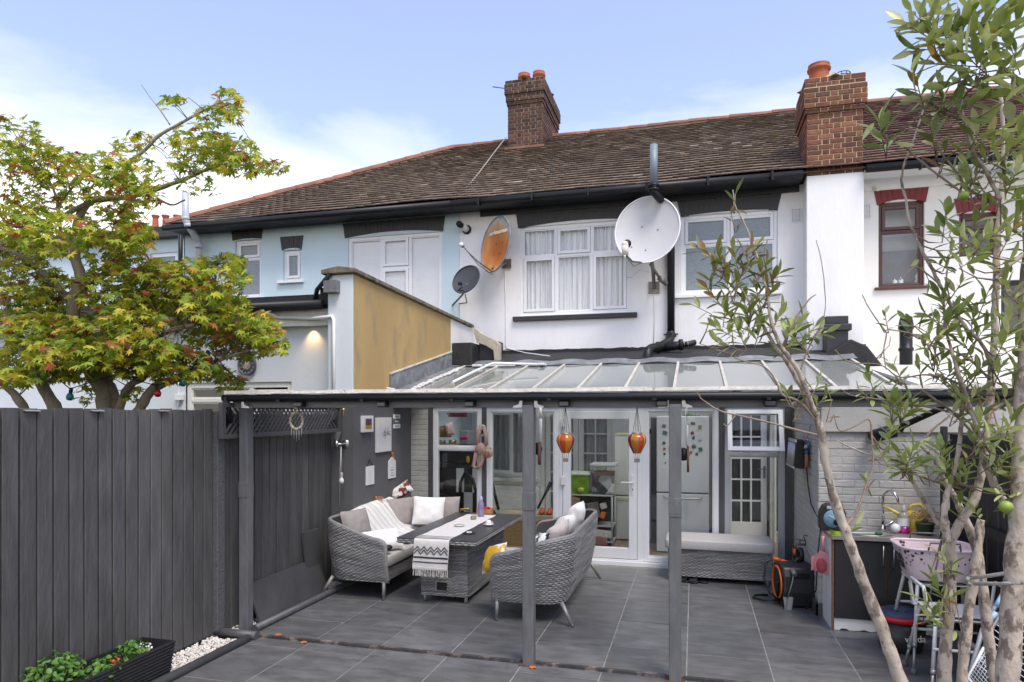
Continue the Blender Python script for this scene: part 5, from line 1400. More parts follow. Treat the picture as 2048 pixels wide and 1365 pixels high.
# ------------------------------------------------------------------ things on the table
ZT_ = .6965
def on_table(px, py, z=ZT_): return PZ(px, py, z)
p = on_table(962, 1034); t = thing('water_bottle', 'translucent lilac plastic water bottle on the table', 'bottle', p)
pur = M('lilac_plastic', (.36, .33, .52), .25, var=.05, translucent=.35)
m = MB(); m.lathe([(.001, 0), (.036, 0), (.040, .01), (.040, .06), (.035, .085), (.035, .10), (.040, .125), (.038, .16), (.026, .19), (.019, .20), (.019, .205)], p, seg=20); m.build('body', pur, t)
m = MB(); m.lathe([(.022, 0), (.022, .035), (.015, .04), (.015, .05), (.001, .05)], p + Vector((0, 0, .203)), seg=16); m.build('cap', M('lilac_cap', (.42, .38, .60), .4, var=.04), t)
p = on_table(970, 1028); t = thing('wooden_crate', 'small orange wooden crate with red contents on the table', 'crate', p)
wood = M('orange_wood', (.46, .20, .07), .6, var=.2, scale=20, stretch=(1, 1, 4))
for (a, b, c, d) in ((-.10, .10, -.075, -.067), (-.10, .10, .067, .075), (-.10, -.092, -.067, .067), (.092, .10, -.067, .067)):
    for k in range(3):
        m = MB(Matrix.Translation(p) @ Matrix.Rotation(.15, 4, 'Z')); m.box(a, b, c, d, .006+k*.022, .024+k*.022); m.build('slat', wood, t)
m = MB(Matrix.Translation(p) @ Matrix.Rotation(.15, 4, 'Z')); m.box(-.09, .09, -.065, .065, 0, .006); m.build('base', wood, t)
m = MB(); rg = random.Random(1)
for k in range(7): pillow(m, p + Vector((rg.uniform(-.06, .06), rg.uniform(-.04, .04), .045+rg.uniform(0, .025))), .08, .06, .03, (rg.uniform(-1, 1), rg.uniform(-1, 1), 1), seed=k, n=6)
solo(m, 'red_napkins', M('red_cloth', (.42, .015, .02), .9, var=.15), 'bunch of bright red napkins inside the orange crate', 'napkins')
p = on_table(947, 1040); t = thing('glass_jar', 'squat glass tea-light jar on the runner beside the bottle', 'jar', p)
m = MB(); m.lathe([(.001, 0), (.032, 0), (.034, .005), (.034, .045), (.031, .045), (.031, .01), (.001, .01)], p, seg=18); m.build('glass_wall', M('jar_glass', (.30, .29, .22), .15, var=.1, translucent=.3), t)
for (px, py, lab, cupped) in ((977, 1051, 'white coffee cup upside down on its saucer, right edge of the table', True), (919, 1053, 'white saucer lying on the table runner', False)):
    p = on_table(px, py, ZT_+.004); t = thing('saucer' if not cupped else 'cup_and_saucer', lab, 'saucer' if not cupped else 'cup', p)
    m = MB(); m.lathe([(.001, 0), (.035, 0), (.062, .012), (.063, .015), (.035, .005), (.001, .005)], p, seg=24); m.build('saucer_plate', M('porcelain', (.72, .71, .69), .2, var=.02), t)
    if cupped:
        m = MB(); m.lathe([(.036, 0), (.037, .012), (.032, .035), (.022, .052), (.001, .054)], p + Vector((0, 0, .008)), seg=20); m.build('cup_body', MATS['porcelain'], t)
        m = MB(); m.tube([p + Vector((.032, 0, .042)), p + Vector((.05, 0, .038)), p + Vector((.052, 0, .024)), p + Vector((.036, 0, .018))], .004, 6); m.build('cup_handle', MATS['porcelain'], t)
p = on_table(938, 1068); t = thing('ashtray', 'small flat black tray with a lighter on the table edge', 'tray', p)
m = MB(Matrix.Translation(p) @ Matrix.Rotation(-.3, 4, 'Z')); m.box(-.055, .055, -.05, .05, 0, .008); m.build('tray', black_plastic, t, bev=.003)
m = MB(Matrix.Translation(p + Vector((0, 0, .008)))); m.obox(Matrix.Translation((0, .0, .008)) @ Matrix.Rotation(.7, 4, 'Z'), .055, .026, .014)
solo(m, 'lighter', white_plastic, 'small white lighter lying on the black tray', 'lighter', bev=.004)
p = on_table(930, 1027); t = thing('napkin_box', 'dark box with yellow pencils at the far left corner of the table', 'box', p)
m = MB(Matrix.Translation(p) @ Matrix.Rotation(.4, 4, 'Z')); m.frame(-.06, .06, 0, .05, -.05, .05, .008); m.build('box_body', M('olive_box', (.07, .065, .03), .6, var=.3), t)
m = MB(); 
for k in range(4): m.tube([p + Vector((-.06+.02*k, -.02+.01*k, .055)), p + Vector((.05, .03-.02*k, .062))], .005, 6)
m.build('pencils', M('yellow_pencil', (.65, .40, .03), .5), t)
p = PY(768, 1097, 6.62); m = MB(); m.ball(p, .05, .07, .035, 12, 8); m.ball(p + Vector((.03, .05, .0)), .04, .05, .03, 10, 6)
solo(m, 'headphones', M('soft_black', (.012, .012, .013), .6, var=.2), 'soft black pouch lying at the near end of the left sofa seat', 'pouch')

# ------------------------------------------------------------------ storage bench
bn = thing('wicker_bench', 'long grey wicker storage bench with pale cushion before the glass doors', 'bench', (.3, 8.45, 0))
x0, x1, y0, y1, zb, zt = -.29, .86, 8.20, 8.74, .055, .37
m = MB()
weave(m, flat_surf((x0, y0, zb), (1, 0, 0), (0, 0, 1), (0, -1, 0)), x1-x0, zt-zb, .0158, .029, seed=31)
weave(m, flat_surf((x0, y1, zb), (0, -1, 0), (0, 0, 1), (-1, 0, 0)), y1-y0, zt-zb, .0158, .029, seed=32)
weave(m, flat_surf((x1, y0, zb), (0, 1, 0), (0, 0, 1), (1, 0, 0)), y1-y0, zt-zb, .0158, .029, seed=33)
o = m.build('woven_base', wick, bn); o['kind'] = 'stuff'
m = MB(); m.box(x0+.008, x1-.008, y0+.008, y1-.008, zb, zt); m.build('base_core', wick_back, bn)
m = MB(); slab_cushion(m, x0-.04, x1+.03, y0-.04, y1, zt+.002, zt+.125); m.build('seat_cushion', taupe_light, bn)
for (x, y) in ((x0+.04, y0+.04), (x1-.04, y0+.04), (x0+.04, y1-.04), (x1-.04, y1-.04)):
    m = MB(); m.tube([(x, y, .07), (x, y, 0)], .018, 10); m.build('leg', leg_mat, bn)
for i, (px, py) in enumerate(((1378, 1166), (1398, 1166))):
    p = PZ(px, py, 0); t = thing('slipper', ['black slider shoe under the bench, hidden partly by the post', 'black slider shoe under the bench, farther right from the post'][i], 'slipper', p, 'black sliders under the bench')
    R_ = Matrix.Translation(p) @ Matrix.Rotation(1.2+.3*i, 4, 'Z')
    m = MB(R_); m.ball((0, .06, .012), .042, .07, .013, 14, 6); m.ball((0, -.05, .012), .034, .06, .013, 14, 6); m.build('sole', black_plastic, t)
    m = MB(R_); m.grid(lambda u, v: (.044*cos(pi*u), .02+.09*v, .012+.045*sin(pi*u)*(1-.35*v)), 12, 4); m.build('strap', black_plastic, t)

# ------------------------------------------------------------------ hose reel
hx, hy = 1.0, 7.56
hr_ = thing('hose_reel', 'black box hose reel with an orange ring beside the brick wall', 'hose reel', (hx, hy, 0))
ro = Matrix.Translation((hx, hy, 0)) @ Matrix.Rotation(.16, 4, 'Z')
reel_blk = M('reel_black', (.016, .016, .018), .42, var=.15)
prof_ = [(-.20, .03), (-.17, .0), (.17, .0), (.20, .03), (.215, .16), (.205, .32), (.16, .405), (.08, .43), (-.08, .43), (-.16, .405), (-.205, .32), (-.215, .16)]
m = MB(ro); m.prism(prof_, -.155, .155, 'x'); m.build('body', reel_blk, hr_, bev=.02)
m = MB(ro); m.lathe([(.155, 0), (.175, .004), (.175, .018), (.155, .018), (.155, 0)], (-.155, 0, .215), (-1, 0, 0), 32); m.build('orange_ring', M('hose_orange', (.70, .14, .01), .45, var=.06), hr_)
m = MB(ro); m.lathe([(.001, .012), (.10, .010), (.155, .004)], (-.155, 0, .215), (-1, 0, 0), 28); m.obox(Matrix.Translation((-.17, -.04, .16)) @ Matrix.Rotation(.3, 4, 'X'), .012, .05, .16); m.build('side_disc', black_plastic, hr_)
m = MB(ro); m.box(-.08, .10, -.212, -.206, .30, .36); m.build('grip_shade_patch', M('grip_shade', (.004, .004, .004), .9), hr_, bev=.01)  # near-black patch on the body, painted as shade in a grip hollow
m = MB(ro); m.tube([(-.06, -.19, .37), (-.08, -.25, .30), (-.11, -.26, .20), (-.13, -.25, .12)], .008, 8); m.tube([(-.065, -.17, .39), (-.055, -.24, .345)], .024, 10); m.build('crank', M('crank_grey', (.14, .14, .14), .4), hr_)
m = MB(ro); m.grid(lambda u, v: (-.13+.09*(u-.5)*(1-.3*v) + .008*sin(u*9), -.258-.01*sin(u*7+v*3), .13-.17*v), 10, 8); m.build('plastic_bag', M('clear_film', (.45, .46, .47), .2, var=.2, scale=30, translucent=.5), hr_)
m = MB(ro); m.tube([(.0, .0, .42), (.06, .02, .46), (.1, .05, .47), (.10, .05, .42)], .02, 8); m.lathe([(.06, -.02), (.085, -.02), (.085, .02), (.06, .02), (.06, -.02)], (.11, .14, .47), (1, 0, 0), 20); m.build('top_guide', reel_blk, hr_)
m = MB()
q = ro @ Vector((-.15, -.05, .2)); 
m.tube([ro @ Vector((-.16, -.1, .05)), ro @ Vector((-.26, -.08, .12)), ro @ Vector((-.30, -.02, .26)), ro @ Vector((-.27, .04, .40)), ro @ Vector((-.18, .06, .45)), ro @ Vector((-.10, .05, .44))], .011, 8)
m.tube([ro @ Vector((-.16, -.05, .04)), ro @ Vector((-.30, 0, .02)), ro @ Vector((-.38, .10, .02)), ro @ Vector((-.34, .2, .02)), ro @ Vector((-.2, .22, .02))], .011, 8)
hose = solo(m, 'garden_hose', black_plastic, 'black garden hose looping out of the left side of the reel', 'hose')
m = MB(); m.tube([ro @ Vector((-.19, .06, .45)), ro @ Vector((-.12, .05, .435))], .02, 10); m.tube([ro @ Vector((-.12, .05, .435)), ro @ Vector((-.05, .04, .42))], .015, 10); o = m.build('nozzle', MATS['hose_orange'], hose)
# wall tap with orange connector
m = MB(); p = PX(1612, 1090, RX)
m.tube([p, p + Vector((-.10, 0, 0)), p + Vector((-.11, 0, -.05))], .013, 8); m.tube([p + Vector((-.06, 0, 0)), p + Vector((-.06, 0, .05))], .008, 6); m.tube([p + Vector((-.10, -.0, .055)), p + Vector((-.02, 0, .045))], .007, 6)
m.tube([p + Vector((0, -.04, .0)), p + Vector((-.03, -.04, .10)), p + Vector((-.03, -.1, .12)), p + Vector((0, -.1, .12))], .006, 6)
tp = solo(m, 'garden_tap', dull_metal, 'brass outdoor tap on the grey brick side wall', 'tap')
m = MB(); m.tube([p + Vector((-.11, 0, -.05)), p + Vector((-.115, 0, -.12))], .022, 10); m.build('connector', MATS['hose_orange'], tp)
m = MB(); m.tube([p + Vector((-.115, 0, -.12)), p + Vector((-.12, -.02, -.3)), p + Vector((-.09, -.05, -.55)), p + Vector((-.13, -.02, -.68))], .011, 8); solo(m, 'supply_hose', black_plastic, 'short black hose hanging from the tap to the reel', 'hose')

# ================================================================== THINGS ON THE DARK WALL
WX = PX1 + .012
def wall_rect(pxa, pya, pxb, pyb, X=WX):
    a = PX(pxa, pya, X); b = PX(pxb, pyb, X); return a.y, b.y, b.z, a.z
ya, yb, za, zb = wall_rect(721, 832, 742, 864)
t = thing('picture_frame', 'small white box frame with a dark and orange print, left on the grey wall', 'picture', (WX, ya, za))
m = MB(); m.box(WX, WX+.035, ya, yb, za, zb); m.build('frame', white_plastic, t, bev=.003)
m = MB(); m.box(WX+.0352, WX+.037, ya+.06, yb-.05, za+.10*(zb-za)+.02, zb-.035); m.build('print', M('dark_print', (.10, .06, .075), .4, var=.5, scale=25), t)
m = MB(); m.box(WX+.0372, WX+.038, ya+.06, yb-.05, za+.04, za+.085); m.build('print_band', M('orange_print', (.50, .26, .04), .4, var=.3, scale=20), t)
ya, yb, za, zb = wall_rect(750, 836, 779, 902)
t = thing('canvas_picture', 'tall white canvas with a pale grey flower print on the grey wall', 'picture', (WX, ya, za))
m = MB(); m.box(WX, WX+.03, ya, yb, za, zb); m.build('canvas', M('canvas_white', (.66, .65, .63), .8, var=.05, scale=5), t, bev=.003)
m = MB(); c = Vector((WX+.0312, ya+(yb-ya)*.60, za+(zb-za)*.52)); rg = random.Random(12)
for k in range(26):
    a = rg.uniform(0, 2*pi); L_ = rg.uniform(.03, .10); d = Vector((0, cos(a)*1.6, sin(a))); m.bar(c + d*.012, c + d*L_, .001, .004, up=(1, 0, 0)); m.bar(c + d*.012, c + d*L_*.7, .004, .001, up=(1, 0, 0))
m.build('flower_print', M('print_grey', (.28, .28, .27), .8, var=.2), t)
m = MB(); m.ball(c, .002, .022, .012, 10, 6); m.build('flower_eye', white_plastic, t)
ya, yb, za, zb = wall_rect(786, 829, 799, 857)
t = thing('plaque_sign', 'sign of three little plaques hung one below another on the grey wall', 'sign', (WX, ya, za))
for k in range(3):
    h = (zb-za)/3; z0 = za + h*(2-k)
    m = MB(); m.box(WX, WX+.012, ya - (.02 if k == 1 else 0), yb, z0+.004, z0+h-.002); pl = m.build('plaque', M('plaque_dark', (.12, .12, .125), .6) if k == 1 else white_plastic, t)
    m = MB()
    for j in range(4): m.box(WX+.0125, WX+.0135, ya+.04+j*(yb-ya-.08)/4, ya+.04+(j+.75)*(yb-ya-.08)/4, z0+h*.35, z0+h*(.75 if j == 0 else .62))
    m.build('marks', white_plastic if k == 1 else MATS['print_grey'], pl)
m = MB(); m.tube([(WX+.005, (ya+yb)/2, zb), (WX+.01, (ya+yb)/2+.03, zb+.04)], .005, 5); m.build('twine', M('twine', (.40, .28, .12), .9), t)
ya, yb, za, zb = wall_rect(731, 934, 747, 968)
t = thing('plaque_sign', 'plain white rectangular plaque with faint lines, lower left on the grey wall', 'sign', (WX, ya, za))
m = MB(); m.box(WX, WX+.012, ya, yb, za, zb); m.build('plaque', white_plastic, t, bev=.002)
m = MB()
for k in range(7): m.box(WX+.0122, WX+.013, ya+.05, yb-.06, za+.03+k*(zb-za-.06)/7, za+.034+k*(zb-za-.06)/7)
m.build('faint_lines', M('faint_grey', (.50, .50, .50), .7), t)
m = MB(); m.tube([(WX+.008, ya+.03, zb), (WX+.01, (ya+yb)/2-.02, zb+.085), (WX+.008, yb-.03, zb)], .004, 5); m.build('cord', black_plastic, t)
ya, yb, za, zb = wall_rect(776, 915, 790, 955)
t = thing('plaque_sign', 'white house-shaped plaque with an orange bow, lower right on the grey wall', 'sign', (WX, ya, za))
m = MB(); m.prism([(ya, za), (yb, za), (yb, zb-.06), ((ya+yb)/2, zb+.0), (ya, zb-.06)], WX, WX+.012, 'x'); m.build('plaque', white_plastic, t)
m = MB()
for k in range(4): m.box(WX+.0122, WX+.013, ya+.05, yb-.05, za+.03+k*.035, za+.03+k*.035+(.012 if k in (0, 2) else .006))
m.build('marks', MATS['print_grey'], t)
m = MB(); c = Vector((WX+.015, (ya+yb)/2, zb+.02)); m.bar(c, c+Vector((0, .06, -.05)), .008, .014); m.bar(c, c+Vector((0, -.03, .045)), .008, .014); m.bar(c, c+Vector((0, .02, .04)), .008, .014); m.build('bow', M('orange_ribbon', (.55, .24, .03), .7), t)

# wall lamp and hanging bulb on the end of the party wall
p = PY(691, 888, PYF-.012); t = thing('wall_lamp', 'steel wall lamp with clear cone glass on the dark wall end', 'wall lamp', p)
m = MB(); m.lathe([(.001, .015), (.045, .012), (.05, 0)], p, (0, -1, 0), 20); m.tube([p, p + Vector((0, -.09, 0)), p + Vector((-.03, -.11, .0)), p + Vector((-.05, -.11, .0))], .012, 8); m.tube([p + Vector((-.055, -.11, -.03)), p + Vector((-.055, -.11, .04))], .022, 12); m.build('bracket', steel, t)
m = MB(); m.lathe([(.022, 0), (.06, .11)], p + Vector((-.055, -.11, .035)), seg=18); m.build('lamp_shade', M('cone_glass', (.35, .35, .34), .15, var=.05, translucent=.5), t)
p = PY(683, 962, PYF-.10); t = thing('hanging_bulb', 'white bulb hanging on a doubled white cord by the dark wall end', 'bulb', p)
m = MB(); m.lathe([(.001, -.035), (.02, -.03), (.03, -.01), (.028, .01), (.016, .035), (.014, .04)], p, seg=16); m.build('bulb', white_plastic, t)
m = MB(); m.lathe([(.015, .04), (.017, .045), (.017, .09), (.008, .10)], p, seg=12); m.build('socket', M('beige_socket', (.45, .40, .34), .5), t)
m = MB(); m.tube([p + Vector((0, 0, .10)), p + Vector((-.005, 0, .40))], .003, 5); m.tube([p + Vector((-.005, 0, .40)), p + Vector((-.02, 0, .1)), p + Vector((-.035, .02, -.30))], .003, 5); m.build('cord', white_plastic, t)

# ================================================================== HANGING ORNAMENTS
YH = 5.20
def balloon(px, lab, cols):
    c = PY(px, 886, YH); t = thing('balloon_ornament', lab, 'hanging ornament', c, 'glass hot-air balloons hung from the beam')
    prof = [(.027, -.080), (.040, -.055), (.060, -.015), (.068, .015), (.066, .042), (.052, .062), (.036, .070)]
    for g in range(8):
        m = MB(); a0 = 2*pi*g/8 + .2
        def fn(u, v):
            q = v*(len(prof)-1); i = min(int(q), len(prof)-2); f = q-i
            r = prof[i][0]*(1-f)+prof[i+1][0]*f; z = prof[i][1]*(1-f)+prof[i+1][1]*f
            a = a0 + u*2*pi/8; r *= 1+.03*sin(pi*u)
            return c + Vector((r*cos(a), r*sin(a), z))
        m.grid(fn, 4, 18); m.build('glass_gore', cols[g % len(cols)], t)
    m = MB()
    for g in range(8):
        a = 2*pi*g/8 + .2; m.tube([c + Vector((r*1.01*cos(a), r*1.01*sin(a), z)) for r, z in prof], .0022, 5)
    m.lathe([(.030, .066), (.040, .070), (.038, .078), (.028, .076), (.030, .066)], c, seg=20); m.build('ribs', M('pewter_wire', (.35, .33, .30), .4, metal=.7), t)
    m = MB()
    for a in (.5, 2.1, 3.6, 5.2): m.tube([c + Vector((.026*cos(a), .026*sin(a), -.078)), c + Vector((.020*cos(a), .020*sin(a), -.125))], .0016, 5)
    m.build('rods', MATS['pewter_wire'], t)
    m = MB(); m.box(c.x-.02, c.x+.02, c.y-.016, c.y+.016, c.z-.148, c.z-.122); m.build('basket', M('woven_basket', (.16, .13, .10), .8, var=.4, scale=120), t, bev=.002)
    m = MB(); tp_ = Vector((c.x, c.y, 2.03))
    for a in (.5, 2.1, 3.6, 5.2): m.tube([c + Vector((.034*cos(a), .034*sin(a), .074)), tp_], .0016, 4)
    m.build('cords', black_plastic, t)
amber = M('amber_glass', (.62, .26, .02), .08, var=.15, scale=20, translucent=.45, coat=.5)
orange_g = M('orange_glass', (.60, .10, .015), .08, var=.15, scale=20, translucent=.45, coat=.5)
red_g = M('red_glass', (.34, .012, .012), .08, var=.15, scale=20, translucent=.4, coat=.5)
balloon(1131, 'yellow and orange glass balloon ornament right of the middle post', [amber, orange_g, amber, red_g])
balloon(1274, 'red and orange glass balloon ornament in front of the door stile', [red_g, amber, orange_g, amber])
def chime(px, lab, tubes, disc):
    c = PY(px, 815, 5.36); t = thing('wind_chime', lab, 'wind chime', c, 'wind chimes hung behind the posts')
    for i, (px2, y0, y1, mat, r) in enumerate(tubes):
        m = MB(); m.tube([PY(px2, y0, 5.36), PY(px2, y1, 5.36)], r, 10); m.build('tube', mat, t)
    m = MB(); q = PY(disc[0], disc[1], 5.37); m.lathe([(.001, -.006), (.05, -.006), (.05, .006), (.001, .006)], q, (0, -1, 0), 24); m.build('disc', black_plastic, t)
    m = MB(); q2 = PY(disc[0]+10, disc[1]-2, 5.36)
    m.tube([PY(tubes[0][0], 800, 5.36), PY(tubes[0][0], tubes[0][1], 5.36)], .002, 4); m.tube([q, PY(px, 815, 5.36)], .002, 4); m.build('cord', white_plastic, t)
walnut = M('walnut_tube', (.16, .085, .05), .5, var=.3, scale=20)
chime(1078, 'wind chime of white and brown tubes peeping out right of the middle post', [(1081, 815, 838, white_plastic, .010), (1081, 838, 885, white_plastic, .014), (1079, 885, 930, walnut, .014)], (1072, 898))
chime(1372, 'wind chime with a black disc peeping out right of the right-hand post', [(1374, 850, 893, white_plastic, .010), (1376, 893, 945, walnut, .009)], (1366, 909))
# beaded ring
c = PY(593, 842, 5.24); t = thing('beaded_ring', 'beaded rope ring with tassels hanging in front of the trellis', 'hanging ornament', c)
m = MB(); rg = random.Random(3)
for k in range(46):
    a = 2*pi*k/46; m.ball(c + Vector((.062*cos(a), rg.uniform(-.006, .006), .072*sin(a))), .012, seg=7, rings=5)
m.build('bead', M('jute_bead', (.35, .26, .17), .8, var=.3, scale=60, island=1, rnd_cols=[(0, (.22, .15, .10)), (.5, (.42, .33, .23)), (1, (.55, .50, .42))]), t)
m = MB()
for k, h in enumerate((.08, .10, .12, .11, .08)): x = c.x-.05+.025*k; m.tube([(x, c.y, c.z-.06), (x, c.y, c.z-.06-h)], .004, 5)
m.build('tassel', M('grey_tassel', (.30, .29, .27), .8), t)
m = MB(); m.tube([c + Vector((0, 0, .07)), c + Vector((0, 0, .19))], .003, 5); m.ball(c + Vector((0, -.005, .115)), .018, seg=10); m.build('cord', MATS['beige_socket'], t)
c = PY(687, 820, 5.6); t = thing('key_charm', 'small brass charm with a white eye hanging by the trellis end', 'hanging ornament', c)
m = MB(); m.lathe([(.012, -.003), (.02, -.003), (.02, .003), (.012, .003), (.012, -.003)], c + Vector((0, 0, .03)), (0, 1, 0), 14); m.tube([c + Vector((0, 0, .01)), c + Vector((0, 0, -.06))], .007, 6); m.ball(c, .016, seg=8); m.tube([c+Vector((0, 0, .05)), c+Vector((0, 0, .12))], .002, 4); m.build('charm', M('brass', (.55, .40, .18), .35, metal=.8), t)

# plush monkey hanging on the dark post, white thermostat
YM = 8.80
t = thing('plush_monkey', 'pink plush monkey toy hanging by its long arms from the dark window post', 'plush toy', PY(965, 900, YM))
fur = M('pink_plush', (.50, .33, .27), .95, var=.14, scale=40, bump=.9, bscale=90)
def P_(x, y): return PY(x, y, YM-.05)
m = MB(); b = P_(962, 898); m.ball(b, .082, .065, .082, 14, 10)
m.tube([P_(955, 890), P_(956, 872), P_(962, 852)], [.030, .026, .028], 10); m.tube([P_(972, 890), P_(972, 872), P_(967, 852)], [.030, .026, .028], 10)
m.tube([P_(953, 906), P_(950, 920), P_(946, 932), P_(952, 936)], [.034, .028, .026, .028], 10); m.tube([P_(966, 908), P_(966, 920), P_(961, 931), P_(953, 937)], [.034, .028, .026, .030], 10)
m.ball(P_(977, 907) + Vector((0, -.03, 0)), .066, .058, .066, 14, 10); m.ball(P_(981, 897), .016, .014, .018, 8, 6); m.ball(P_(972, 914), .016, .014, .018, 8, 6)
m.build('body', fur, t)
m = MB(); m.ball(P_(977, 907) + Vector((0.005, -.075, -.004)), .040, .024, .038, 12, 8); m.build('face', M('tan_face', (.34, .20, .12), .9, var=.1), t)
m = MB(); m.ball(P_(976, 904) + Vector((-.008, -.098, 0.01)), .008, seg=6, rings=4); m.ball(P_(979, 906) + Vector((.012, -.098, 0.01)), .008, seg=6, rings=4); m.build('eyes', black_plastic, t)
t = thing('thermostat', 'white thermometer box with a small dark screen on the dark window post', 'thermometer', PY(966, 862, LY-.03))
p = PY(966, 862, LY-.015); m = MB(); m.box(p.x-.028, p.x+.028, p.y-.025, p.y, p.z-.075, p.z+.055); m.lathe([(.001, .0), (.03, 0), (.03, .025), (.001, .025)], (p.x, p.y, p.z+.055), (0, -1, 0), 16); m.build('case', white_plastic, t, bev=.006)
m = MB(); m.box(p.x-.015, p.x+.015, p.y-.0275, p.y-.0255, p.z-.04, p.z+.02); m.build('screen', M('lcd', (.03, .035, .03), .2), t)

# heater on the side wall with colourful charm
p = PX(1597, 903, RX-.04)
t = thing('patio_heater', 'black box heater with a silver grille on the side brick wall', 'heater', p)
ya, yb = 7.62, 8.16
m = MB(Matrix.Translation((RX-.10, (ya+yb)/2, p.z)) @ Matrix.Rotation(radians(5), 4, 'Y')); w = (yb-ya)/2; m.box(-.05, .05, -w, w, -.15, .15); m.build('case', black_plastic, t, bev=.008)
m2 = MB(m.M); m2.box(-.056, -.051, -w+.01, w-.01, -.14, .12); m2.build('reflector_back', M('element_dark', (.09, .09, .085), .4, metal=.4), t)
m2 = MB(m.M)
for k in range(12): y = -w+.03+(2*w-.06)*k/11; m2.tube([(-.062, y, -.13), (-.062, y, .11)], .004, 6)
m2.box(-.064, -.051, -w, w, .12, .15); m2.box(-.064, -.051, -w, w, -.155, -.135); m2.build('grille', M('grille_silver', (.55, .55, .54), .35, metal=.7), t)
q = PX(1613, 893, RX-.05); t = thing('bead_charm', 'multicoloured beaded charm with an orange tassel on the brick corner', 'hanging ornament', q)
rg = random.Random(9); bc = [M('bead_red', (.45, .03, .03), .4), M('bead_blue', (.03, .10, .35), .4), M('bead_teal', (.05, .32, .33), .4), M('bead_cream', (.6, .52, .40), .5)]
for k in range(12):
    a = 2*pi*k/12; m = MB(); m.ball(q + Vector((rg.uniform(-.01, .01), .035*cos(a), .02+.045*sin(a))), .016, seg=8, rings=5); m.build('bead', bc[k % 4], t)
m = MB(); m.ball(q + Vector((0, 0, -.06)), .022, seg=10); m.build('eye_bead', bc[1], t)
m = MB(); m.tube([q + Vector((0, 0, -.08)), q + Vector((0, 0, -.22))], [.014, .02], 8); m.build('tassel', M('orange_tassel', (.42, .17, .05), .9), t)
m = MB(); m.tube([q + Vector((0, 0, .07)), q + Vector((.04, 0, .22))], .004, 5); m.build('cord', MATS['twine'], t)
m = MB(); m.tube([q + Vector((.0, .0, -.22)), PX(1616, 970, RX-.02), PX(1622, 1010, RX-.02), PY(1640, 1042, 7.12), PY(1648, 1046, 7.0)], .006, 6)
solo(m, 'power_cable', black_plastic, 'thin black cable dropping from the heater to the cable reel', 'cable')
# ================================================================== INSIDE THE LEAN-TO
# french doors in the house wall (white, two columns of panes per leaf)
lace = M('lace_curtain', (.42, .43, .42), .9, var=.35, scale=12, stretch=(2.2, 1, .3), translucent=.2)
def glazed_leaf(root, nm, x0, x1, z0, z1, Y, nc, nr, mat, st=.09, rail_b=.20, Mx=None, glassm=None, zsplit=None):
    m = MB(Mx); m.frame(x0, x1, z0, z1, Y, Y+.045, st, rail_b); l = m.build(nm, mat, root, bev=.003)
    m = MB(Mx)
    for k in range(1, nc): x = x0+st+(x1-x0-2*st)*k/nc; m.box(x-.012, x+.012, Y+.006, Y+.04, z0+rail_b, z1-st)
    for k in range(1, nr):
        z = z0+rail_b+(z1-st-z0-rail_b)*k/nr
        for c in range(nc):
            xa = x0+st+(x1-x0-2*st)*c/nc + (.012 if c else 0); xb = x0+st+(x1-x0-2*st)*(c+1)/nc - (.012 if c < nc-1 else 0)
            m.box(xa, xb, Y+.006, Y+.04, z-.012, z+.012)
    m.build('glazing_bars', mat, l)
    m = MB(Mx); m.box(x0+st, x1-st, Y+.02, Y+.026, z0+rail_b, z1-st); m.build('pane', glassm or clear_glass, l)
    return l
fdr = thing('french_doors', 'cream french doors with small panes and lace curtains inside the lean-to', 'doors', ((fd[0]+fd[1])/2, WY, 0))
mid = (fd[0]+fd[1])/2
m = MB(); m.box(fd[0]-.07, fd[0], WY-.03, WY+.05, .05, fd[3]+.06); m.box(fd[1], fd[1]+.07, WY-.03, WY+.05, .05, fd[3]+.06); m.box(fd[0], fd[1], WY-.03, WY+.05, fd[3], fd[3]+.06); m.build('door_frame', upvc_in, fdr)
glazed_leaf(fdr, 'door', fd[0]+.005, mid-.003, .06, fd[3]-.01, WY+.01, 2, 5, upvc_in)
glazed_leaf(fdr, 'door', mid+.003, fd[1]-.005, .06, fd[3]-.01, WY+.01, 2, 5, upvc_in)
cu = MB(); cu.grid(lambda u, v: (fd[0]-.05+(fd[1]-fd[0]+.1)*u, WY+.12+.018*sin(u*70)+.012*sin(u*31+v*5), .1+1.95*v), 140, 10)
solo(cu, 'lace_curtain', lace, 'grey lace curtain behind the french doors in the lean-to', 'curtain')
wi = thing('casement_window', 'cream casement window standing ajar in the lean-to back wall', 'window', ((fw_[0]+fw_[1])/2, WY, .85))
m = MB(); m.frame(fw_[0], fw_[1], fw_[2], fw_[3], WY-.02, WY+.06, .06); m.build('frame', upvc_in, wi)
Mx = Matrix.Translation((fw_[0]+.06, WY-.02, 0)) @ Matrix.Rotation(radians(-28), 4, 'Z')
m = MB(Mx); m.frame(0, (fw_[1]-fw_[0])*.62, fw_[2]+.06, fw_[3]-.06, -.04, 0, .055); m.build('sash', upvc_in, wi)
m = MB(Mx); m.box(.055, (fw_[1]-fw_[0])*.62-.055, -.022, -.018, fw_[2]+.115, fw_[3]-.115); m.build('pane', clear_glass, wi)
m = MB(); m.box(fw_[0]-.06, fw_[1]+.06, WY-.12, WY+.02, fw_[2]-.09, fw_[2]-.02); m.box(fw_[0]-.02, fw_[1]+.02, WY-.07, WY, fw_[2]-.15, fw_[2]-.09); m.build('window_sill', upvc_in, wi, bev=.01)
cu = MB(); cu.grid(lambda u, v: (fw_[0]-.05+(fw_[1]-fw_[0]+.1)*u, WY+.13+.018*sin(u*50)+.012*sin(u*21+v*5), fw_[2]-.05+1.3*v), 90, 10)
solo(cu, 'lace_curtain', lace, 'grey lace curtain behind the casement window in the lean-to', 'curtain')
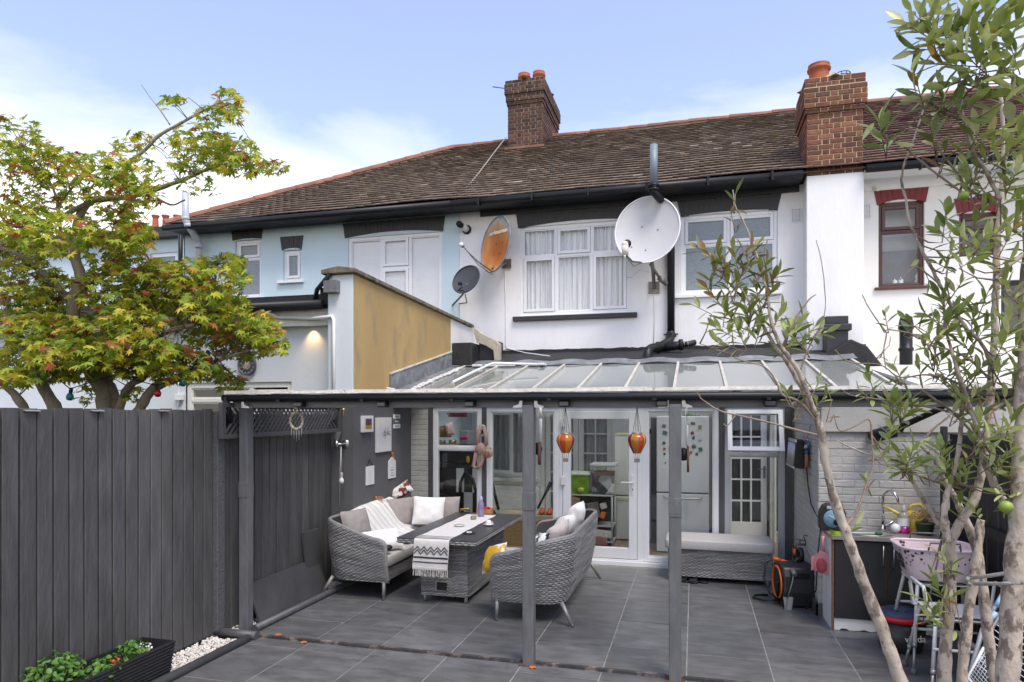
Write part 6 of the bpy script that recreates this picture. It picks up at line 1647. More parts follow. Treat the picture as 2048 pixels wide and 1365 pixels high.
# white brickwork of the lean-to back wall, under the casement
wb_mat = M('white_painted_brick', (.68, .69, .65), .7, var=.05, bump=.4, rnd=.04); 
bwk = thing('inner_brickwork', 'white painted brick below and beside the casement in the lean-to', 'brickwork', (fw_[0], WY, 0))
m = MB(); m.box(fw_[0]-.1, fd[0]-.09, WY-.06, WY-.003, .04, fw_[2]-.16); m.build('mortar_bed', upvc_in, bwk)
lay_bricks(bwk, (fw_[0]-.1, WY-.06, .04), (1, 0, 0), (0, -1, 0), fd[0]-.09-fw_[0]+.1, fw_[2]-.2, wb_mat, jt=.009, seed=51)
# open inner door at the right
dr2 = thing('inner_door', 'white nine-pane inner door standing ajar behind the tilted window', 'door', (XY(1455, 10.9), 10.9, 0))
xa = XY(1452, 10.9); xb = XY(1535, 10.9)
Mx = Matrix.Translation((xa, 10.9, 0)) @ Matrix.Rotation(radians(6), 4, 'Z')
glazed_leaf(dr2, 'leaf', 0, xb-xa, .06, 2.02, 0, 3, 5, upvc, .085, .24, Mx)
m = MB(Mx); m.box(xb-xa-.055, xb-xa-.02, -.012, -.001, .98, 1.16); m.tube([(xb-xa-.04, -.01, 1.12), (xb-xa-.04, -.05, 1.12), (xb-xa-.14, -.05, 1.12)], .009, 6); m.build('handle', M('pewter_handle', (.25, .25, .24), .4, metal=.6), dr2)
m = MB(); m.box(xa-.2, xb+.06, 11.3, 11.34, 0, 2.3); solo(m, 'hall_shade_sheet', M('hall_dark', (.09, .095, .10), .8, var=.3, scale=3), 'dark sheet painted as the unlit space behind the nine-pane inner door', 'backdrop')  # dark colour of this sheet stands for the shade in the hall
m = MB(); m.box(XY(1541, 10.8), XY(1552, 10.8), 10.8, 11.55, 0, 2.2); m.box(XY(1553, 10.75), 1.16, 10.75, 11.55, 0, 2.2); jn = solo(m, 'brick_jamb', upvc_in, 'white painted brick jamb right of the nine-pane inner door', 'wall pier')
lay_bricks(jn, (XY(1553, 10.75), 10.75, .04), (1, 0, 0), (0, -1, 0), 1.15-XY(1553, 10.75), 2.1, wb_mat, jt=.009, seed=57)

def fridge(lab, x0, x1, Y, z1, split, mat, dep=.6, hand=0):
    t = thing('fridge_freezer', lab, 'fridge', ((x0+x1)/2, Y, 0)); 
    m = MB(); m.box(x0+.005, x1-.005, Y+.06, Y+dep, .05, z1); m.build('cabinet', mat, t, bev=.01)
    m = MB(); m.box(x0, x1, Y, Y+.055, split+.008, z1); m.build('door', mat, t, bev=.012)
    m = MB(); m.box(x0, x1, Y, Y+.055, .06, split-.008); m.build('door', mat, t, bev=.012)
    m = MB(); m.box(x0+.01, x1-.01, Y+.02, Y+.05, split-.008, split+.008); m.build('seal', M('seal_dark', (.12, .12, .12), .6), t)
    return t
YF = 9.55
white_app = M('white_enamel', (.66, .68, .69), .25, var=.02)
fx0, fx1 = XY(1313, YF), XY(1418, YF); fz = ZY(1365, 833, YF); fs = ZY(1365, 987, YF)
f1 = fridge('tall white fridge freezer covered with magnets behind the glass side panel', fx0, fx1, YF, fz, fs, white_app)
m = MB(); m.tube([(fx0+.10, YF-.002, fs-.05), (fx0+.12, YF-.05, fs-.065), (fx1-.12, YF-.05, fs-.065), (fx1-.10, YF-.002, fs-.05)], .014, 8); m.build('handle', M('silver_handle', (.5, .5, .5), .35, metal=.4), f1)
mg = [(1328, 852, .05, .04), (1330, 866, .06, .05), (1328, 886, .045, .06), (1341, 895, .045, .06), (1329, 898, .03, .03), (1329, 908, .03, .025), (1343, 909, .04, .035), (1331, 926, .02, .02), (1346, 872, .04, .06),
      (1386, 847, .055, .03), (1400, 854, .045, .045), (1385, 866, .045, .04), (1387, 876, .03, .04), (1400, 879, .045, .03), (1388, 893, .06, .06), (1401, 899, .05, .05), (1394, 908, .035, .035), (1376, 849, .03, .04), (1382, 905, .03, .03)]
mcols = [M('mag_'+c, v, .4, var=.3, scale=60) for c, v in (('grey', (.16, .16, .17)), ('teal', (.05, .16, .15)), ('green', (.07, .15, .06)), ('tan', (.35, .24, .12)), ('rust', (.28, .07, .04)), ('navy', (.03, .04, .09)), ('pale', (.45, .52, .52)))]
mk = ['grey', 'teal', 'green', 'tan', 'rust', 'navy', 'pale']
for i, (px, py, w, h) in enumerate(mg):
    p = PY(px, py, YF-.004); m = MB()
    if i % 3 == 2: m.lathe([(.001, .006), (w*.5, .005), (w*.5, 0)], p, (0, -1, 0), 12)
    else: m.obox(Matrix.Translation(p + Vector((0, -.001, 0))) @ Matrix.Rotation(random.uniform(-.25, .25), 4, 'Y'), w, .008, h)
    side = 'left' if px < 1360 else 'right'
    solo(m, 'fridge_magnet', mcols[i % 7], '%s %s magnet on the white fridge, %s of the post, %s' % (['tiny', 'small', 'little'][i % 3] + (' round' if i % 3 == 2 else ' flat'), mk[i % 7], side, 'top row' if py < 860 else 'upper rows' if py < 880 else 'lower rows' if py < 903 else 'bottom rows'), 'magnet', 'magnets on the white fridge')
m = MB(); p = PY(1383, 830, YF+.2); m.ball(p, .07, .05, .03, 12, 8); m.tube([p + Vector((-.1, 0, -.02)), p + Vector((.12, 0, -.01))], .012, 6); solo(m, 'green_gourd', M('gourd', (.05, .11, .03), .5, var=.3), 'dark green gourd lying on top of the white fridge', 'gourd')
YF2 = 10.3
gx0, gx1 = XY(1229, YF2), XY(1302, YF2); gz = ZY(1265, 872, YF2); gs = ZY(1265, 993, YF2)
f2 = fridge('older cream fridge freezer half behind the door stile', gx0, gx1, YF2, gz, gs, M('cream_enamel', (.58, .60, .55), .3, var=.03))
m = MB(); m.box(gx0-.005, gx1+.005, YF2-.005, YF2+.5, gz+.001, gz+.03); m.box(gx0+.02, gx1-.02, YF2-.012, YF2-.001, gs-.06, gs-.02); m.build('trim', M('yellowed_trim', (.52, .54, .28), .4), f2)
m = MB(); p = PY(1294, 868, YF2+.1); m.lathe([(.001, 0), (.07, 0), (.085, .07), (.001, .07)], (p.x, p.y, gz+.031), seg=16); solo(m, 'dark_bowl', black_plastic, 'dark bowl on top of the cream fridge', 'bowl')
m = MB(); m.box(XY(1302, 10.2), XY(1312, 10.2), 10.2, 10.6, 0, 1.9); solo(m, 'gap_shade_strip', M('gap_shade', (.05, .05, .05), .7), 'narrow dark strip painted as the shaded gap between the two fridges', 'panel')  # dark strip painted as the shade between the fridges

# shelf unit with boxes behind the door pane
YS = 9.75
su = thing('shelf_unit', 'grey open shelf unit behind the glass door', 'shelves', (XY(1180, YS), YS, 0))
sx0, sx1 = XY(1128, YS), XY(1226, YS)
shelf_z = [ZY(1180, y, YS) for y in (990, 1051)]
shelf_m = M('grey_shelf', (.40, .42, .42), .5, var=.06)
for z in shelf_z + [.12]:
    m = MB(); m.box(sx0, sx1, YS, YS+.4, z-.02, z); m.build('shelf', shelf_m, su, bev=.004)
for x in (sx0+.015, sx1-.015):
    for y in (YS+.015, YS+.385):
        m = MB(); m.tube([(x, y, .035), (x, y, shelf_z[0])], .015, 8); m.build('upright', shelf_m, su)
def tub(lab, px0, px1, py0, zb, lidc, bodyc, dep=.34, rim=True):
    x0, x1 = XY(px0, YS), XY(px1, YS); zt = ZY((px0+px1)/2, py0, YS)
    t = thing('storage_box', lab, 'storage box', ((x0+x1)/2, YS+.2, zb), 'plastic storage boxes on the shelf unit')
    m = MB(); m.add([(x0+.02, YS+.03, zb), (x1-.02, YS+.03, zb), (x1-.02, YS+dep-.02, zb), (x0+.02, YS+dep-.02, zb), (x0, YS+.01, zt-.04), (x1, YS+.01, zt-.04), (x1, YS+dep, zt-.04), (x0, YS+dep, zt-.04)],
       [(0,3,2,1),(0,1,5,4),(1,2,6,5),(2,3,7,6),(3,0,4,7)]); m.build('body', bodyc, t)
    m = MB(); m.box(x0-.012, x1+.012, YS-.002, YS+dep+.012, zt-.04, zt); m.build('lid', lidc, t, bev=.012)
    return x0, x1, zt
milky = M('milky_lid', (.60, .62, .62), .35, var=.04, translucent=.2)
x0, x1, zt = tub('lime green plastic storage box with a milky lid on the top shelf', 1130, 1178, 946, shelf_z[0], M('milky_green_lid', (.50, .60, .46), .35), M('lime_tub', (.14, .27, .008), .25, var=.4, scale=9))
m = MB(); p = PY(1162, 980, YS+.008); m.ball(p + Vector((0, -.01, 0)), .05, .015, .035, 10, 6); solo(m, 'lime_toy', M('lime_toy', (.42, .52, .02), .4), 'pale lime toy showing against the front of the green box', 'toy')
clear_tub = glass('clear_tub', (.85, .87, .87), rough=.1, extra=.08)
x0, x1, zt = tub('tall clear plastic storage box full of oddments on the top shelf', 1181, 1230, 928, shelf_z[0], milky, clear_tub, .36)
zb_ = shelf_z[0]
def odd(name, mat, lab, cat, mb): return solo(mb, name, mat, lab, cat)
cx = (x0+x1)/2
m = MB(); m.lathe([(.001, .004), (.10, .0), (.11, .02), (.105, .022), (.001, .010)], (cx+.02, YS+.10, zb_+.17), (-.2, -1, .2), 24); odd('plate', M('plate_grey', (.45, .46, .43), .3), 'pale grey plate standing inside the clear box', 'plate', m)
m = MB(); m.obox(Matrix.Translation((cx-.03, YS+.07, zb_+.09)) @ Matrix.Rotation(.7, 4, 'Y'), .19, .03, .10); odd('keypad', M('keypad_black', (.03, .03, .032), .5, var=.6, scale=60), 'dark keypad tilted inside the clear box', 'keypad', m)
m = MB(); m.box(cx-.14, cx+.15, YS+.12, YS+.30, zb_+.27, zb_+.33); odd('carton', M('orange_carton', (.42, .20, .10), .7, var=.2), 'orange brown carton at the top inside the clear box', 'carton', m)
m = MB(); pillow(m, (cx+.09, YS+.10, zb_+.08), .14, .16, .08, (0, -1, .2), seed=3, n=8); odd('white_bag', white_cloth, 'white bag in the corner of the clear box', 'bag', m)
m = MB(); pillow(m, (cx-.13, YS+.16, zb_+.2), .08, .2, .06, (0, -1, .1), seed=6, n=8); odd('purple_pack', M('purple_pack', (.20, .06, .13), .5, var=.5, scale=30), 'purple packet at the left inside the clear box', 'packet', m)
rg = random.Random(15)
z2 = shelf_z[1]
items = [('carton', (.36, .22, .12), 1145, 1002, .20, .14, 'brown cardboard carton at the left of the middle shelf'), ('steel_tool', (.35, .35, .36), 1152, 1030, .10, .05, 'grey metal tool on the middle shelf'),
         ('tin', (.10, .09, .09), 1170, 1012, .09, .08, 'dark tin behind the sofa cushion on the middle shelf'), ('folded_bag', (.15, .14, .13), 1188, 1020, .16, .22, 'dark folded bag on the middle shelf'),
         ('orange_toy', (.62, .16, .02), 1206, 1030, .07, .09, 'bright orange toy on the middle shelf beside the sofa back'), ('white_plate_box', (.50, .49, .47), 1207, 1012, .085, .085, 'square white box with a dark slot, tilted, at the sofa end')]
for (nm, c, px, py, w, h, lab) in items:
    p = PY(px, py, YS+.06); m = MB(); m.obox(Matrix.Translation(p) @ Matrix.Rotation(rg.uniform(-.3, .3), 4, 'Y'), w, .12, h); o = solo(m, nm, M('oddment_'+nm, c, .6, var=.35, scale=30), lab, nm.replace('_', ' ') if len(nm) < 14 else 'box', bev=.008)
for (px, py, w, h, c, lab) in ((1208, 1066, .24, .10, (.55, .56, .50), 'white paper bundle on the lower shelf'), (1201, 1080, .22, .12, (.34, .16, .14), 'dusty pink box on the lower shelf'), (1160, 1075, .2, .16, (.08, .08, .08), 'dark bag on the lower shelf behind the sofa')):
    p = PY(px, py, YS+.1); m = MB(); m.obox(Matrix.Translation(p) @ Matrix.Rotation(rg.uniform(-.12, .12), 4, 'Y'), w, .2, h); solo(m, 'box', M('lower_%d' % px, c, .7, var=.2, scale=20), lab, 'box', bev=.01)
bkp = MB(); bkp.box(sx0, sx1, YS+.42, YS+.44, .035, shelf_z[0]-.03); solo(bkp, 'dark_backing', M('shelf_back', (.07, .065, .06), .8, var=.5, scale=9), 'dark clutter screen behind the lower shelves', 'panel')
# wooden chest, orange shoes, vacuum hose
YC = 9.5
cx0, cx1 = XY(1000, YC), XY(1108, YC)
t = thing('wooden_chest', 'tan wooden chest seen past the table end through the glass', 'chest', ((cx0+cx1)/2, YC, 0))
chest_m = M('chest_wood', (.36, .24, .11), .6, var=.25, scale=12, stretch=(1, 1, 5))
m = MB(); m.box(cx0, cx1, YC, YC+.4, .04, .40); m.build('chest_body', chest_m, t, bev=.008)
m = MB(); m.box(cx0-.01, cx1+.01, YC-.01, YC+.41, .405, .50); m.build('lid', M('chest_lid', (.50, .42, .27), .6, var=.15), t, bev=.008)
for x in (cx0+.2, cx1-.2): m = MB(); m.box(x-.02, x+.02, YC-.02, YC-.011, .38, .43); m.build('latch', dull_metal, t)
for i, x in enumerate((XY(1081, YC), XY(1096, YC))):
    m = MB(); m.ball((x, YC+.1, .535), .05, .1, .035, 12, 8); m.ball((x, YC+.16, .55), .04, .05, .045, 10, 6)
    solo(m, 'orange_shoe', M('orange_shoe', (.62, .13, .05), .6, var=.1), ['orange shoe on the wooden chest, nearer the middle post', 'orange shoe on the wooden chest, nearer the door'][i], 'shoe', 'orange shoes on the chest')
m = MB(); m.tube([PY(920, 1000, 9.2), PY(921, 965, 9.2), PY(930, 946, 9.2), PY(945, 958, 9.2), PY(952, 985, 9.2), PY(975, 1005, 9.2), PY(990, 1030, 9.2)], .026, 8)
m.tube([PY(983, 960, 9.2), PY(990, 990, 9.2), PY(997, 1020, 9.2)], .022, 8)
solo(m, 'vacuum_hose', black_plastic, 'black vacuum cleaner hose looping behind the left window', 'hose')
m = MB(); m.tube([PY(1075, 1018, 9.2), PY(1092, 985, 9.25), PY(1102, 965, 9.3)], [.014, .02, .03], 8); solo(m, 'vacuum_wand', black_plastic, 'black vacuum wand leaning beside the door frame', 'vacuum')
# left window: counter, basket etc.
YL = 9.25
lx0, lx1 = PX1+.02, XY(952, YL)
zc = ZY(910, 892, YL)
t = thing('counter_shelf', 'dark counter shelf across the left lean-to window', 'shelf', ((lx0+lx1)/2, YL, zc))
m = MB(); m.box(lx0, lx1, YL, YL+.5, zc-.035, zc); m.build('shelf', M('counter_black', (.03, .03, .032), .3), t, bev=.004)
m = MB(); m.box(lx0, lx1, YL+.08, YL+.5, zc-.26, zc-.04); m.build('cupboard', M('cupboard_dark', (.025, .025, .027), .35), t)
t2 = thing('cube_shelf', 'black and white chequered cube cupboard low behind the left window', 'cupboard', ((lx0+lx1)/2, YL, 0))
m = MB(); m.box(lx0, lx1, YL+.12, YL+.5, 0.04, zc-.28); m.build('carcass', MATS['cupboard_dark'], t2)
gcols = [XY(q, YL+.11) for q in (913, 928, 945, 958)]
for i in range(3):
    for j, (ya, yb) in enumerate(((937, 985), (985, 1045))):
        if (i+j) % 2 == 0:
            m = MB(); m.box(gcols[i], gcols[i+1], YL+.10, YL+.118, ZY(930, yb, YL+.11), ZY(930, ya, YL+.11)); m.build('panel', white_app, t2, bev=.002)
m = MB(); m.box(XY(872, YL+.07), XY(880, YL+.07), YL+.06, YL+.079, ZY(876, 935, YL+.07), ZY(876, 908, YL+.07)); m.build('notice', MATS['print_grey'], t)
straw = M('straw', (.42, .25, .09), .8, var=.3, scale=60, bump=.6, bscale=120)
p = PY(890, 868, YL+.2); t = thing('bread_basket', 'straw bread basket on the counter behind the left window', 'basket', p)
m = MB(); m.lathe([(.001, -.05), (.09, -.05), (.13, .04), (.135, .045), (.125, .04), (.001, -.02)], p, seg=22); m.build('basket_bowl', straw, t)
m = MB(); m.ball(p + Vector((-.02, 0, .06)), .10, .08, .06, 14, 8); solo(m, 'bread_loaf', M('loaf', (.22, .12, .07), .8, var=.3), 'brown loaf piled in the straw basket', 'bread')
m = MB(); pillow(m, p + Vector((.10, -.06, .07)), .13, .2, .08, (.2, -1, .2), roll=.3, seed=5, n=10); solo(m, 'plastic_bag', M('pink_white_bag', (.62, .45, .45), .4, var=.2), 'crumpled pinkish plastic bag beside the basket', 'bag')
p = PY(898, 886, YL+.15); m = MB(); m.lathe([(.001, 0), (.19, 0), (.19, .012), (.001, .012)], (p.x, YL+.2, zc+.002), seg=28); solo(m, 'wooden_tray', chest_m, 'round wooden tray under the tins on the counter', 'tray')
for i, px in enumerate((884, 905)):
    m = MB(); q = PY(px, 880, YL+.16); m.lathe([(.001, .015), (.055, .015), (.055, .07), (.05, .074), (.001, .074)], (q.x, q.y, zc), seg=18); solo(m, 'cake_tin', steel, ['grey tin on the round tray, left one', 'grey tin on the round tray, right one'][i], 'tin', 'tins on the round tray')
m = MB(); q = PY(933, 866, YL+.25); m.box(q.x-.08, q.x+.08, q.y-.1, q.y+.1, zc, zc+.22); solo(m, 'kettle_box', M('jug_grey', (.26, .28, .29), .2, var=.1), 'grey plastic jug container at the right end of the counter', 'jug', bev=.02)
m = MB(); pillow(m, PY(928, 876, YL+.08), .13, .06, .06, (0, -1, .2), roll=.2, seed=8, n=10, wrinkle=.03); solo(m, 'pink_cloth', M('magenta_cloth', (.52, .06, .25), .8, var=.2), 'magenta cloth bunched on the counter edge', 'cloth')
m = MB(); q = PY(915, 825, YL+.35); m.box(q.x-.13, q.x+.12, q.y-.06, q.y+.1, q.z-.07, q.z+.05); solo(m, 'dark_red_box', M('wine_box', (.12, .02, .04), .5), 'dark red box stacked behind the basket', 'box', bev=.005)
m = MB(); m.tube([PY(884, 813, YL+.1), PY(893, 823, YL+.1)], .012, 6); m.ball(PY(896, 827, YL+.1), .03, seg=10); solo(m, 'ladle', chrome, 'shiny ladle with wooden handle hanging above the basket', 'ladle')
m = MB(); q = PY(936, 920, YL+.05); m.ball(q, .03, .03, .06, 10, 6); solo(m, 'yellow_packet', M('yellow_pack', (.60, .42, .02), .5), 'yellow packet hanging at the right of the left window', 'packet')

# ================================================================== SINK CORNER
SX0, SX1, SYF, SYB, SZ = 1.235, 2.12, 6.72, 7.175, .868
sk = thing('sink_cabinet', 'black outdoor sink cabinet with battered white side panel and steel basin', 'cabinet', (1.7, 6.9, 0))
white_board = M('battered_board', (.72, .72, .70), .6, var=.06, scale=4, stain=(.30, .20, .12), stain_scale=2.2, stain_lo=.66, stain_hi=.7)
chip = M('raw_chipboard', (.13, .08, .05), .9, var=.4, scale=40)
m = MB(); m.box(SX0-.02, SX0, SYF+.01, SYB, .0, SZ-.04); m.build('side_panel', white_board, sk)
m = MB(); m.box(SX0-.021, SX0+.001, SYF, SYF+.0095, .0, SZ-.04); m.build('panel_edge', chip, sk)
m = MB(); m.box(SX0+.002, SX1, SYF+.03, SYB, .09, SZ-.04); m.build('carcass', M('carcass_dark', (.03, .028, .026), .8), sk)
dmat = M('black_door', (.020, .021, .023), .4, var=.1, scale=5, bump=.05)
xm = XY(1774, SYF)
for (a, b, hx_) in ((SX0+.008, xm-.004, xm-.035), (xm+.006, SX1-.003, xm+.05)):
    m = MB(); m.box(a, b, SYF, SYF+.018, .115, SZ-.05); d = m.build('door', dmat, sk, bev=.002)
    m = MB(); m.tube([(hx_, SYF, .60), (hx_, SYF-.028, .60), (hx_, SYF-.028, .79), (hx_, SYF, .79)], .006, 8); m.build('handle', steel, d)
m = MB(); m.box(xm-.004, xm+.006, SYF+.012, SYF+.02, .115, SZ-.05); m.build('gap_strip', chip, sk)
rg = random.Random(2); pts = [(SX0+.0, .0)]
x = SX0
while x < SX1-.03: x += rg.uniform(.012, .05); pts.append((min(x, SX1), rg.choice((.0, .002, .014, .004))))
pts = [(SX0, 0.002)] + [(a, b+.002) for a, b in pts[1:]] + [(SX1, .108), (SX0, .108)]
m = MB(); m.prism(pts, SYF+.016, SYF+.03, 'y'); m.build('plinth', white_board, sk)
top_m = M('grey_worktop', (.21, .20, .185), .35, var=.3, scale=14, stretch=(.3, 3, 1))
m = MB(); m.box(SX0-.025, SX1+.02, SYF-.02, SYB, SZ-.037, SZ); m.build('worktop', top_m, sk, bev=.003)
m = MB(); m.box(SX0-.027, SX0-.0255, SYF-.018, SYB-.02, SZ-.036, SZ-.001); m.build('worktop_end', M('oak_end', (.40, .22, .09), .8, var=.2), sk)
bx0, bx1 = SX0+.10, SX0+.52
m = MB(); cxs, cys = (bx0+bx1)/2, 6.93
m.lathe([(1.12, .004), (1.10, .008), (1.0, .006), (.92, -.02), (.85, -.10), (.75, -.125), (.001, -.13)], (cxs, cys, SZ), seg=36, sx=.21, sy=.165)
m.v = [((v[0]), v[1], v[2]) for v in m.v]; m.build('basin', steel, sk)
m = MB(); p = Vector((XY(1766, 7.12), 7.12, SZ)); ztp = ZY(1768, 980, 7.12)
m.lathe([(.001, 0), (.028, 0), (.026, .02), (.018, .05), (.018, .06)], p, seg=16)
arc = [p + Vector((0, 0, .05)), p + Vector((0, 0, ztp-SZ-.07))] + [p + Vector((.012*k, -.055*(1-cos(pi*k/8)), ztp-SZ-.07+.07*sin(pi*k/8))) for k in range(1, 9)]
arc.append(arc[-1] + Vector((.004, 0, -.05)))
m.tube(arc, .012, 12); m.tube([p + Vector((0, 0, .05)), p + Vector((.03, -.02, .055)), p + Vector((.09, -.03, .10))], [.016, .010, .006], 8)
m.build('tap', chrome, sk)
# cable reel
p = Vector((XY(1664, 7.0), 7.0, SZ+.001)); t = thing('cable_reel', 'black cable reel with a blue disc on the left end of the sink worktop', 'cable reel', p)
m = MB(Matrix.Translation(p)); m.prism([(-.105, 0), (.105, 0), (.12, .04), (.115, .17), (.085, .235), (.05, .255), (-.05, .255), (-.085, .235), (-.115, .17), (-.12, .04)], -.05, .06, 'y'); m.build('body', reel_blk, t, bev=.012)
m = MB(); m.lathe([(.001, .012), (.078, .010), (.084, 0)], p + Vector((0, -.05, .115)), (0, -1, 0), 28); m.build('disc', M('reel_blue', (.16, .30, .40), .4, var=.1), t)
m = MB(); m.lathe([(.001, .03), (.028, .03), (.03, 0)], p + Vector((.03, -.06, .085)), (0, -1, 0), 16); m.obox(Matrix.Translation(p + Vector((.03, -.065, .17))), .022, .012, .018); m.build('knob', black_plastic, t)
m = MB(); m.obox(Matrix.Translation(p + Vector((-.015, -.064, .135))) @ Matrix.Rotation(.5, 4, 'Y'), .05, .004, .008); m.build('marking', white_plastic, t)
m = MB(); m.box(p.x-.055, p.x+.055, p.y-.0535, p.y-.0505, p.z+.205, p.z+.235); m.build('handle_slot', painted_brick, t, bev=.005)
m = MB(); m.tube([p + Vector((-.10, -.02, .05)), p + Vector((-.13, -.05, -.2)), Vector((RX-.06, 6.95, .30)), Vector((RX-.12, 7.15, .06)), Vector((RX-.05, 7.4, .09))], .007, 6)
solo(m, 'mains_cable', black_plastic, 'black mains cable hanging from the cable reel past the white side panel', 'cable')
# bottle, soap, watering can, pot
p = Vector((XY(1807, 7.02), 7.02, SZ)); t = thing('soap_bottle', 'clear bottle with pink liquid beside the tap', 'bottle', p)
m = MB(); m.lathe([(.001, 0), (.045, 0), (.048, .01), (.048, .15), (.035, .18), (.016, .195), (.016, .21)], p, seg=20); m.build('bottle_body', M('clear_bottle', (.50, .50, .46), .15, var=.05, translucent=.5), t)
m = MB(); m.lathe([(.001, .001), (.0488, .001), (.0492, .012), (.0492, .06), (.001, .06)], p, seg=20); m.build('liquid', M('pink_liquid', (.38, .02, .18), .2, var=.1), t)
m = MB(); m.lathe([(.0495, .07), (.0495, .14), ], p, seg=20); m.build('label', white_plastic, t)
m = MB(); m.lathe([(.020, .205), (.020, .24), (.012, .245), (.012, .26), (.001, .26)], p, seg=14); m.build('cap', M('clear_cap', (.55, .54, .50), .3, translucent=.4), t)
p = Vector((XY(1791, 6.98), 6.98, SZ+.045)); m = MB(); m.ball(p, .042, .04, .045, 14, 10); solo(m, 'white_sponge', white_plastic, 'round white scourer ball beside the pink soap bottle', 'scourer')
p = Vector((XY(1828, 7.10), 7.10, SZ)); t = thing('watering_can', 'yellow plastic watering can against the brick wall', 'watering can', p)
yel = M('yellow_plastic', (.62, .48, .07), .45, var=.06)
m = MB(); m.lathe([(.001, 0), (.075, 0), (.08, .01), (.07, .16), (.055, .20), (.001, .20)], p, seg=24); m.build('can_body', yel, t)
m = MB(); m.tube([p + Vector((-.06, 0, .08)), p + Vector((-.14, 0, .17)), p + Vector((-.26, 0, .235))], [.028, .018, .012], 10); m.build('spout', yel, t)
m = MB(); m.tube([p + Vector((-.045, 0, .19)), p + Vector((-.02, 0, .25)), p + Vector((.05, 0, .26)), p + Vector((.11, 0, .20)), p + Vector((.075, 0, .09))], .014, 8); m.build('handle', yel, t)
p = Vector((XY(1850, 6.95), 6.95, SZ)); t = thing('potted_plant', 'dried brown hydrangea in a dark green pot on the worktop', 'plant pot', p)
m = MB(); m.lathe([(.001, 0), (.06, 0), (.075, .10), (.078, .10), (.078, .115), (.066, .115), (.001, .09)], p, seg=22); m.build('pot', M('green_pot', (.055, .085, .045), .5, var=.1), t)
m = MB(); rg = random.Random(14)
for k in range(420):
    a = rg.uniform(0, 2*pi); r = rg.uniform(0, 1)**.5*.12; q = p + Vector((r*cos(a), r*sin(a), .15 + rg.uniform(0, .12)*(1-(r/.14)**2)+.0))
    d = Vector((rg.uniform(-1, 1), rg.uniform(-1, 1), rg.uniform(-.6, 1))).normalized(); e = d.orthogonal().normalized()
    L_ = rg.uniform(.012, .022); m.add([q, q + (d+e*.5)*L_*.6, q + d*L_, q + (d-e*.5)*L_*.6], [(0, 1, 2, 3)])
m.build('dried_heads', M('dry_petals', (.2, .12, .06), .9, island=1, rnd_cols=[(0, (.10, .05, .025)), (.5, (.28, .16, .07)), (1, (.40, .27, .13))]), t)
m = MB()
for k in range(9): a = k*.7; m.tube([p + Vector((0, 0, .09)), p + Vector((.05*cos(a), .05*sin(a), .18))], .004, 5)
m.build('stems', M('dry_stem', (.14, .10, .05), .9), t)
# green brush and cloth
p = Vector((XY(1665, 6.8), 6.80, SZ+.01)); t = thing('washing_brush', 'green washing-up brush lying along the front of the basin', 'brush', p)
q0 = PY(1686, 1070, 6.75); q1 = PY(1752, 1064, 6.78); q0.z = q1.z = SZ+.022
m = MB(); m.tube([q0, q1], .008, 8); m.build('handle', M('mint_plastic', (.42, .58, .50), .4), t)
m = MB(); m.ball(q1 + Vector((.02, 0, 0)), .035, .022, .02, 12, 8); m.build('brush_head', M('dark_green_bristle', (.03, .10, .06), .8), t)
m = MB(); q = PY(1662, 1052, 6.74); m.grid(lambda u, v: (q.x-.02+.12*u+.02*v, 6.74-.02*sin(u*5)+.03*v-.015, SZ+.055-.08*u*v-.03*u+.02*sin(u*7+v*4)*v-.045*v), 14, 10)
solo(m, 'lime_cloth', M('lime_cloth', (.36, .55, .02), .8, var=.15), 'bright lime green cloth at the left front corner of the worktop', 'cloth')
# dustpan hanging on the side panel
p = Vector((SX0-.04, 6.93, .62)); t = thing('dustpan', 'pink dustpan and brush hanging on the white side panel of the sink', 'dustpan', p)
pink = M('pink_plastic', (.62, .27, .28), .4, var=.05)
RZ_ = Matrix.Translation(p + Vector((-.02, -.03, 0))) @ Matrix.Rotation(.85, 4, 'Z')
m = MB(RZ_)
m.prism([(-.10, -.17), (.10, -.13), (.085, .0), (.03, .06), (-.03, .06), (-.095, -.02)], -.008, .0, 'x'); m.box(-.05, -.008, -.10, -.092, -.165, .0); m.box(-.05, -.008, .085, .093, -.13, .0)
m.build('pan', pink, t, bev=.004)
m = MB(); m.tube([p + Vector((-.01, 0, .05)), p + Vector((-.02, .0, .12)), p + Vector((-.012, .0, .20))], [.016, .013, .018], 10); m.build('handle', pink, t)
m = MB(RZ_); m.ball((-.035, .0, -.07), .022, .05, .07, 12, 8); m.build('brush', M('dark_pink_bristle', (.40, .07, .09), .9, var=.2, scale=60), t)

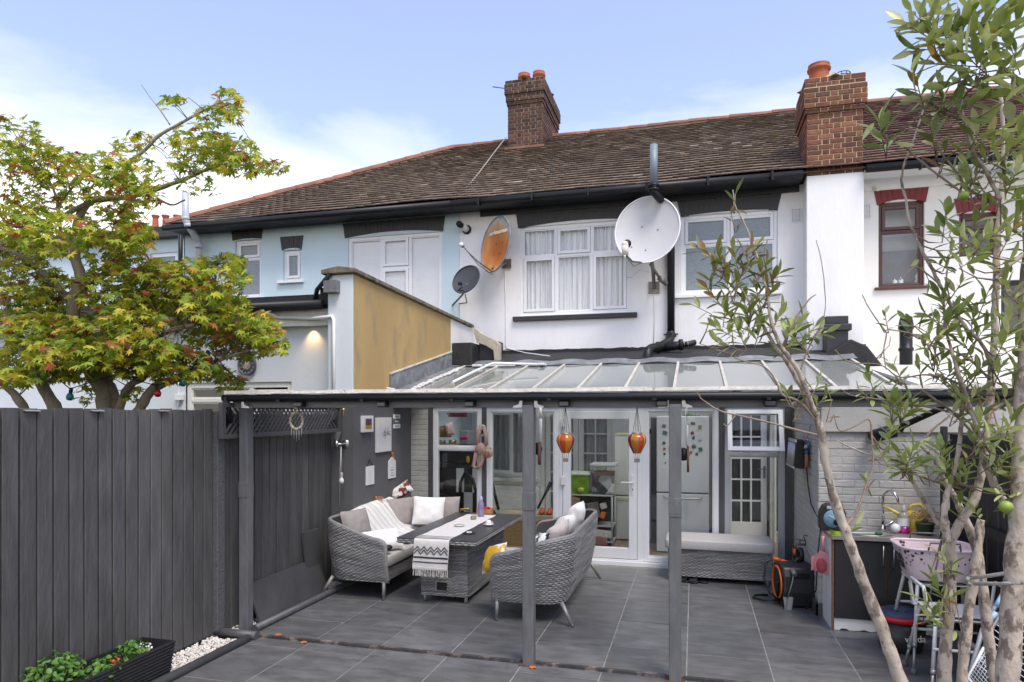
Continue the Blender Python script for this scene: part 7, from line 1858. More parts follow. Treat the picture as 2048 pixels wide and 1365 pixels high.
# ------------------------------------------------------------------ shower stools, basket, bucket
tube_w = M('white_tube', (.60, .60, .58), .35, var=.05, stain=(.40, .34, .26), stain_scale=9, stain_lo=.66, stain_hi=.72)
def stool(lab, cx, cy, sz, dx, dy, arms, seed):
    t = thing('shower_stool', lab, 'stool', (cx, cy, 0), 'white shower stools by the sink')
    m = MB(); w, d = .23, .19
    m.grid(lambda u, v: (cx-w+2*w*u, cy-d+2*d*v, sz+.012-.02*(1-(2*u-1)**4)*(1-(2*v-1)**4)), 14, 10); m.box(cx-w, cx+w, cy-d, cy+d, sz-.018, sz-.009)
    m.build('seat', M('seat_plastic', (.62, .62, .60), .4, var=.05), t, bev=.004)
    for (sx, sy) in ((-1, -1), (-1, 1), (1, -1), (1, 1)):
        a = Vector((cx+sx*w*.92, cy+sy*d*.92, sz-.02)); b = Vector((cx+sx*(w+dx), cy+sy*(d+dy), .0)); q = a.lerp(b, .68)
        m = MB(); m.tube([a + Vector((-sx*.04, 0, .006)), a, q], [.014, .014, .014], 10); m.build('leg', tube_w, t)
        m = MB(); m.tube([q - (b-a)*.03, b + (a-b)*.03], .0105, 8); m.tube([q + Vector((0, 0, .02)), q + Vector((0, 0, -.015))], .017, 10); m.build('extension_leg', M('anodised', (.38, .38, .37), .35, metal=.6), t)
        m = MB(); m.tube([b + Vector((0, 0, .045)), b + Vector((0, 0, .03)), b], [.014, .02, .021], 10); m.build('foot', M('grey_rubber', (.15, .15, .15), .8), t)
    m = MB()
    for sy in (-1, 1): q = .4; m.tube([(cx-w-dx*q+.0, cy+sy*(d+dy*q), sz*.60), (cx+w+dx*q, cy+sy*(d+dy*q), sz*.60)], .011, 8)
    m.build('cross_bar', tube_w, t)
    if arms:
        for sx in (-1, 1):
            m = MB(); x = cx+sx*(w+.03)
            m.tube([(x-sx*.05, cy-d*.9, sz-.015), (x, cy-d*.9, sz-.0), (x+sx*.02, cy-d*.9, sz+.16), (x+sx*.02, cy-d*.75, sz+.20), (x+sx*.02, cy+d*.75, sz+.20), (x+sx*.02, cy+d*.9, sz+.16), (x, cy+d*.9, sz), (x-sx*.05, cy+d*.9, sz-.015)], .013, 10); m.build('arm', tube_w, t)
    return t
stool('taller white shower stool carrying the laundry basket', 1.90, 6.10, .665, .06, .16, False, 1)
stool('lower white shower stool with looped arms, nearest the olive-like tree', 1.88, 5.62, .53, .05, .12, True, 2)
bcx, bcy, bz = 1.84, 6.05, .685
t = thing('laundry_basket', 'lilac pink plastic laundry basket with dark dots painted as holes on the shower stool', 'laundry basket', (bcx, bcy, bz))
lilac = M('lilac_pink_plastic', (.66, .55, .57), .4, var=.04)
def rr(a, w, d):
    e = .42; c, s = cos(a), sin(a)
    return (w*math.copysign(abs(c)**e, c), d*math.copysign(abs(s)**e, s))
def bk_(u, v, o=0):
    a = 2*pi*u; h = v*.25; f = .70+.30*v**.8
    x, y = rr(a, .275*f-o, .23*f-o); return (bcx+x, bcy+y, bz+h)
m = MB(); m.grid(lambda u, v: bk_(u, v), 64, 10); m.grid(lambda u, v: bk_(1-u, v, .006), 64, 10)
m.grid(lambda u, v: (bcx+rr(2*pi*u, .21*v+.0001, .16*v+.0001)[0], bcy+rr(2*pi*u, .21*v+.0001, .16*v+.0001)[1], bz+.004), 40, 3); m.build('tub', lilac, t)
m = MB(); m.tube([bk_(k/64, 1) for k in range(65)], .012, 8, caps=False); m.build('rim', lilac, t)
m = MB(); rg = random.Random(4)
for side in range(2):
    for k in range(60):
        u = .50 + .5*rg.random() if side == 0 else rg.random(); col = rg.random()
        v = .93 - .62*abs(rg.random()-.1)*(abs(sin(u*2*pi*3))*.8+.2); r = (.004+.010*v*rg.random())
        p0 = Vector(bk_(u, v, -.0015 if side == 0 else .0075)); p1 = Vector(bk_(u+.004, v)); p2 = Vector(bk_(u, min(1, v+.02)))
        n = (p1-Vector(bk_(u, v))).cross(p2-Vector(bk_(u, v))).normalized()
        if side: n = -n
        m.lathe([(.0005, .0006), (r, .0006)], p0, n, 10)
m.build('holes', M('hole_shade_dot', (.05, .035, .035), .8), t)  # dark discs on the tub wall stand for the shade in open holes
for dy in (-1, 1):
    m = MB(); y = bcy+dy*.235; m.tube([(bcx-.11, y, bz+.25), (bcx-.10, y-.02, bz+.31), (bcx+.10, y-.02, bz+.31), (bcx+.11, y, bz+.25)], .007, 8); m.build('handle', M('dark_grey_handle', (.12, .12, .125), .4), t)
m = MB(); m.grid(lambda u, v: tuple(Vector(bk_(.47+.055*u+.0, .25+.5*v, -.002))), 4, 4); m.build('label', M('label_black', (.02, .02, .02), .5, var=.1, stain=(.55, .55, .55), stain_scale=60, stain_lo=.56, stain_hi=.6), t)
p = Vector((1.68, 6.34, 0)); t = thing('mop_bucket', 'black mop bucket with red rim and blue wringer under the shower stools', 'bucket', p)
m = MB(); m.lathe([(.001, .004), (.14, .004), (.15, .02), (.185, .26), (.180, .26), (.14, .02), (.001, .02)], p, seg=32, sx=1.08); m.build('pail', reel_blk, t)
m = MB(); m.lathe([(.183, .255), (.205, .265), (.205, .30), (.185, .305), (.180, .26)], p, seg=32, sx=1.08); m.build('rim', M('bucket_red', (.55, .015, .018), .4, var=.05), t)
m = MB(); m.lathe([(.178, .295), (.12, .335), (.05, .32), (.001, .28)], p, seg=28, sx=1.06); m.build('wringer', M('wringer_blue', (.06, .085, .14), .4, var=.1), t)
lo_ = letters('vileda', .075, None, white_plastic, Matrix.Translation(p + Vector((.06, -.186, .12))) @ Matrix.Rotation(.28, 4, 'Z') @ Matrix.Rotation(radians(90-8), 4, 'X'), t)
# ------------------------------------------------------------------ clothes airer
air = M('white_airer', (.62, .64, .66), .35, var=.04)
t = thing('clothes_airer', 'folded white wire clothes airer leaning at the bottom right corner', 'clothes airer', PD(2000, 1250, 3.7))
def Q(x, y, d=3.7): return PD(x, y, d)
m = MB(); m.tube([Q(2075, 1040, 3.9), Q(2010, 1180, 3.8), Q(1965, 1260, 3.7), Q(1925, 1400, 3.6)], .012, 10); m.tube([Q(2090, 1060, 3.8), Q(2020, 1190), Q(1975, 1275), Q(1960, 1320)], .009, 8); m.build('frame', M('grey_tube', (.35, .36, .37), .35, metal=.3), t)
for k in range(15):
    a = Q(2012-k*4.2, 1182+k*10.5, 3.72); b = Q(2150-k*2, 1290+k*11, 3.5)
    m = MB(); m.tube([a, b], .0028, 6); m.build('wire', air, t)
for (x, y) in ((1998, 1205), (1985, 1235), (1966, 1268), (1955, 1322)):
    m = MB(); m.tube([Q(x-6, y+8), Q(x+7, y-10)], .014, 8); m.build('clip', M('pale_blue_clip', (.30, .46, .56), .5), t)
m = MB(); c0, c1, c2, c3 = Q(1968, 1295, 3.6), Q(2090, 1420, 3.4), Q(2040, 1480, 3.4), Q(1935, 1355, 3.6)
m.tube([c0, c1, c2, c3, c0], .008, 8)
for k in range(1, 22): a = k/22; m.tube([c0.lerp(c1, a), c3.lerp(c2, a)], .0016, 4)
for k in range(1, 11): a = k/11; m.tube([c0.lerp(c3, a), c1.lerp(c2, a)], .0016, 4)
m.build('mesh_tray', air, t)
# string lights in the maple
for i, (px, py, c, lab) in enumerate(((418, 718, (.50, .01, .03), 'red glass bulb of the festoon at the right side of the maple'), (432, 736, (.20, .42, .02), 'green glass bulb of the festoon at the right side of the maple'), (366, 765, (.02, .25, .28), 'teal glass bulb of the festoon over the fence'),
        (315, 786, (.50, .01, .03), 'red glass bulb hanging low beside a bare maple stem'), (89, 750, (.50, .02, .03), 'red glass bulb among the leaves at the left of the maple'), (140, 793, (.02, .25, .28), 'teal glass bulb low beside the left maple stems'))):
    p = PD(px, py, 6.05); t = thing('festoon_bulb', lab, 'light bulb', p, 'coloured festoon bulbs in the maple')
    m = MB(); m.lathe([(.001, -.04), (.022, -.035), (.032, -.01), (.026, .015), (.014, .03), (.012, .035)], p, (0.2*(i % 3-1), 0, 1), seg=14); m.build('bulb', M('bulb_%d' % (i % 3), c, .1, var=.05, translucent=.35, coat=.5), t)
    m = MB(); m.lathe([(.013, .03), (.016, .035), (.016, .075), (.001, .08)], p, (0.2*(i % 3-1), 0, 1), seg=10); m.build('holder', black_plastic, t)
m = MB(); m.tube([PD(70, 720, 6.1), PD(140, 778, 6.1), PD(230, 750, 6.1), PD(315, 772, 6.1), PD(366, 752, 6.1), PD(420, 705, 6.1), PD(435, 718, 6.1), PD(455, 742, 6.1), PD(480, 762, 6.1), Vector((-4.03, 5.25, 2.17))], .005, 6)
solo(m, 'festoon_cable', black_plastic, 'thin black festoon cable running from the maple to the canopy corner', 'cable')

# ------------------------------------------------------------------ planter
pl = thing('trough_planter', 'black ribbed trough planter at the foot of the left fence', 'planter', (-3.93, 3.9, 0))
px0, px1, py0, py1, ph = -4.07, -3.775, 3.25, 4.25, .275
trough = M('trough_black', (.018, .018, .020), .45, var=.1)
m = MB(); n = 11
def tap(z): return .03*(1-z/ph)
for k in range(n):
    z0 = ph*k/n; z1 = ph*(k+1)/n; e0 = tap(z0); e1 = tap(z1); zm = (z0+z1)/2; em = tap(zm)-.006
    for (za, zb, ea, eb) in ((z0, zm, e0, em), (zm, z1, em, e1)):
        A = [(px0+ea, py0+ea, za), (px1-ea, py0+ea, za), (px1-ea, py1-ea, za), (px0+ea, py1-ea, za)]; B_ = [(px0+eb, py0+eb, zb), (px1-eb, py0+eb, zb), (px1-eb, py1-eb, zb), (px0+eb, py1-eb, zb)]
        m.add(A+B_, [(i, (i+1) % 4, (i+1) % 4+4, i+4) for i in range(4)])
w = .012
A = [(px0, py0, ph), (px1, py0, ph), (px1, py1, ph), (px0, py1, ph)]; B_ = [(px0+w, py0+w, ph), (px1-w, py0+w, ph), (px1-w, py1-w, ph), (px0+w, py1-w, ph)]; C_ = [(px0+w+.01, py0+w+.01, ph-.12), (px1-w-.01, py0+w+.01, ph-.12), (px1-w-.01, py1-w-.01, ph-.12), (px0+w+.01, py1-w-.01, ph-.12)]
m.add(A+B_+C_, [(i, (i+1) % 4, (i+1) % 4+4, i+4) for i in range(4)] + [(i+4, (i+1) % 4+4, (i+1) % 4+8, i+8) for i in range(4)])
m.build('trough', trough, pl)
m = MB(); m.box(px0+.02, px1-.02, py0+.02, py1-.02, ph-.13, ph-.10); m.build('compost', soil, pl)
lm_ = M('strawberry_leaf', (.08, .19, .025), .5, var=.15, scale=40, translucent=.3, island=1, rnd_cols=[(0, (.045, .13, .018)), (.5, (.09, .22, .03)), (1, (.16, .30, .05))])
def leafy(lab, cx, cy, r, hgt, n, seed, z0=None):
    t = thing('leafy_plant', lab, 'plant', (cx, cy, ph-.1), 'leafy plants in the trough'); rg = random.Random(seed); z0 = z0 or ph-.10
    m = MB(); st = MB()
    for k in range(n):
        a = rg.uniform(0, 2*pi); q = r*rg.random()**.6; p = Vector((cx+q*cos(a), cy+q*sin(a)*1.3, z0 + hgt*rg.uniform(.45, 1)*(1-.4*(q/r)**2)))
        if k % 3 == 0: st.tube([(cx+q*.3*cos(a), cy+q*.3*sin(a), z0), p], .0022, 4)
        nrm = Vector((cos(a)*.6, sin(a)*.6, 1)) + Vector((rg.uniform(-.5, .5), rg.uniform(-.5, .5), 0)); nrm.normalize(); d = nrm.orthogonal().normalized(); d = (Matrix.Rotation(rg.uniform(0, 6), 3, nrm) @ d); e = nrm.cross(d); L_ = rg.uniform(.028, .05)
        vs = [p, p + d*L_*.3 + e*L_*.32 + nrm*.004, p + d*L_*.7 + e*L_*.34, p + d*L_ - nrm*.006, p + d*L_*.7 - e*L_*.34, p + d*L_*.3 - e*L_*.32 + nrm*.004, p + d*L_*.5 - nrm*.006]
        m.add(vs, [(0, 1, 6), (1, 2, 6), (2, 3, 6), (3, 4, 6), (4, 5, 6), (5, 0, 6)], True)
    m.build('leaves', lm_, t); st.build('stems', M('green_stem', (.10, .16, .04), .7), t)
leafy('bushy green plant spilling over the near left end of the trough', -4.0, 3.45, .15, .27, 200, 1)
leafy('low light green plant in the middle of the trough', -3.88, 3.72, .11, .17, 110, 2)
leafy('sparse green plant towards the far end of the trough', -3.90, 3.98, .10, .20, 90, 3)
m = MB(); rg = random.Random(5)
for k in range(26): m.ball((-3.93+rg.uniform(-.035, .035), 4.12+rg.uniform(-.04, .04), ph-.03+rg.uniform(-.02, .03)), .009, seg=6, rings=4)
solo(m, 'white_flowers', white_plastic, 'tiny white flower heads at the far end of the trough', 'flowers')
m = MB()
for k in range(5): m.ball((-3.86+rg.uniform(-.04, .04), 3.8+rg.uniform(-.06, .06), ph-.01+rg.uniform(-.03, .03)), .013, seg=8, rings=5)
solo(m, 'red_flowers', M('red_petal', (.50, .06, .05), .6, var=.2), 'small red flowers in the middle of the trough', 'flowers')
# fallen leaves on the paving
rg = random.Random(31)
fall = M('fallen_leaf', (.45, .14, .03), .8, var=.2)
for i, (px, py, lab) in enumerate(((556, 1270, 'orange fallen leaf on the paving just inside the corner post'), (1065, 1335, 'tiny brown fallen leaf by the foot of the middle post'), (607, 1285, 'pale fallen leaf right of the corner post'))):
    p = PZ(px, py, .006); m = MB(); m.add([p + Vector((.03*cos(a), .03*sin(a), .004*(k % 2))) for k, a in enumerate([j*pi/4 for j in range(8)])], [tuple(range(8))]); solo(m, 'fallen_leaf', fall, lab, 'leaf', 'fallen leaves on the paving')
# neighbour's pale lean-to roof at the far right
m = MB(); m.prism([(8.2, 2.25), (11.55, 2.72), (11.55, 2.76), (8.2, 2.29)], 2.36, 7.5, 'x')
solo(m, 'neighbour_roof', M('pale_sheet', (.62, .62, .58), .5, var=.08, scale=3), 'pale sheet roof of the right-hand neighbour behind the tree', 'roof')
# ================================================================== TREES
bark_maple = M('maple_bark', (.25, .215, .165), .9, var=.30, scale=14, bump=.8, bscale=30, stretch=(1, 1, .35), stain=(.22, .22, .17), stain_scale=9, stain_lo=.55, stain_hi=.7)
bark_pale = M('pale_bark', (.42, .36, .295), .9, var=.22, scale=14, bump=.8, bscale=40, stretch=(1, 1, .6), stain=(.18, .14, .11), stain_scale=24, stain_lo=.51, stain_hi=.58)
twig_mat = M('twig_bark', (.20, .14, .10), .85, var=.25, scale=20, bump=.3)
def smooth_poly(pts, n=4):
    """Catmull-Rom through (Vector, radius) knots"""
    out = []
    P = [pts[0]] + pts + [pts[-1]]
    for i in range(1, len(P)-2):
        for k in range(n):
            t = k/n
            def cr(a, b, c, d): return .5*((2*b) + (c-a)*t + (2*a-5*b+4*c-d)*t*t + (3*b-a-3*c+d)*t**3)
            out.append((Vector([cr(P[i-1][0][j], P[i][0][j], P[i+1][0][j], P[i+2][0][j]) for j in range(3)]), P[i][1]*(1-t)+P[i+1][1]*t))
    out.append(pts[-1]); return out
def limb(mb, knots, D, seg=10, jit=.004, seed=0, dd=0.0, wf=1.0):
    """knots: (px, py, width px[, depth])"""
    rg = random.Random(seed); pts = []
    for i, k in enumerate(knots):
        d = k[3] if len(k) > 3 else D + dd*i
        pts.append((PD(k[0], k[1], d), k[2]*wf*d/1350/2))
    sp = smooth_poly(pts, 5)
    sp = [(p + Vector((rg.uniform(-jit, jit), rg.uniform(-jit, jit), 0)), r*rg.uniform(.88, 1.12)) for p, r in sp]
    mb.tube([p for p, r in sp], [max(.0012, r) for p, r in sp], seg)
    return sp

# ---- maple behind the left fence
mt = thing('maple_tree', 'maple tree turning yellow and red behind the left fence', 'tree', (-5.6, 5.3, 0))
DM = 6.5
mb = MB(); skel = []
def ml(kn, **k): 
    s = limb(mb, kn, DM, **k); skel.extend([p for p, r in s]); return s
ml([(205, 1000, 60), (205, 880, 58), (210, 830, 34), (206, 790, 28), (185, 750, 26), (160, 700, 24), (147, 645, 24), (149, 600, 25), (163, 560, 24), (150, 510, 20), (158, 440, 17), (180, 403, 13), (225, 398, 11), (285, 388, 10), (360, 362, 8), (430, 335, 6), (500, 330, 4)], seed=1)
ml([(148, 612, 16), (110, 570, 14), (70, 535, 11), (35, 508, 9), (-10, 495, 7)], seed=2, dd=-.05)
ml([(166, 568, 15), (205, 552, 13), (232, 530, 10), (248, 505, 7), (262, 470, 5)], seed=3, dd=.06)
ml([(210, 880, 30), (130, 850, 26), (115, 825, 24), (95, 790, 24), (70, 745, 20), (40, 690, 12), (10, 640, 8)], seed=4, dd=-.07)
ml([(190, 920, 24), (70, 850, 20), (45, 812, 18), (15, 775, 14), (-20, 755, 10)], seed=5, dd=-.08)
ml([(215, 880, 28), (225, 800, 24), (212, 760, 24), (200, 720, 20), (230, 670, 12), (290, 600, 8)], seed=6, dd=.05)
ml([(220, 890, 26), (270, 835, 22), (290, 800, 20), (310, 775, 18), (350, 760, 14), (400, 738, 11), (440, 720, 8), (500, 700, 4)], seed=7, dd=-.05)
ml([(220, 870, 22), (245, 800, 18), (262, 770, 14), (290, 750, 11), (270, 700, 13), (300, 680, 12), (340, 662, 11), (390, 650, 8)], seed=8, dd=-.06)
ml([(390, 650, 6), (412, 620, 7), (428, 590, 6), (432, 545, 4), (440, 515, 3)], seed=9, jit=.002)
ml([(185, 403, 10), (150, 420, 9), (110, 440, 8), (60, 455, 8), (20, 450, 7), (0, 430, 5)], seed=10, dd=-.05)
ml([(240, 360, 9), (260, 325, 8), (290, 300, 7), (320, 270, 7), (360, 248, 6), (400, 225, 5), (440, 205, 3)], seed=11, jit=.002)
ml([(260, 400, 6), (250, 360, 6), (243, 320, 5), (225, 290, 3)], seed=12, jit=.002)
ml([(340, 250, 3), (320, 220, 2.5), (300, 195, 1.5), (283, 170, 1)], seed=13, jit=.001)
ml([(130, 500, 8), (120, 450, 6), (110, 390, 5), (80, 330, 4), (40, 290, 3)], seed=14, dd=-.04)
ml([(110, 420, 5), (150, 370, 4), (190, 340, 3)], seed=15)
ml([(300, 385, 5), (340, 410, 4), (370, 400, 3)], seed=16)
mb.build('trunk', bark_maple, mt)
# leaf: seven pointed lobes
def maple_leaf(seed):
    rg = random.Random(seed); mbx = MB()
    angs = [-130, -85, -42, 0, 42, 85, 130]; lens = [.42, .72, .92, 1.0, .92, .72, .42]
    out = [(0, 0, 0)]
    vs = [(0, .02, .0)]
    for i, (a, l) in enumerate(zip(angs, lens)):
        a = radians(a + rg.uniform(-5, 5)); l *= rg.uniform(.9, 1.06)
        if i: 
            am = radians((angs[i-1]+angs[i])/2); vs.append((sin(am)*.40, cos(am)*.40, .02))
        # shoulder points make each lobe a blade
        vs.append((sin(a-.25)*l*.60, cos(a-.25)*l*.60, .03)); vs.append((sin(a)*l, cos(a)*l, -.14*l*l + rg.uniform(-.05, .05))); vs.append((sin(a+.25)*l*.60, cos(a+.25)*l*.60, .03))
    n = len(vs)
    fs = [(0, i, i+1) for i in range(1, n-1)]
    mbx.add([(x, y, z) for x, y, z in vs], fs); return mbx
leaf_cols = [(0, (.15, .24, .02)), (.25, (.24, .34, .024)), (.52, (.38, .43, .03)), (.78, (.54, .51, .04)), (.87, (.60, .44, .05)), (.92, (.40, .17, .03)), (.975, (.28, .08, .03)), (1, (.42, .05, .04))]
leaf_one = M('maple_leaf', (.1, .1, .02), .5, var=.15, scale=30, translucent=.40, rnd_cols=leaf_cols)
leaf_mass = M('maple_leaf_mass', (.1, .1, .02), .5, var=.15, scale=30, translucent=.40, island=1, rnd_cols=leaf_cols)
variants = [maple_leaf(k) for k in range(5)]
vmesh = []
for v in variants:
    me = v.mesh('leaf'); me.materials.append(leaf_one); vmesh.append(me)
pads = [(20, 265, 55, 35, 60), (60, 310, 70, 35, 90), (30, 350, 60, 50, 90), (120, 335, 60, 32, 90), (110, 390, 70, 40, 90), (200, 335, 70, 28, 100), (265, 345, 50, 30, 60), (235, 385, 70, 30, 70),
  (285, 392, 40, 24, 36), (265, 285, 40, 22, 30), (350, 285, 25, 18, 8), (400, 275, 55, 28, 70), (450, 300, 60, 30, 90), (410, 320, 70, 22, 80), (480, 330, 50, 20, 55), (548, 332, 26, 14, 28), (400, 375, 45, 18, 40),
  (455, 205, 32, 24, 50), (430, 225, 30, 20, 26), (345, 205, 25, 14, 14), (470, 235, 18, 16, 14), (360, 350, 45, 20, 35),
  (40, 440, 60, 35, 90), (110, 470, 70, 40, 100), (30, 500, 60, 35, 90), (215, 450, 50, 32, 60), (258, 438, 30, 22, 30), (270, 472, 40, 26, 50), (230, 500, 60, 30, 80), (310, 535, 26, 18, 30),
  (50, 560, 70, 40, 110), (110, 590, 60, 35, 80), (230, 575, 75, 45, 140), (310, 570, 60, 40, 110), (375, 545, 40, 25, 60), (440, 525, 50, 18, 46), (470, 550, 25, 30, 34), (400, 590, 50, 35, 90), (60, 620, 80, 30, 110),
  (90, 660, 90, 30, 130), (190, 655, 70, 28, 100), (260, 640, 60, 35, 90), (340, 620, 60, 32, 90), (430, 610, 60, 35, 110), (470, 640, 60, 30, 100), (520, 660, 40, 28, 60), (545, 690, 30, 20, 34), (480, 690, 60, 26, 80), (430, 670, 60, 20, 60),
  (40, 715, 60, 25, 90), (120, 710, 70, 25, 110), (200, 705, 70, 30, 110), (280, 700, 60, 30, 90), (350, 715, 60, 24, 80), (30, 755, 40, 18, 40), (90, 745, 60, 18, 70), (160, 745, 50, 16, 50), (270, 738, 60, 18, 60), (340, 745, 60, 18, 50), (420, 745, 40, 16, 40), (460, 765, 25, 16, 24), (270, 790, 25, 14, 8), (170, 790, 18, 20, 8)]
rg = random.Random(77); leaves = []
bl_of = [skel[i] for i in range(0, len(skel), 2)]
for (cx, cy, rx, ry, n) in pads:
    dz = rg.uniform(-.75, .35)
    for k in range(int(n*(2.7 if cy > 530 else 2.2 if cy > 430 else 1.5)*(.35 if 285 < cx < 420 and 335 < cy < 420 else 1))):
        a = rg.uniform(0, 2*pi); q = sqrt(rg.random())*1.12
        px = cx + rx*q*cos(a); py = cy + ry*q*sin(a); d = DM + dz + rg.gauss(0, .28)
        p = PD(px, py, d)
        s = rg.uniform(.052, .084)*(1 if rg.random() < .85 else .7)
        leaves.append((p, s))
# orientation: layered, faces up with a droop outwards
mass = MB(); singles = []
order = sorted(range(len(leaves)), key=lambda i: (leaves[i][0]-CAM).length/leaves[i][1])
first = set(order[:300])
for i, (p, s) in enumerate(leaves):
    nrm = Vector((rg.gauss(0, .45), rg.gauss(-.25, .45), 1)).normalized()
    d = (Matrix.Rotation(rg.uniform(0, 2*pi), 3, nrm) @ nrm.orthogonal().normalized()); d = (d + Vector((0, -.2, -.45))).normalized()
    x = d.cross(nrm).normalized(); z = x.cross(d)
    R = Matrix((x, d, z)).transposed().to_4x4(); R.translation = p; R = R @ Matrix.Scale(s, 4)
    v = i % 5
    if i in first: inst(vmesh[v], 'leaf', mt, R)
    else:
        q = variants[v]; mass.M = R; mass.add(q.v, q.f)
mass.M = None
o = mass.build('foliage', leaf_mass, mt); o['kind'] = 'stuff'
# seed keys and fine twigs
tw = MB()
for i in range(0, len(leaves), 4):
    p = leaves[i][0]; q = min(bl_of, key=lambda b: (b-p).length_squared)
    if (q-p).length < .42:
        mid = (p+q)/2 + Vector((rg.gauss(0, .03), rg.gauss(0, .03), .03)); tw.tube([q, mid, p], [.005, .003, .0014], 4, caps=False)
o = tw.build('twigs', twig_mat, mt); o['kind'] = 'stuff'

# ---- pale-barked evergreen at the right
ot = thing('evergreen_tree', 'multi-stemmed evergreen with pale spotted bark and small green fruit, right foreground', 'tree', (1.75, 2.0, 0))
DO = 2.4
mb = MB(); mbt = MB(); tips = []; nodes = []
def ol(kn, D=DO, tip=False, **k):
    s = limb(mb if max(q[2] for q in kn) > 12 else mbt, kn, D, wf=.58, **k); nodes.extend([p for p, r in s if r < .008]); return s
base = PD(1935, 1900, 2.35)
# main stems, all rising from one stool at the ground
def stemroot(px, py, w, d): return (1935 + (px-1935)*.25, 1900, w, 2.35 + (d-2.35)*.3)
ol([(1905, 1900, 50), (1835, 1480, 48), (1795, 1345, 44), (1757, 1240, 40), (1722, 1150, 36), (1690, 1060, 34), (1668, 1000, 30), (1652, 930, 28), (1642, 870, 28), (1632, 825, 24)], seed=21, jit=.002)
ol([(1632, 832, 22), (1605, 780, 18), (1575, 725, 16), (1545, 685, 13), (1520, 640, 9), (1490, 590, 7), (1462, 545, 5), (1440, 505, 3)], seed=22, jit=.002)
ol([(1630, 826, 18), (1598, 745, 16), (1560, 690, 14), (1542, 640, 11), (1535, 590, 9), (1520, 530, 8), (1506, 490, 7), (1490, 450, 5), (1470, 410, 4), (1466, 380, 3)], D=2.37, seed=23, jit=.0015)
ol([(1535, 600, 7), (1535, 560, 6), (1528, 510, 5), (1535, 480, 4)], seed=24, jit=.001)
ol([(1640, 850, 12), (1600, 805, 10), (1565, 790, 8), (1553, 765, 7), (1530, 735, 5), (1480, 720, 4), (1435, 700, 3), (1400, 688, 2.5)], seed=25, jit=.001)
ol([(1642, 872, 9), (1600, 862, 8), (1540, 846, 7), (1480, 832, 6), (1440, 822, 6), (1405, 800, 4), (1395, 785, 3)], seed=26, jit=.001)
ol([(1470, 832, 4), (1455, 852, 4), (1447, 848, 3)], seed=27, jit=.0006)
ol([(1690, 1055, 12), (1715, 1020, 10), (1732, 975, 9), (1746, 930, 8), (1744, 880, 7), (1738, 840, 6), (1715, 850, 5), (1680, 862, 4), (1668, 830, 3)], seed=28, jit=.001)
ol([(1562, 700, 7), (1590, 640, 6), (1618, 600, 5), (1632, 590, 3)], seed=29, jit=.001)
ol([(1600, 745, 6), (1615, 700, 5), (1640, 655, 4), (1650, 620, 3), (1648, 560, 3), (1640, 510, 2.5), (1632, 480, 2)], seed=30, jit=.001)
ol([(1945, 1900, 52), (1900, 1480, 48), (1888, 1340, 44), (1896, 1240, 40), (1902, 1150, 38), (1898, 1080, 38)], seed=31, jit=.002)
ol([(1898, 1090, 32), (1918, 1050, 30), (1945, 1005, 30), (1962, 950, 28), (1972, 880, 27), (1980, 800, 26), (1986, 720, 24), (1990, 640, 23), (1992, 560, 22), (1995, 480, 20), (2000, 420, 18), (2005, 350, 15), (2006, 270, 13), (2002, 190, 11), (1998, 120, 9), (1992, 50, 7), (1990, -20, 5)], seed=32, jit=.002)
ol([(1895, 1085, 24), (1888, 1030, 22), (1895, 985, 18), (1912, 930, 17), (1921, 870, 15), (1924, 810, 13), (1918, 760, 9), (1915, 720, 6)], D=2.36, seed=33, jit=.0015)
ol([(1890, 1070, 16), (1865, 1030, 14), (1838, 985, 13), (1818, 950, 11), (1803, 925, 9), (1760, 915, 7), (1725, 905, 6), (1690, 890, 6), (1672, 880, 4)], D=2.45, seed=34, jit=.001)
ol([(1803, 940, 8), (1860, 960, 8), (1885, 968, 9)], D=2.47, seed=35, jit=.001)
ol([(1955, 1900, 40), (1925, 1480, 36), (1925, 1340, 34), (1937, 1230, 34), (1948, 1150, 32), (1955, 1100, 30), (1962, 1040, 26)], D=2.5, seed=36, jit=.002)
ol([(1975, 1900, 40), (1998, 1480, 38), (1985, 1340, 36), (1970, 1220, 32), (1960, 1130, 30), (1940, 1060, 26), (1915, 1005, 22), (1890, 965, 20), (1870, 920, 16), (1845, 895, 12), (1837, 885, 9)], D=2.55, seed=37, jit=.002)
ol([(1840, 890, 8), (1865, 860, 8), (1895, 835, 6), (1920, 810, 4)], D=2.55, seed=38, jit=.001)
ol([(1990, 1900, 78), (2008, 1480, 74), (2018, 1320, 70), (2028, 1180, 66), (2036, 1060, 64), (2042, 950, 60), (2046, 840, 54), (2052, 700, 50), (2060, 500, 44), (2065, 300, 36)], D=2.2, seed=39, jit=.003)
ol([(2035, 1040, 30), (2000, 990, 26), (1975, 940, 22), (1958, 880, 20)], D=2.3, seed=40, jit=.002)
ol([(1985, 740, 14), (1965, 690, 13), (1935, 660, 12), (1905, 615, 12), (1880, 570, 11), (1860, 530, 11), (1838, 490, 10), (1818, 440, 9), (1812, 400, 8), (1803, 360, 8), (1812, 320, 7), (1828, 280, 6), (1848, 215, 5), (1850, 200, 4)], D=2.3, seed=41, jit=.0015)
ol([(2000, 400, 14), (1975, 350, 12), (1945, 300, 11), (1928, 240, 10), (1915, 190, 8), (1925, 130, 7), (1922, 60, 5), (1915, 10, 4)], D=2.2, seed=42, jit=.0015)
ol([(1930, 390, 8), (1890, 360, 7), (1850, 330, 7), (1810, 295, 6), (1775, 268, 5)], D=2.25, seed=43, jit=.001)
ol([(1985, 400, 9), (1940, 380, 8), (1910, 340, 7), (1885, 310, 6), (1872, 285, 5)], D=2.25, seed=44, jit=.001)
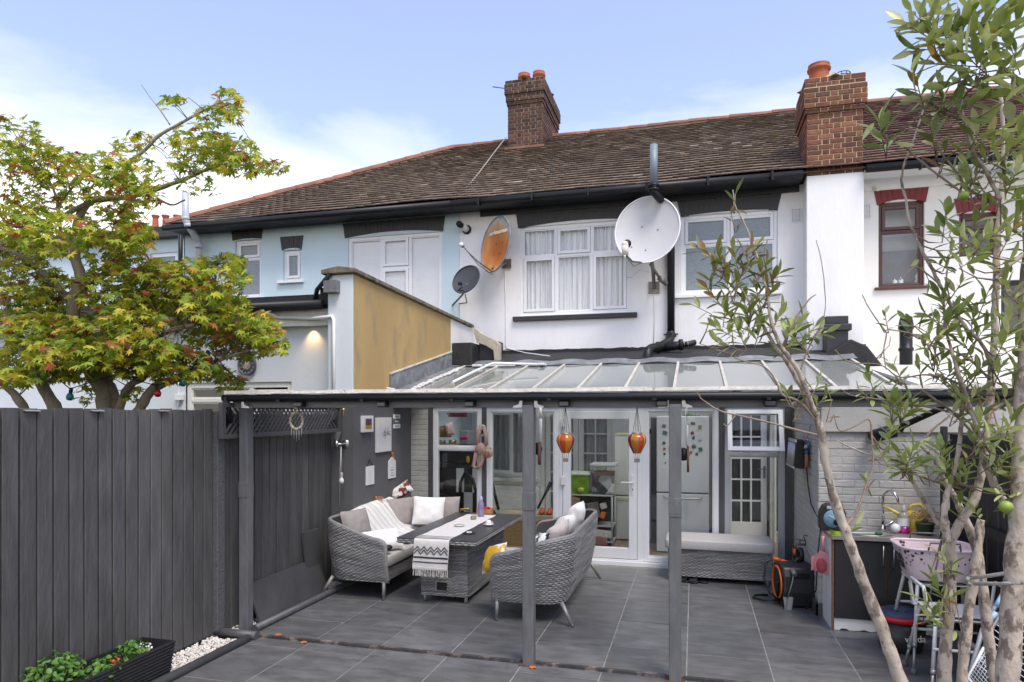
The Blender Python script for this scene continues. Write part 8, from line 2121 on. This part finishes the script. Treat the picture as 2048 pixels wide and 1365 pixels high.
ol([(1962, 880, 16), (1935, 800, 14), (1915, 740, 12), (1900, 690, 11), (1892, 660, 10), (1888, 600, 7), (1895, 540, 5)], D=2.3, seed=45, jit=.001)
ol([(1980, 760, 10), (1940, 720, 8), (1900, 700, 6), (1855, 690, 5), (1830, 670, 4), (1780, 660, 4), (1770, 664, 3)], D=2.3, seed=46, jit=.001)
ol([(1772, 664, 4), (1740, 620, 3.5), (1725, 590, 3)], D=2.3, seed=47, jit=.0008)
ol([(1774, 664, 4), (1768, 700, 4), (1772, 740, 3)], D=2.3, seed=48, jit=.0008)
ol([(1970, 800, 8), (1900, 760, 7), (1850, 750, 6), (1800, 755, 5), (1760, 730, 4), (1700, 725, 4), (1670, 700, 3)], D=2.35, seed=49, jit=.001)
ol([(1845, 780, 8), (1870, 800, 8), (1905, 825, 9), (1960, 880, 10)], D=2.4, seed=50, jit=.001)
ol([(1920, 830, 8), (1860, 815, 7), (1800, 805, 6), (1730, 795, 5), (1700, 790, 4), (1684, 780, 3)], D=2.4, seed=51, jit=.001)
ol([(1985, 820, 12), (2020, 800, 12), (2060, 780, 12)], D=2.25, seed=52, jit=.001)
ol([(1990, 560, 12), (2020, 530, 14), (2060, 500, 16)], D=2.2, seed=53, jit=.001)
ol([(2004, 330, 10), (2035, 250, 8), (2060, 200, 7)], D=2.2, seed=54, jit=.001)
ol([(1880, 570, 6), (1850, 545, 5), (1830, 535, 4), (1800, 560, 3)], D=2.3, seed=55, jit=.001)
mb.build('trunk', bark_pale, ot)
mbt.build('branches', M('branch_bark', (.27, .205, .155), .85, var=.25, scale=20, bump=.4), ot)['kind'] = 'stuff'
# lanceolate leaf, folded along the midrib
def lance(seed):
    rg = random.Random(seed); m = MB(); w = rg.uniform(.12, .17); c = rg.uniform(.02, .12)
    prof = [(0, .02), (.18, .6), (.42, 1.0), (.68, .88), (.88, .48), (1, .02)]
    vs = []
    for (t, q) in prof:
        z = -c*t*t; vs += [(-w*q, t, z+.05*q), (0, t, z), (w*q, t, z+.05*q)]
    fs = []
    for i in range(len(prof)-1): fs += [(i*3, i*3+1, i*3+4, i*3+3), (i*3+1, i*3+2, i*3+5, i*3+4)]
    m.add(vs, fs, True); return m
lv = [lance(k) for k in range(5)]
ol_cols = [(0, (.17, .22, .05)), (.3, (.28, .35, .095)), (.6, (.41, .47, .15)), (.85, (.50, .55, .24)), (.965, (.54, .55, .28)), (1, (.46, .26, .04))]
oleaf_one = M('evergreen_leaf', (.1, .15, .04), .38, var=.12, scale=30, translucent=.28, rnd_cols=ol_cols)
oleaf_mass = M('evergreen_leaf_mass', (.1, .15, .04), .38, var=.12, scale=30, translucent=.28, island=1, rnd_cols=ol_cols)
olive_young = M('bronze_leaf', (.1, .15, .04), .38, var=.12, scale=30, translucent=.28, rnd_cols=[(0, (.14, .18, .045)), (.4, (.22, .26, .065)), (.7, (.30, .29, .085)), (.9, (.32, .22, .08)), (1, (.34, .17, .07))])
olm = []
for v in lv:
    me = v.mesh('leaf'); me.materials.append(oleaf_one); olm.append(me)
olm2 = []
for v in lv:
    me = v.mesh('leaf'); me.materials.append(olive_young); olm2.append(me)
rg = random.Random(123)
# (px, py, direction degrees from up clockwise, leaves, leaf length px, depth, bronze)
S = [(1440, 520, -25, 9, 46, 2.4, 1), (1410, 505, -50, 7, 44, 2.4, 1), (1455, 570, -15, 10, 46, 2.4, 1), (1425, 590, -40, 7, 44, 2.4, 1), (1480, 560, 20, 8, 44, 2.4, 1), (1490, 610, -10, 9, 44, 2.4, 1), (1465, 640, -45, 9, 44, 2.4, 0), (1440, 660, -60, 7, 40, 2.4, 0),
 (1500, 520, 30, 8, 44, 2.38, 1), (1525, 540, 30, 8, 44, 2.38, 1), (1540, 590, 30, 9, 44, 2.38, 1), (1545, 560, 45, 8, 44, 2.38, 1), (1500, 640, 0, 9, 44, 2.4, 0), (1520, 660, 20, 8, 42, 2.4, 0), (1470, 400, 10, 3, 36, 2.37, 1), (1465, 440, -20, 3, 30, 2.37, 1), (1505, 495, 60, 6, 36, 2.37, 1),
 (1395, 615, -60, 3, 34, 2.4, 1), (1450, 690, -70, 6, 40, 2.4, 0), (1555, 640, 30, 8, 42, 2.38, 0), (1575, 670, 10, 8, 42, 2.38, 0), (1600, 650, 20, 8, 40, 2.4, 0), (1620, 665, 40, 7, 38, 2.4, 0), (1640, 670, 70, 6, 38, 2.4, 0), (1600, 690, -30, 5, 36, 2.4, 0), (1575, 700, 60, 5, 36, 2.4, 0), (1480, 670, -30, 8, 40, 2.4, 0), (1430, 545, 20, 7, 42, 2.4, 1), (1470, 515, -10, 7, 40, 2.4, 1), (1515, 590, -15, 8, 42, 2.4, 0), (1450, 620, 10, 8, 42, 2.4, 0),
 (1575, 790, -20, 4, 34, 2.4, 0), (1600, 790, 30, 5, 34, 2.4, 0), (1635, 770, 30, 6, 36, 2.4, 0), (1645, 800, 40, 5, 34, 2.4, 0), (1595, 820, 20, 3, 30, 2.4, 0), (1660, 815, 10, 2, 34, 2.4, 1), (1735, 970, -10, 5, 26, 2.4, 0), (1705, 1060, 40, 4, 36, 2.4, 0),
 (1762, 265, -20, 9, 60, 2.25, 0), (1775, 270, 140, 3, 56, 2.25, 0), (1865, 275, -15, 8, 58, 2.25, 0), (1885, 320, 10, 4, 40, 2.25, 1),
 (1845, 200, -60, 7, 62, 2.15, 0), (1835, 170, -15, 7, 66, 2.15, 0), (1830, 60, -60, 8, 66, 2.1, 0), (1850, 100, -100, 7, 66, 2.1, 0), (1860, 60, -10, 8, 66, 2.1, 0), (1830, 30, -30, 5, 62, 2.1, 0), (1880, 20, 10, 8, 64, 2.1, 0), (1900, 70, 40, 9, 70, 2.1, 0), (1930, 40, 0, 9, 70, 2.1, 0), (1955, 60, 40, 9, 72, 2.05, 0), (1985, 20, 10, 9, 72, 2.05, 0), (2010, 40, 30, 9, 72, 2.05, 0), (2040, 30, 10, 9, 70, 2.05, 0),
 (1890, 130, -80, 8, 70, 2.1, 0), (1930, 110, -45, 8, 74, 2.05, 0), (1965, 110, 10, 9, 74, 2.05, 0), (1990, 150, 60, 8, 72, 2.05, 0), (2030, 120, 20, 9, 70, 2.05, 0), (2035, 190, 60, 8, 64, 2.05, 0), (1905, 170, -110, 7, 66, 2.1, 0), (1870, 190, 30, 6, 60, 2.15, 0), (1895, 205, 60, 7, 56, 2.15, 0), (1915, 230, 120, 6, 66, 2.15, 0), (1960, 200, 60, 5, 62, 2.1, 0), (2000, 130, -30, 7, 72, 2.05, 0), (1850, 30, 60, 6, 62, 2.1, 0), (2020, 90, -20, 7, 70, 2.05, 0),
 (1960, 260, 30, 8, 54, 2.2, 0), (1985, 270, 60, 6, 50, 2.2, 0), (1950, 300, -60, 5, 48, 2.2, 0), (1935, 330, -10, 6, 50, 2.2, 0), (1975, 310, 20, 8, 52, 2.2, 0), (2020, 300, 40, 8, 56, 2.15, 0), (2035, 340, 20, 8, 56, 2.15, 0), (2040, 270, 30, 7, 56, 2.15, 0), (1960, 370, -30, 7, 46, 2.25, 0), (1990, 380, 70, 6, 46, 2.25, 0), (1940, 385, -10, 7, 44, 2.25, 0), (1925, 360, 10, 6, 46, 2.25, 0), (2020, 400, 60, 8, 50, 2.2, 0), (2040, 430, 40, 7, 50, 2.2, 0), (1915, 350, -30, 6, 44, 2.25, 0), (2010, 350, 10, 7, 50, 2.2, 0),
 (1890, 440, 0, 8, 50, 2.25, 0), (1885, 470, -40, 6, 46, 2.25, 0), (1955, 440, 20, 8, 50, 2.25, 0), (1930, 480, -60, 8, 50, 2.2, 0), (1960, 490, 20, 8, 52, 2.2, 0), (1945, 520, 60, 7, 48, 2.2, 0), (1900, 510, 30, 6, 46, 2.25, 0), (1985, 470, 60, 7, 48, 2.2, 0), (2020, 470, 20, 8, 50, 2.2, 0), (2030, 520, 70, 7, 50, 2.2, 0), (1880, 530, -70, 5, 40, 2.3, 0), (1920, 570, 40, 6, 44, 2.3, 0), (1850, 545, 160, 2, 44, 2.3, 0),
 (1885, 610, -20, 11, 46, 2.3, 0), (1870, 640, -60, 8, 46, 2.3, 0), (1900, 640, 30, 11, 46, 2.3, 0), (1890, 670, 60, 9, 46, 2.3, 0), (1860, 680, -30, 6, 42, 2.3, 0), (1920, 620, 60, 8, 44, 2.3, 0), (1945, 640, 0, 9, 46, 2.3, 0), (1960, 670, 40, 8, 46, 2.3, 0), (1930, 690, -40, 8, 44, 2.3, 0), (1970, 600, 20, 7, 44, 2.3, 0), (2015, 570, -20, 8, 48, 2.2, 0), (2025, 630, 30, 8, 48, 2.2, 0), (2010, 680, 20, 9, 48, 2.2, 0), (2040, 690, 60, 7, 48, 2.2, 0), (1772, 640, 0, 5, 32, 2.3, 0), (1770, 700, 40, 2, 26, 2.3, 0), (1825, 650, -50, 4, 44, 2.3, 0), (1840, 645, 50, 3, 44, 2.3, 1),
 (1855, 710, -20, 7, 40, 2.35, 0), (1880, 725, 20, 9, 44, 2.35, 0), (1905, 740, 40, 9, 44, 2.35, 0), (1930, 740, -20, 9, 44, 2.3, 0), (1960, 740, 30, 9, 46, 2.3, 0), (1890, 770, -50, 7, 40, 2.35, 0), (1920, 780, 10, 9, 42, 2.35, 0), (1950, 790, 40, 9, 44, 2.3, 0), (2000, 740, 30, 9, 46, 2.25, 0), (2030, 750, 10, 9, 46, 2.25, 0), (2015, 790, 40, 8, 46, 2.25, 0), (1795, 745, -30, 5, 40, 2.35, 0), (1840, 745, -10, 4, 36, 2.35, 0), (1740, 760, -20, 7, 36, 2.4, 0), (1730, 790, -60, 6, 34, 2.4, 0),
 (1795, 820, -20, 11, 46, 2.4, 0), (1780, 810, 0, 10, 46, 2.4, 0), (1815, 815, 25, 10, 46, 2.4, 0), (1830, 820, 55, 7, 40, 2.4, 0), (1780, 870, 0, 9, 42, 2.4, 0), (1760, 905, -20, 6, 36, 2.4, 0), (1805, 925, -25, 11, 48, 2.42, 0), (1820, 915, 10, 12, 50, 2.42, 0), (1830, 935, 50, 9, 42, 2.42, 0), (1800, 940, -80, 5, 36, 2.42, 0), (1885, 910, -10, 11, 50, 2.4, 0), (1890, 935, 40, 9, 44, 2.4, 0), (1855, 945, 0, 6, 30, 2.42, 0), (1908, 955, -50, 8, 48, 2.36, 0), (1915, 950, 30, 5, 44, 2.36, 0), (1900, 975, 20, 6, 36, 2.36, 0), (1930, 950, 10, 6, 40, 2.36, 0), (1945, 1015, -20, 9, 38, 2.4, 0), (1918, 1020, 10, 4, 34, 2.4, 0),
 (1940, 830, -60, 7, 42, 2.35, 0), (1910, 820, 20, 8, 40, 2.35, 0), (1960, 840, 20, 8, 44, 2.3, 0), (1950, 880, 0, 7, 42, 2.3, 0), (1990, 870, 60, 8, 46, 2.2, 0), (2020, 850, 30, 9, 48, 2.2, 0), (2030, 890, 50, 8, 48, 2.2, 0), (1985, 930, 60, 7, 44, 2.25, 0), (2010, 920, 30, 7, 44, 2.2, 0), (2025, 960, -50, 8, 46, 2.2, 0), (2015, 990, -80, 6, 44, 2.2, 0), (2040, 940, 20, 8, 46, 2.2, 0), (1955, 910, 70, 6, 40, 2.3, 0), (2020, 1010, 200, 4, 40, 2.2, 0),
 (1890, 1125, -30, 6, 46, 2.35, 0), (1885, 1145, 80, 4, 40, 2.35, 0), (1880, 1185, -20, 8, 44, 2.35, 0), (1890, 1200, 60, 6, 40, 2.35, 0), (1860, 1215, -40, 6, 46, 2.35, 0), (1870, 1230, 40, 6, 36, 2.35, 0), (1880, 1250, -70, 5, 44, 2.35, 0)]
sing = []; mass = MB(); tw = MB()
allv = []
for (px, py, ang, n, lp, d, br) in S:
    c = PD(px, py, d); L0 = lp*d/1350
    a = radians(ang); r_ = Vector((CS, SN, 0)); f_ = Vector((-SN, CS, 0))
    ax = (r_*sin(a) + Vector((0, 0, cos(a))) + f_*rg.uniform(-.35, .35)).normalized()
    # the twig that carries the spray
    near = min(nodes, key=lambda b: (b-c).length_squared)
    root = c - ax*L0*.9
    if (near-root).length < .45: tw.tube([near, (near+root)/2 + Vector((0, 0, -.012)), root, c + ax*L0*.5], [.0028, .0024, .002, .0012], 6)
    else: tw.tube([root - ax*.08, root, c + ax*L0*.5], [.0022, .002, .0012], 6)
    side = ax.orthogonal().normalized()
    n = int(n*1.25)
    for k in range(n):
        t = k/max(1, n-1); g = 2.4*k + rg.uniform(-.4, .4)
        out = (Matrix.Rotation(g, 3, ax) @ side)
        spread = radians(28 + 42*(1-t) + rg.uniform(-8, 8))
        dv = (ax*cos(spread) + out*sin(spread)).normalized()
        base_p = c + ax*L0*(-.65 + 1.0*t)
        nr = out.cross(dv).cross(dv); nr = (nr + Vector((0, 0, .7)) + Vector((rg.gauss(0, .3), rg.gauss(0, .3), rg.gauss(0, .3))))
        nr = (nr - dv*nr.dot(dv)).normalized(); x = dv.cross(nr)
        R = Matrix((x, dv, nr)).transposed().to_4x4(); R.translation = base_p; s = L0*rg.uniform(.6, 1.08)*.96
        allv.append((R @ Matrix.Scale(s, 4), s/(base_p-CAM).length, br))
idx = sorted(range(len(allv)), key=lambda i: -allv[i][1])
first = set(idx[:300])
for i, (R, q, br) in enumerate(allv):
    v = rg.randrange(5)
    if i in first or br: inst((olm2 if br else olm)[v], 'leaf', ot, R)
    else: mass.M = R; mass.add(lv[v].v, lv[v].f, True)
mass.M = None
o = mass.build('foliage', oleaf_mass, ot); o['kind'] = 'stuff'
tw.build('twigs', twig_mat, ot)['kind'] = 'stuff'
fruit = M('green_fruit', (.22, .30, .05), .45, var=.12, scale=30)
for (px, py, d, r, lab) in ((2012, 1014, 2.15, .020, 'largest'), (1928, 392, 2.2, .0155, ''), (2037, 262, 2.2, .016, ''), (2020, 330, 2.25, .010, '')):
    m = MB(); m.ball(PD(px, py, d), r, r, r*.98, 16, 12); m.build('fruit', fruit, ot)
# rope ties
rope_m = M('grey_rope', (.50, .49, .46), .85, var=.2, scale=60, bump=.6, bscale=200)
m = MB(); m.tube([PD(1936, 1157, 2.40), PD(1980, 1152, 2.32), PD(2018, 1146, 2.24), PD(2060, 1140, 2.2)], .0065, 8)
m.tube([PD(1950, 1168, 2.45), PD(1985, 1168, 2.36), PD(2018, 1168, 2.15), PD(2046, 1167, 2.10), PD(2075, 1172, 2.2)], .0065, 8)
m.tube([PD(1936, 1157, 2.38), PD(1932, 1165, 2.42), PD(1940, 1170, 2.48)], .0065, 8)
solo(m, 'tie_rope', rope_m, 'grey rope tied around the stems of the foreground tree', 'rope')
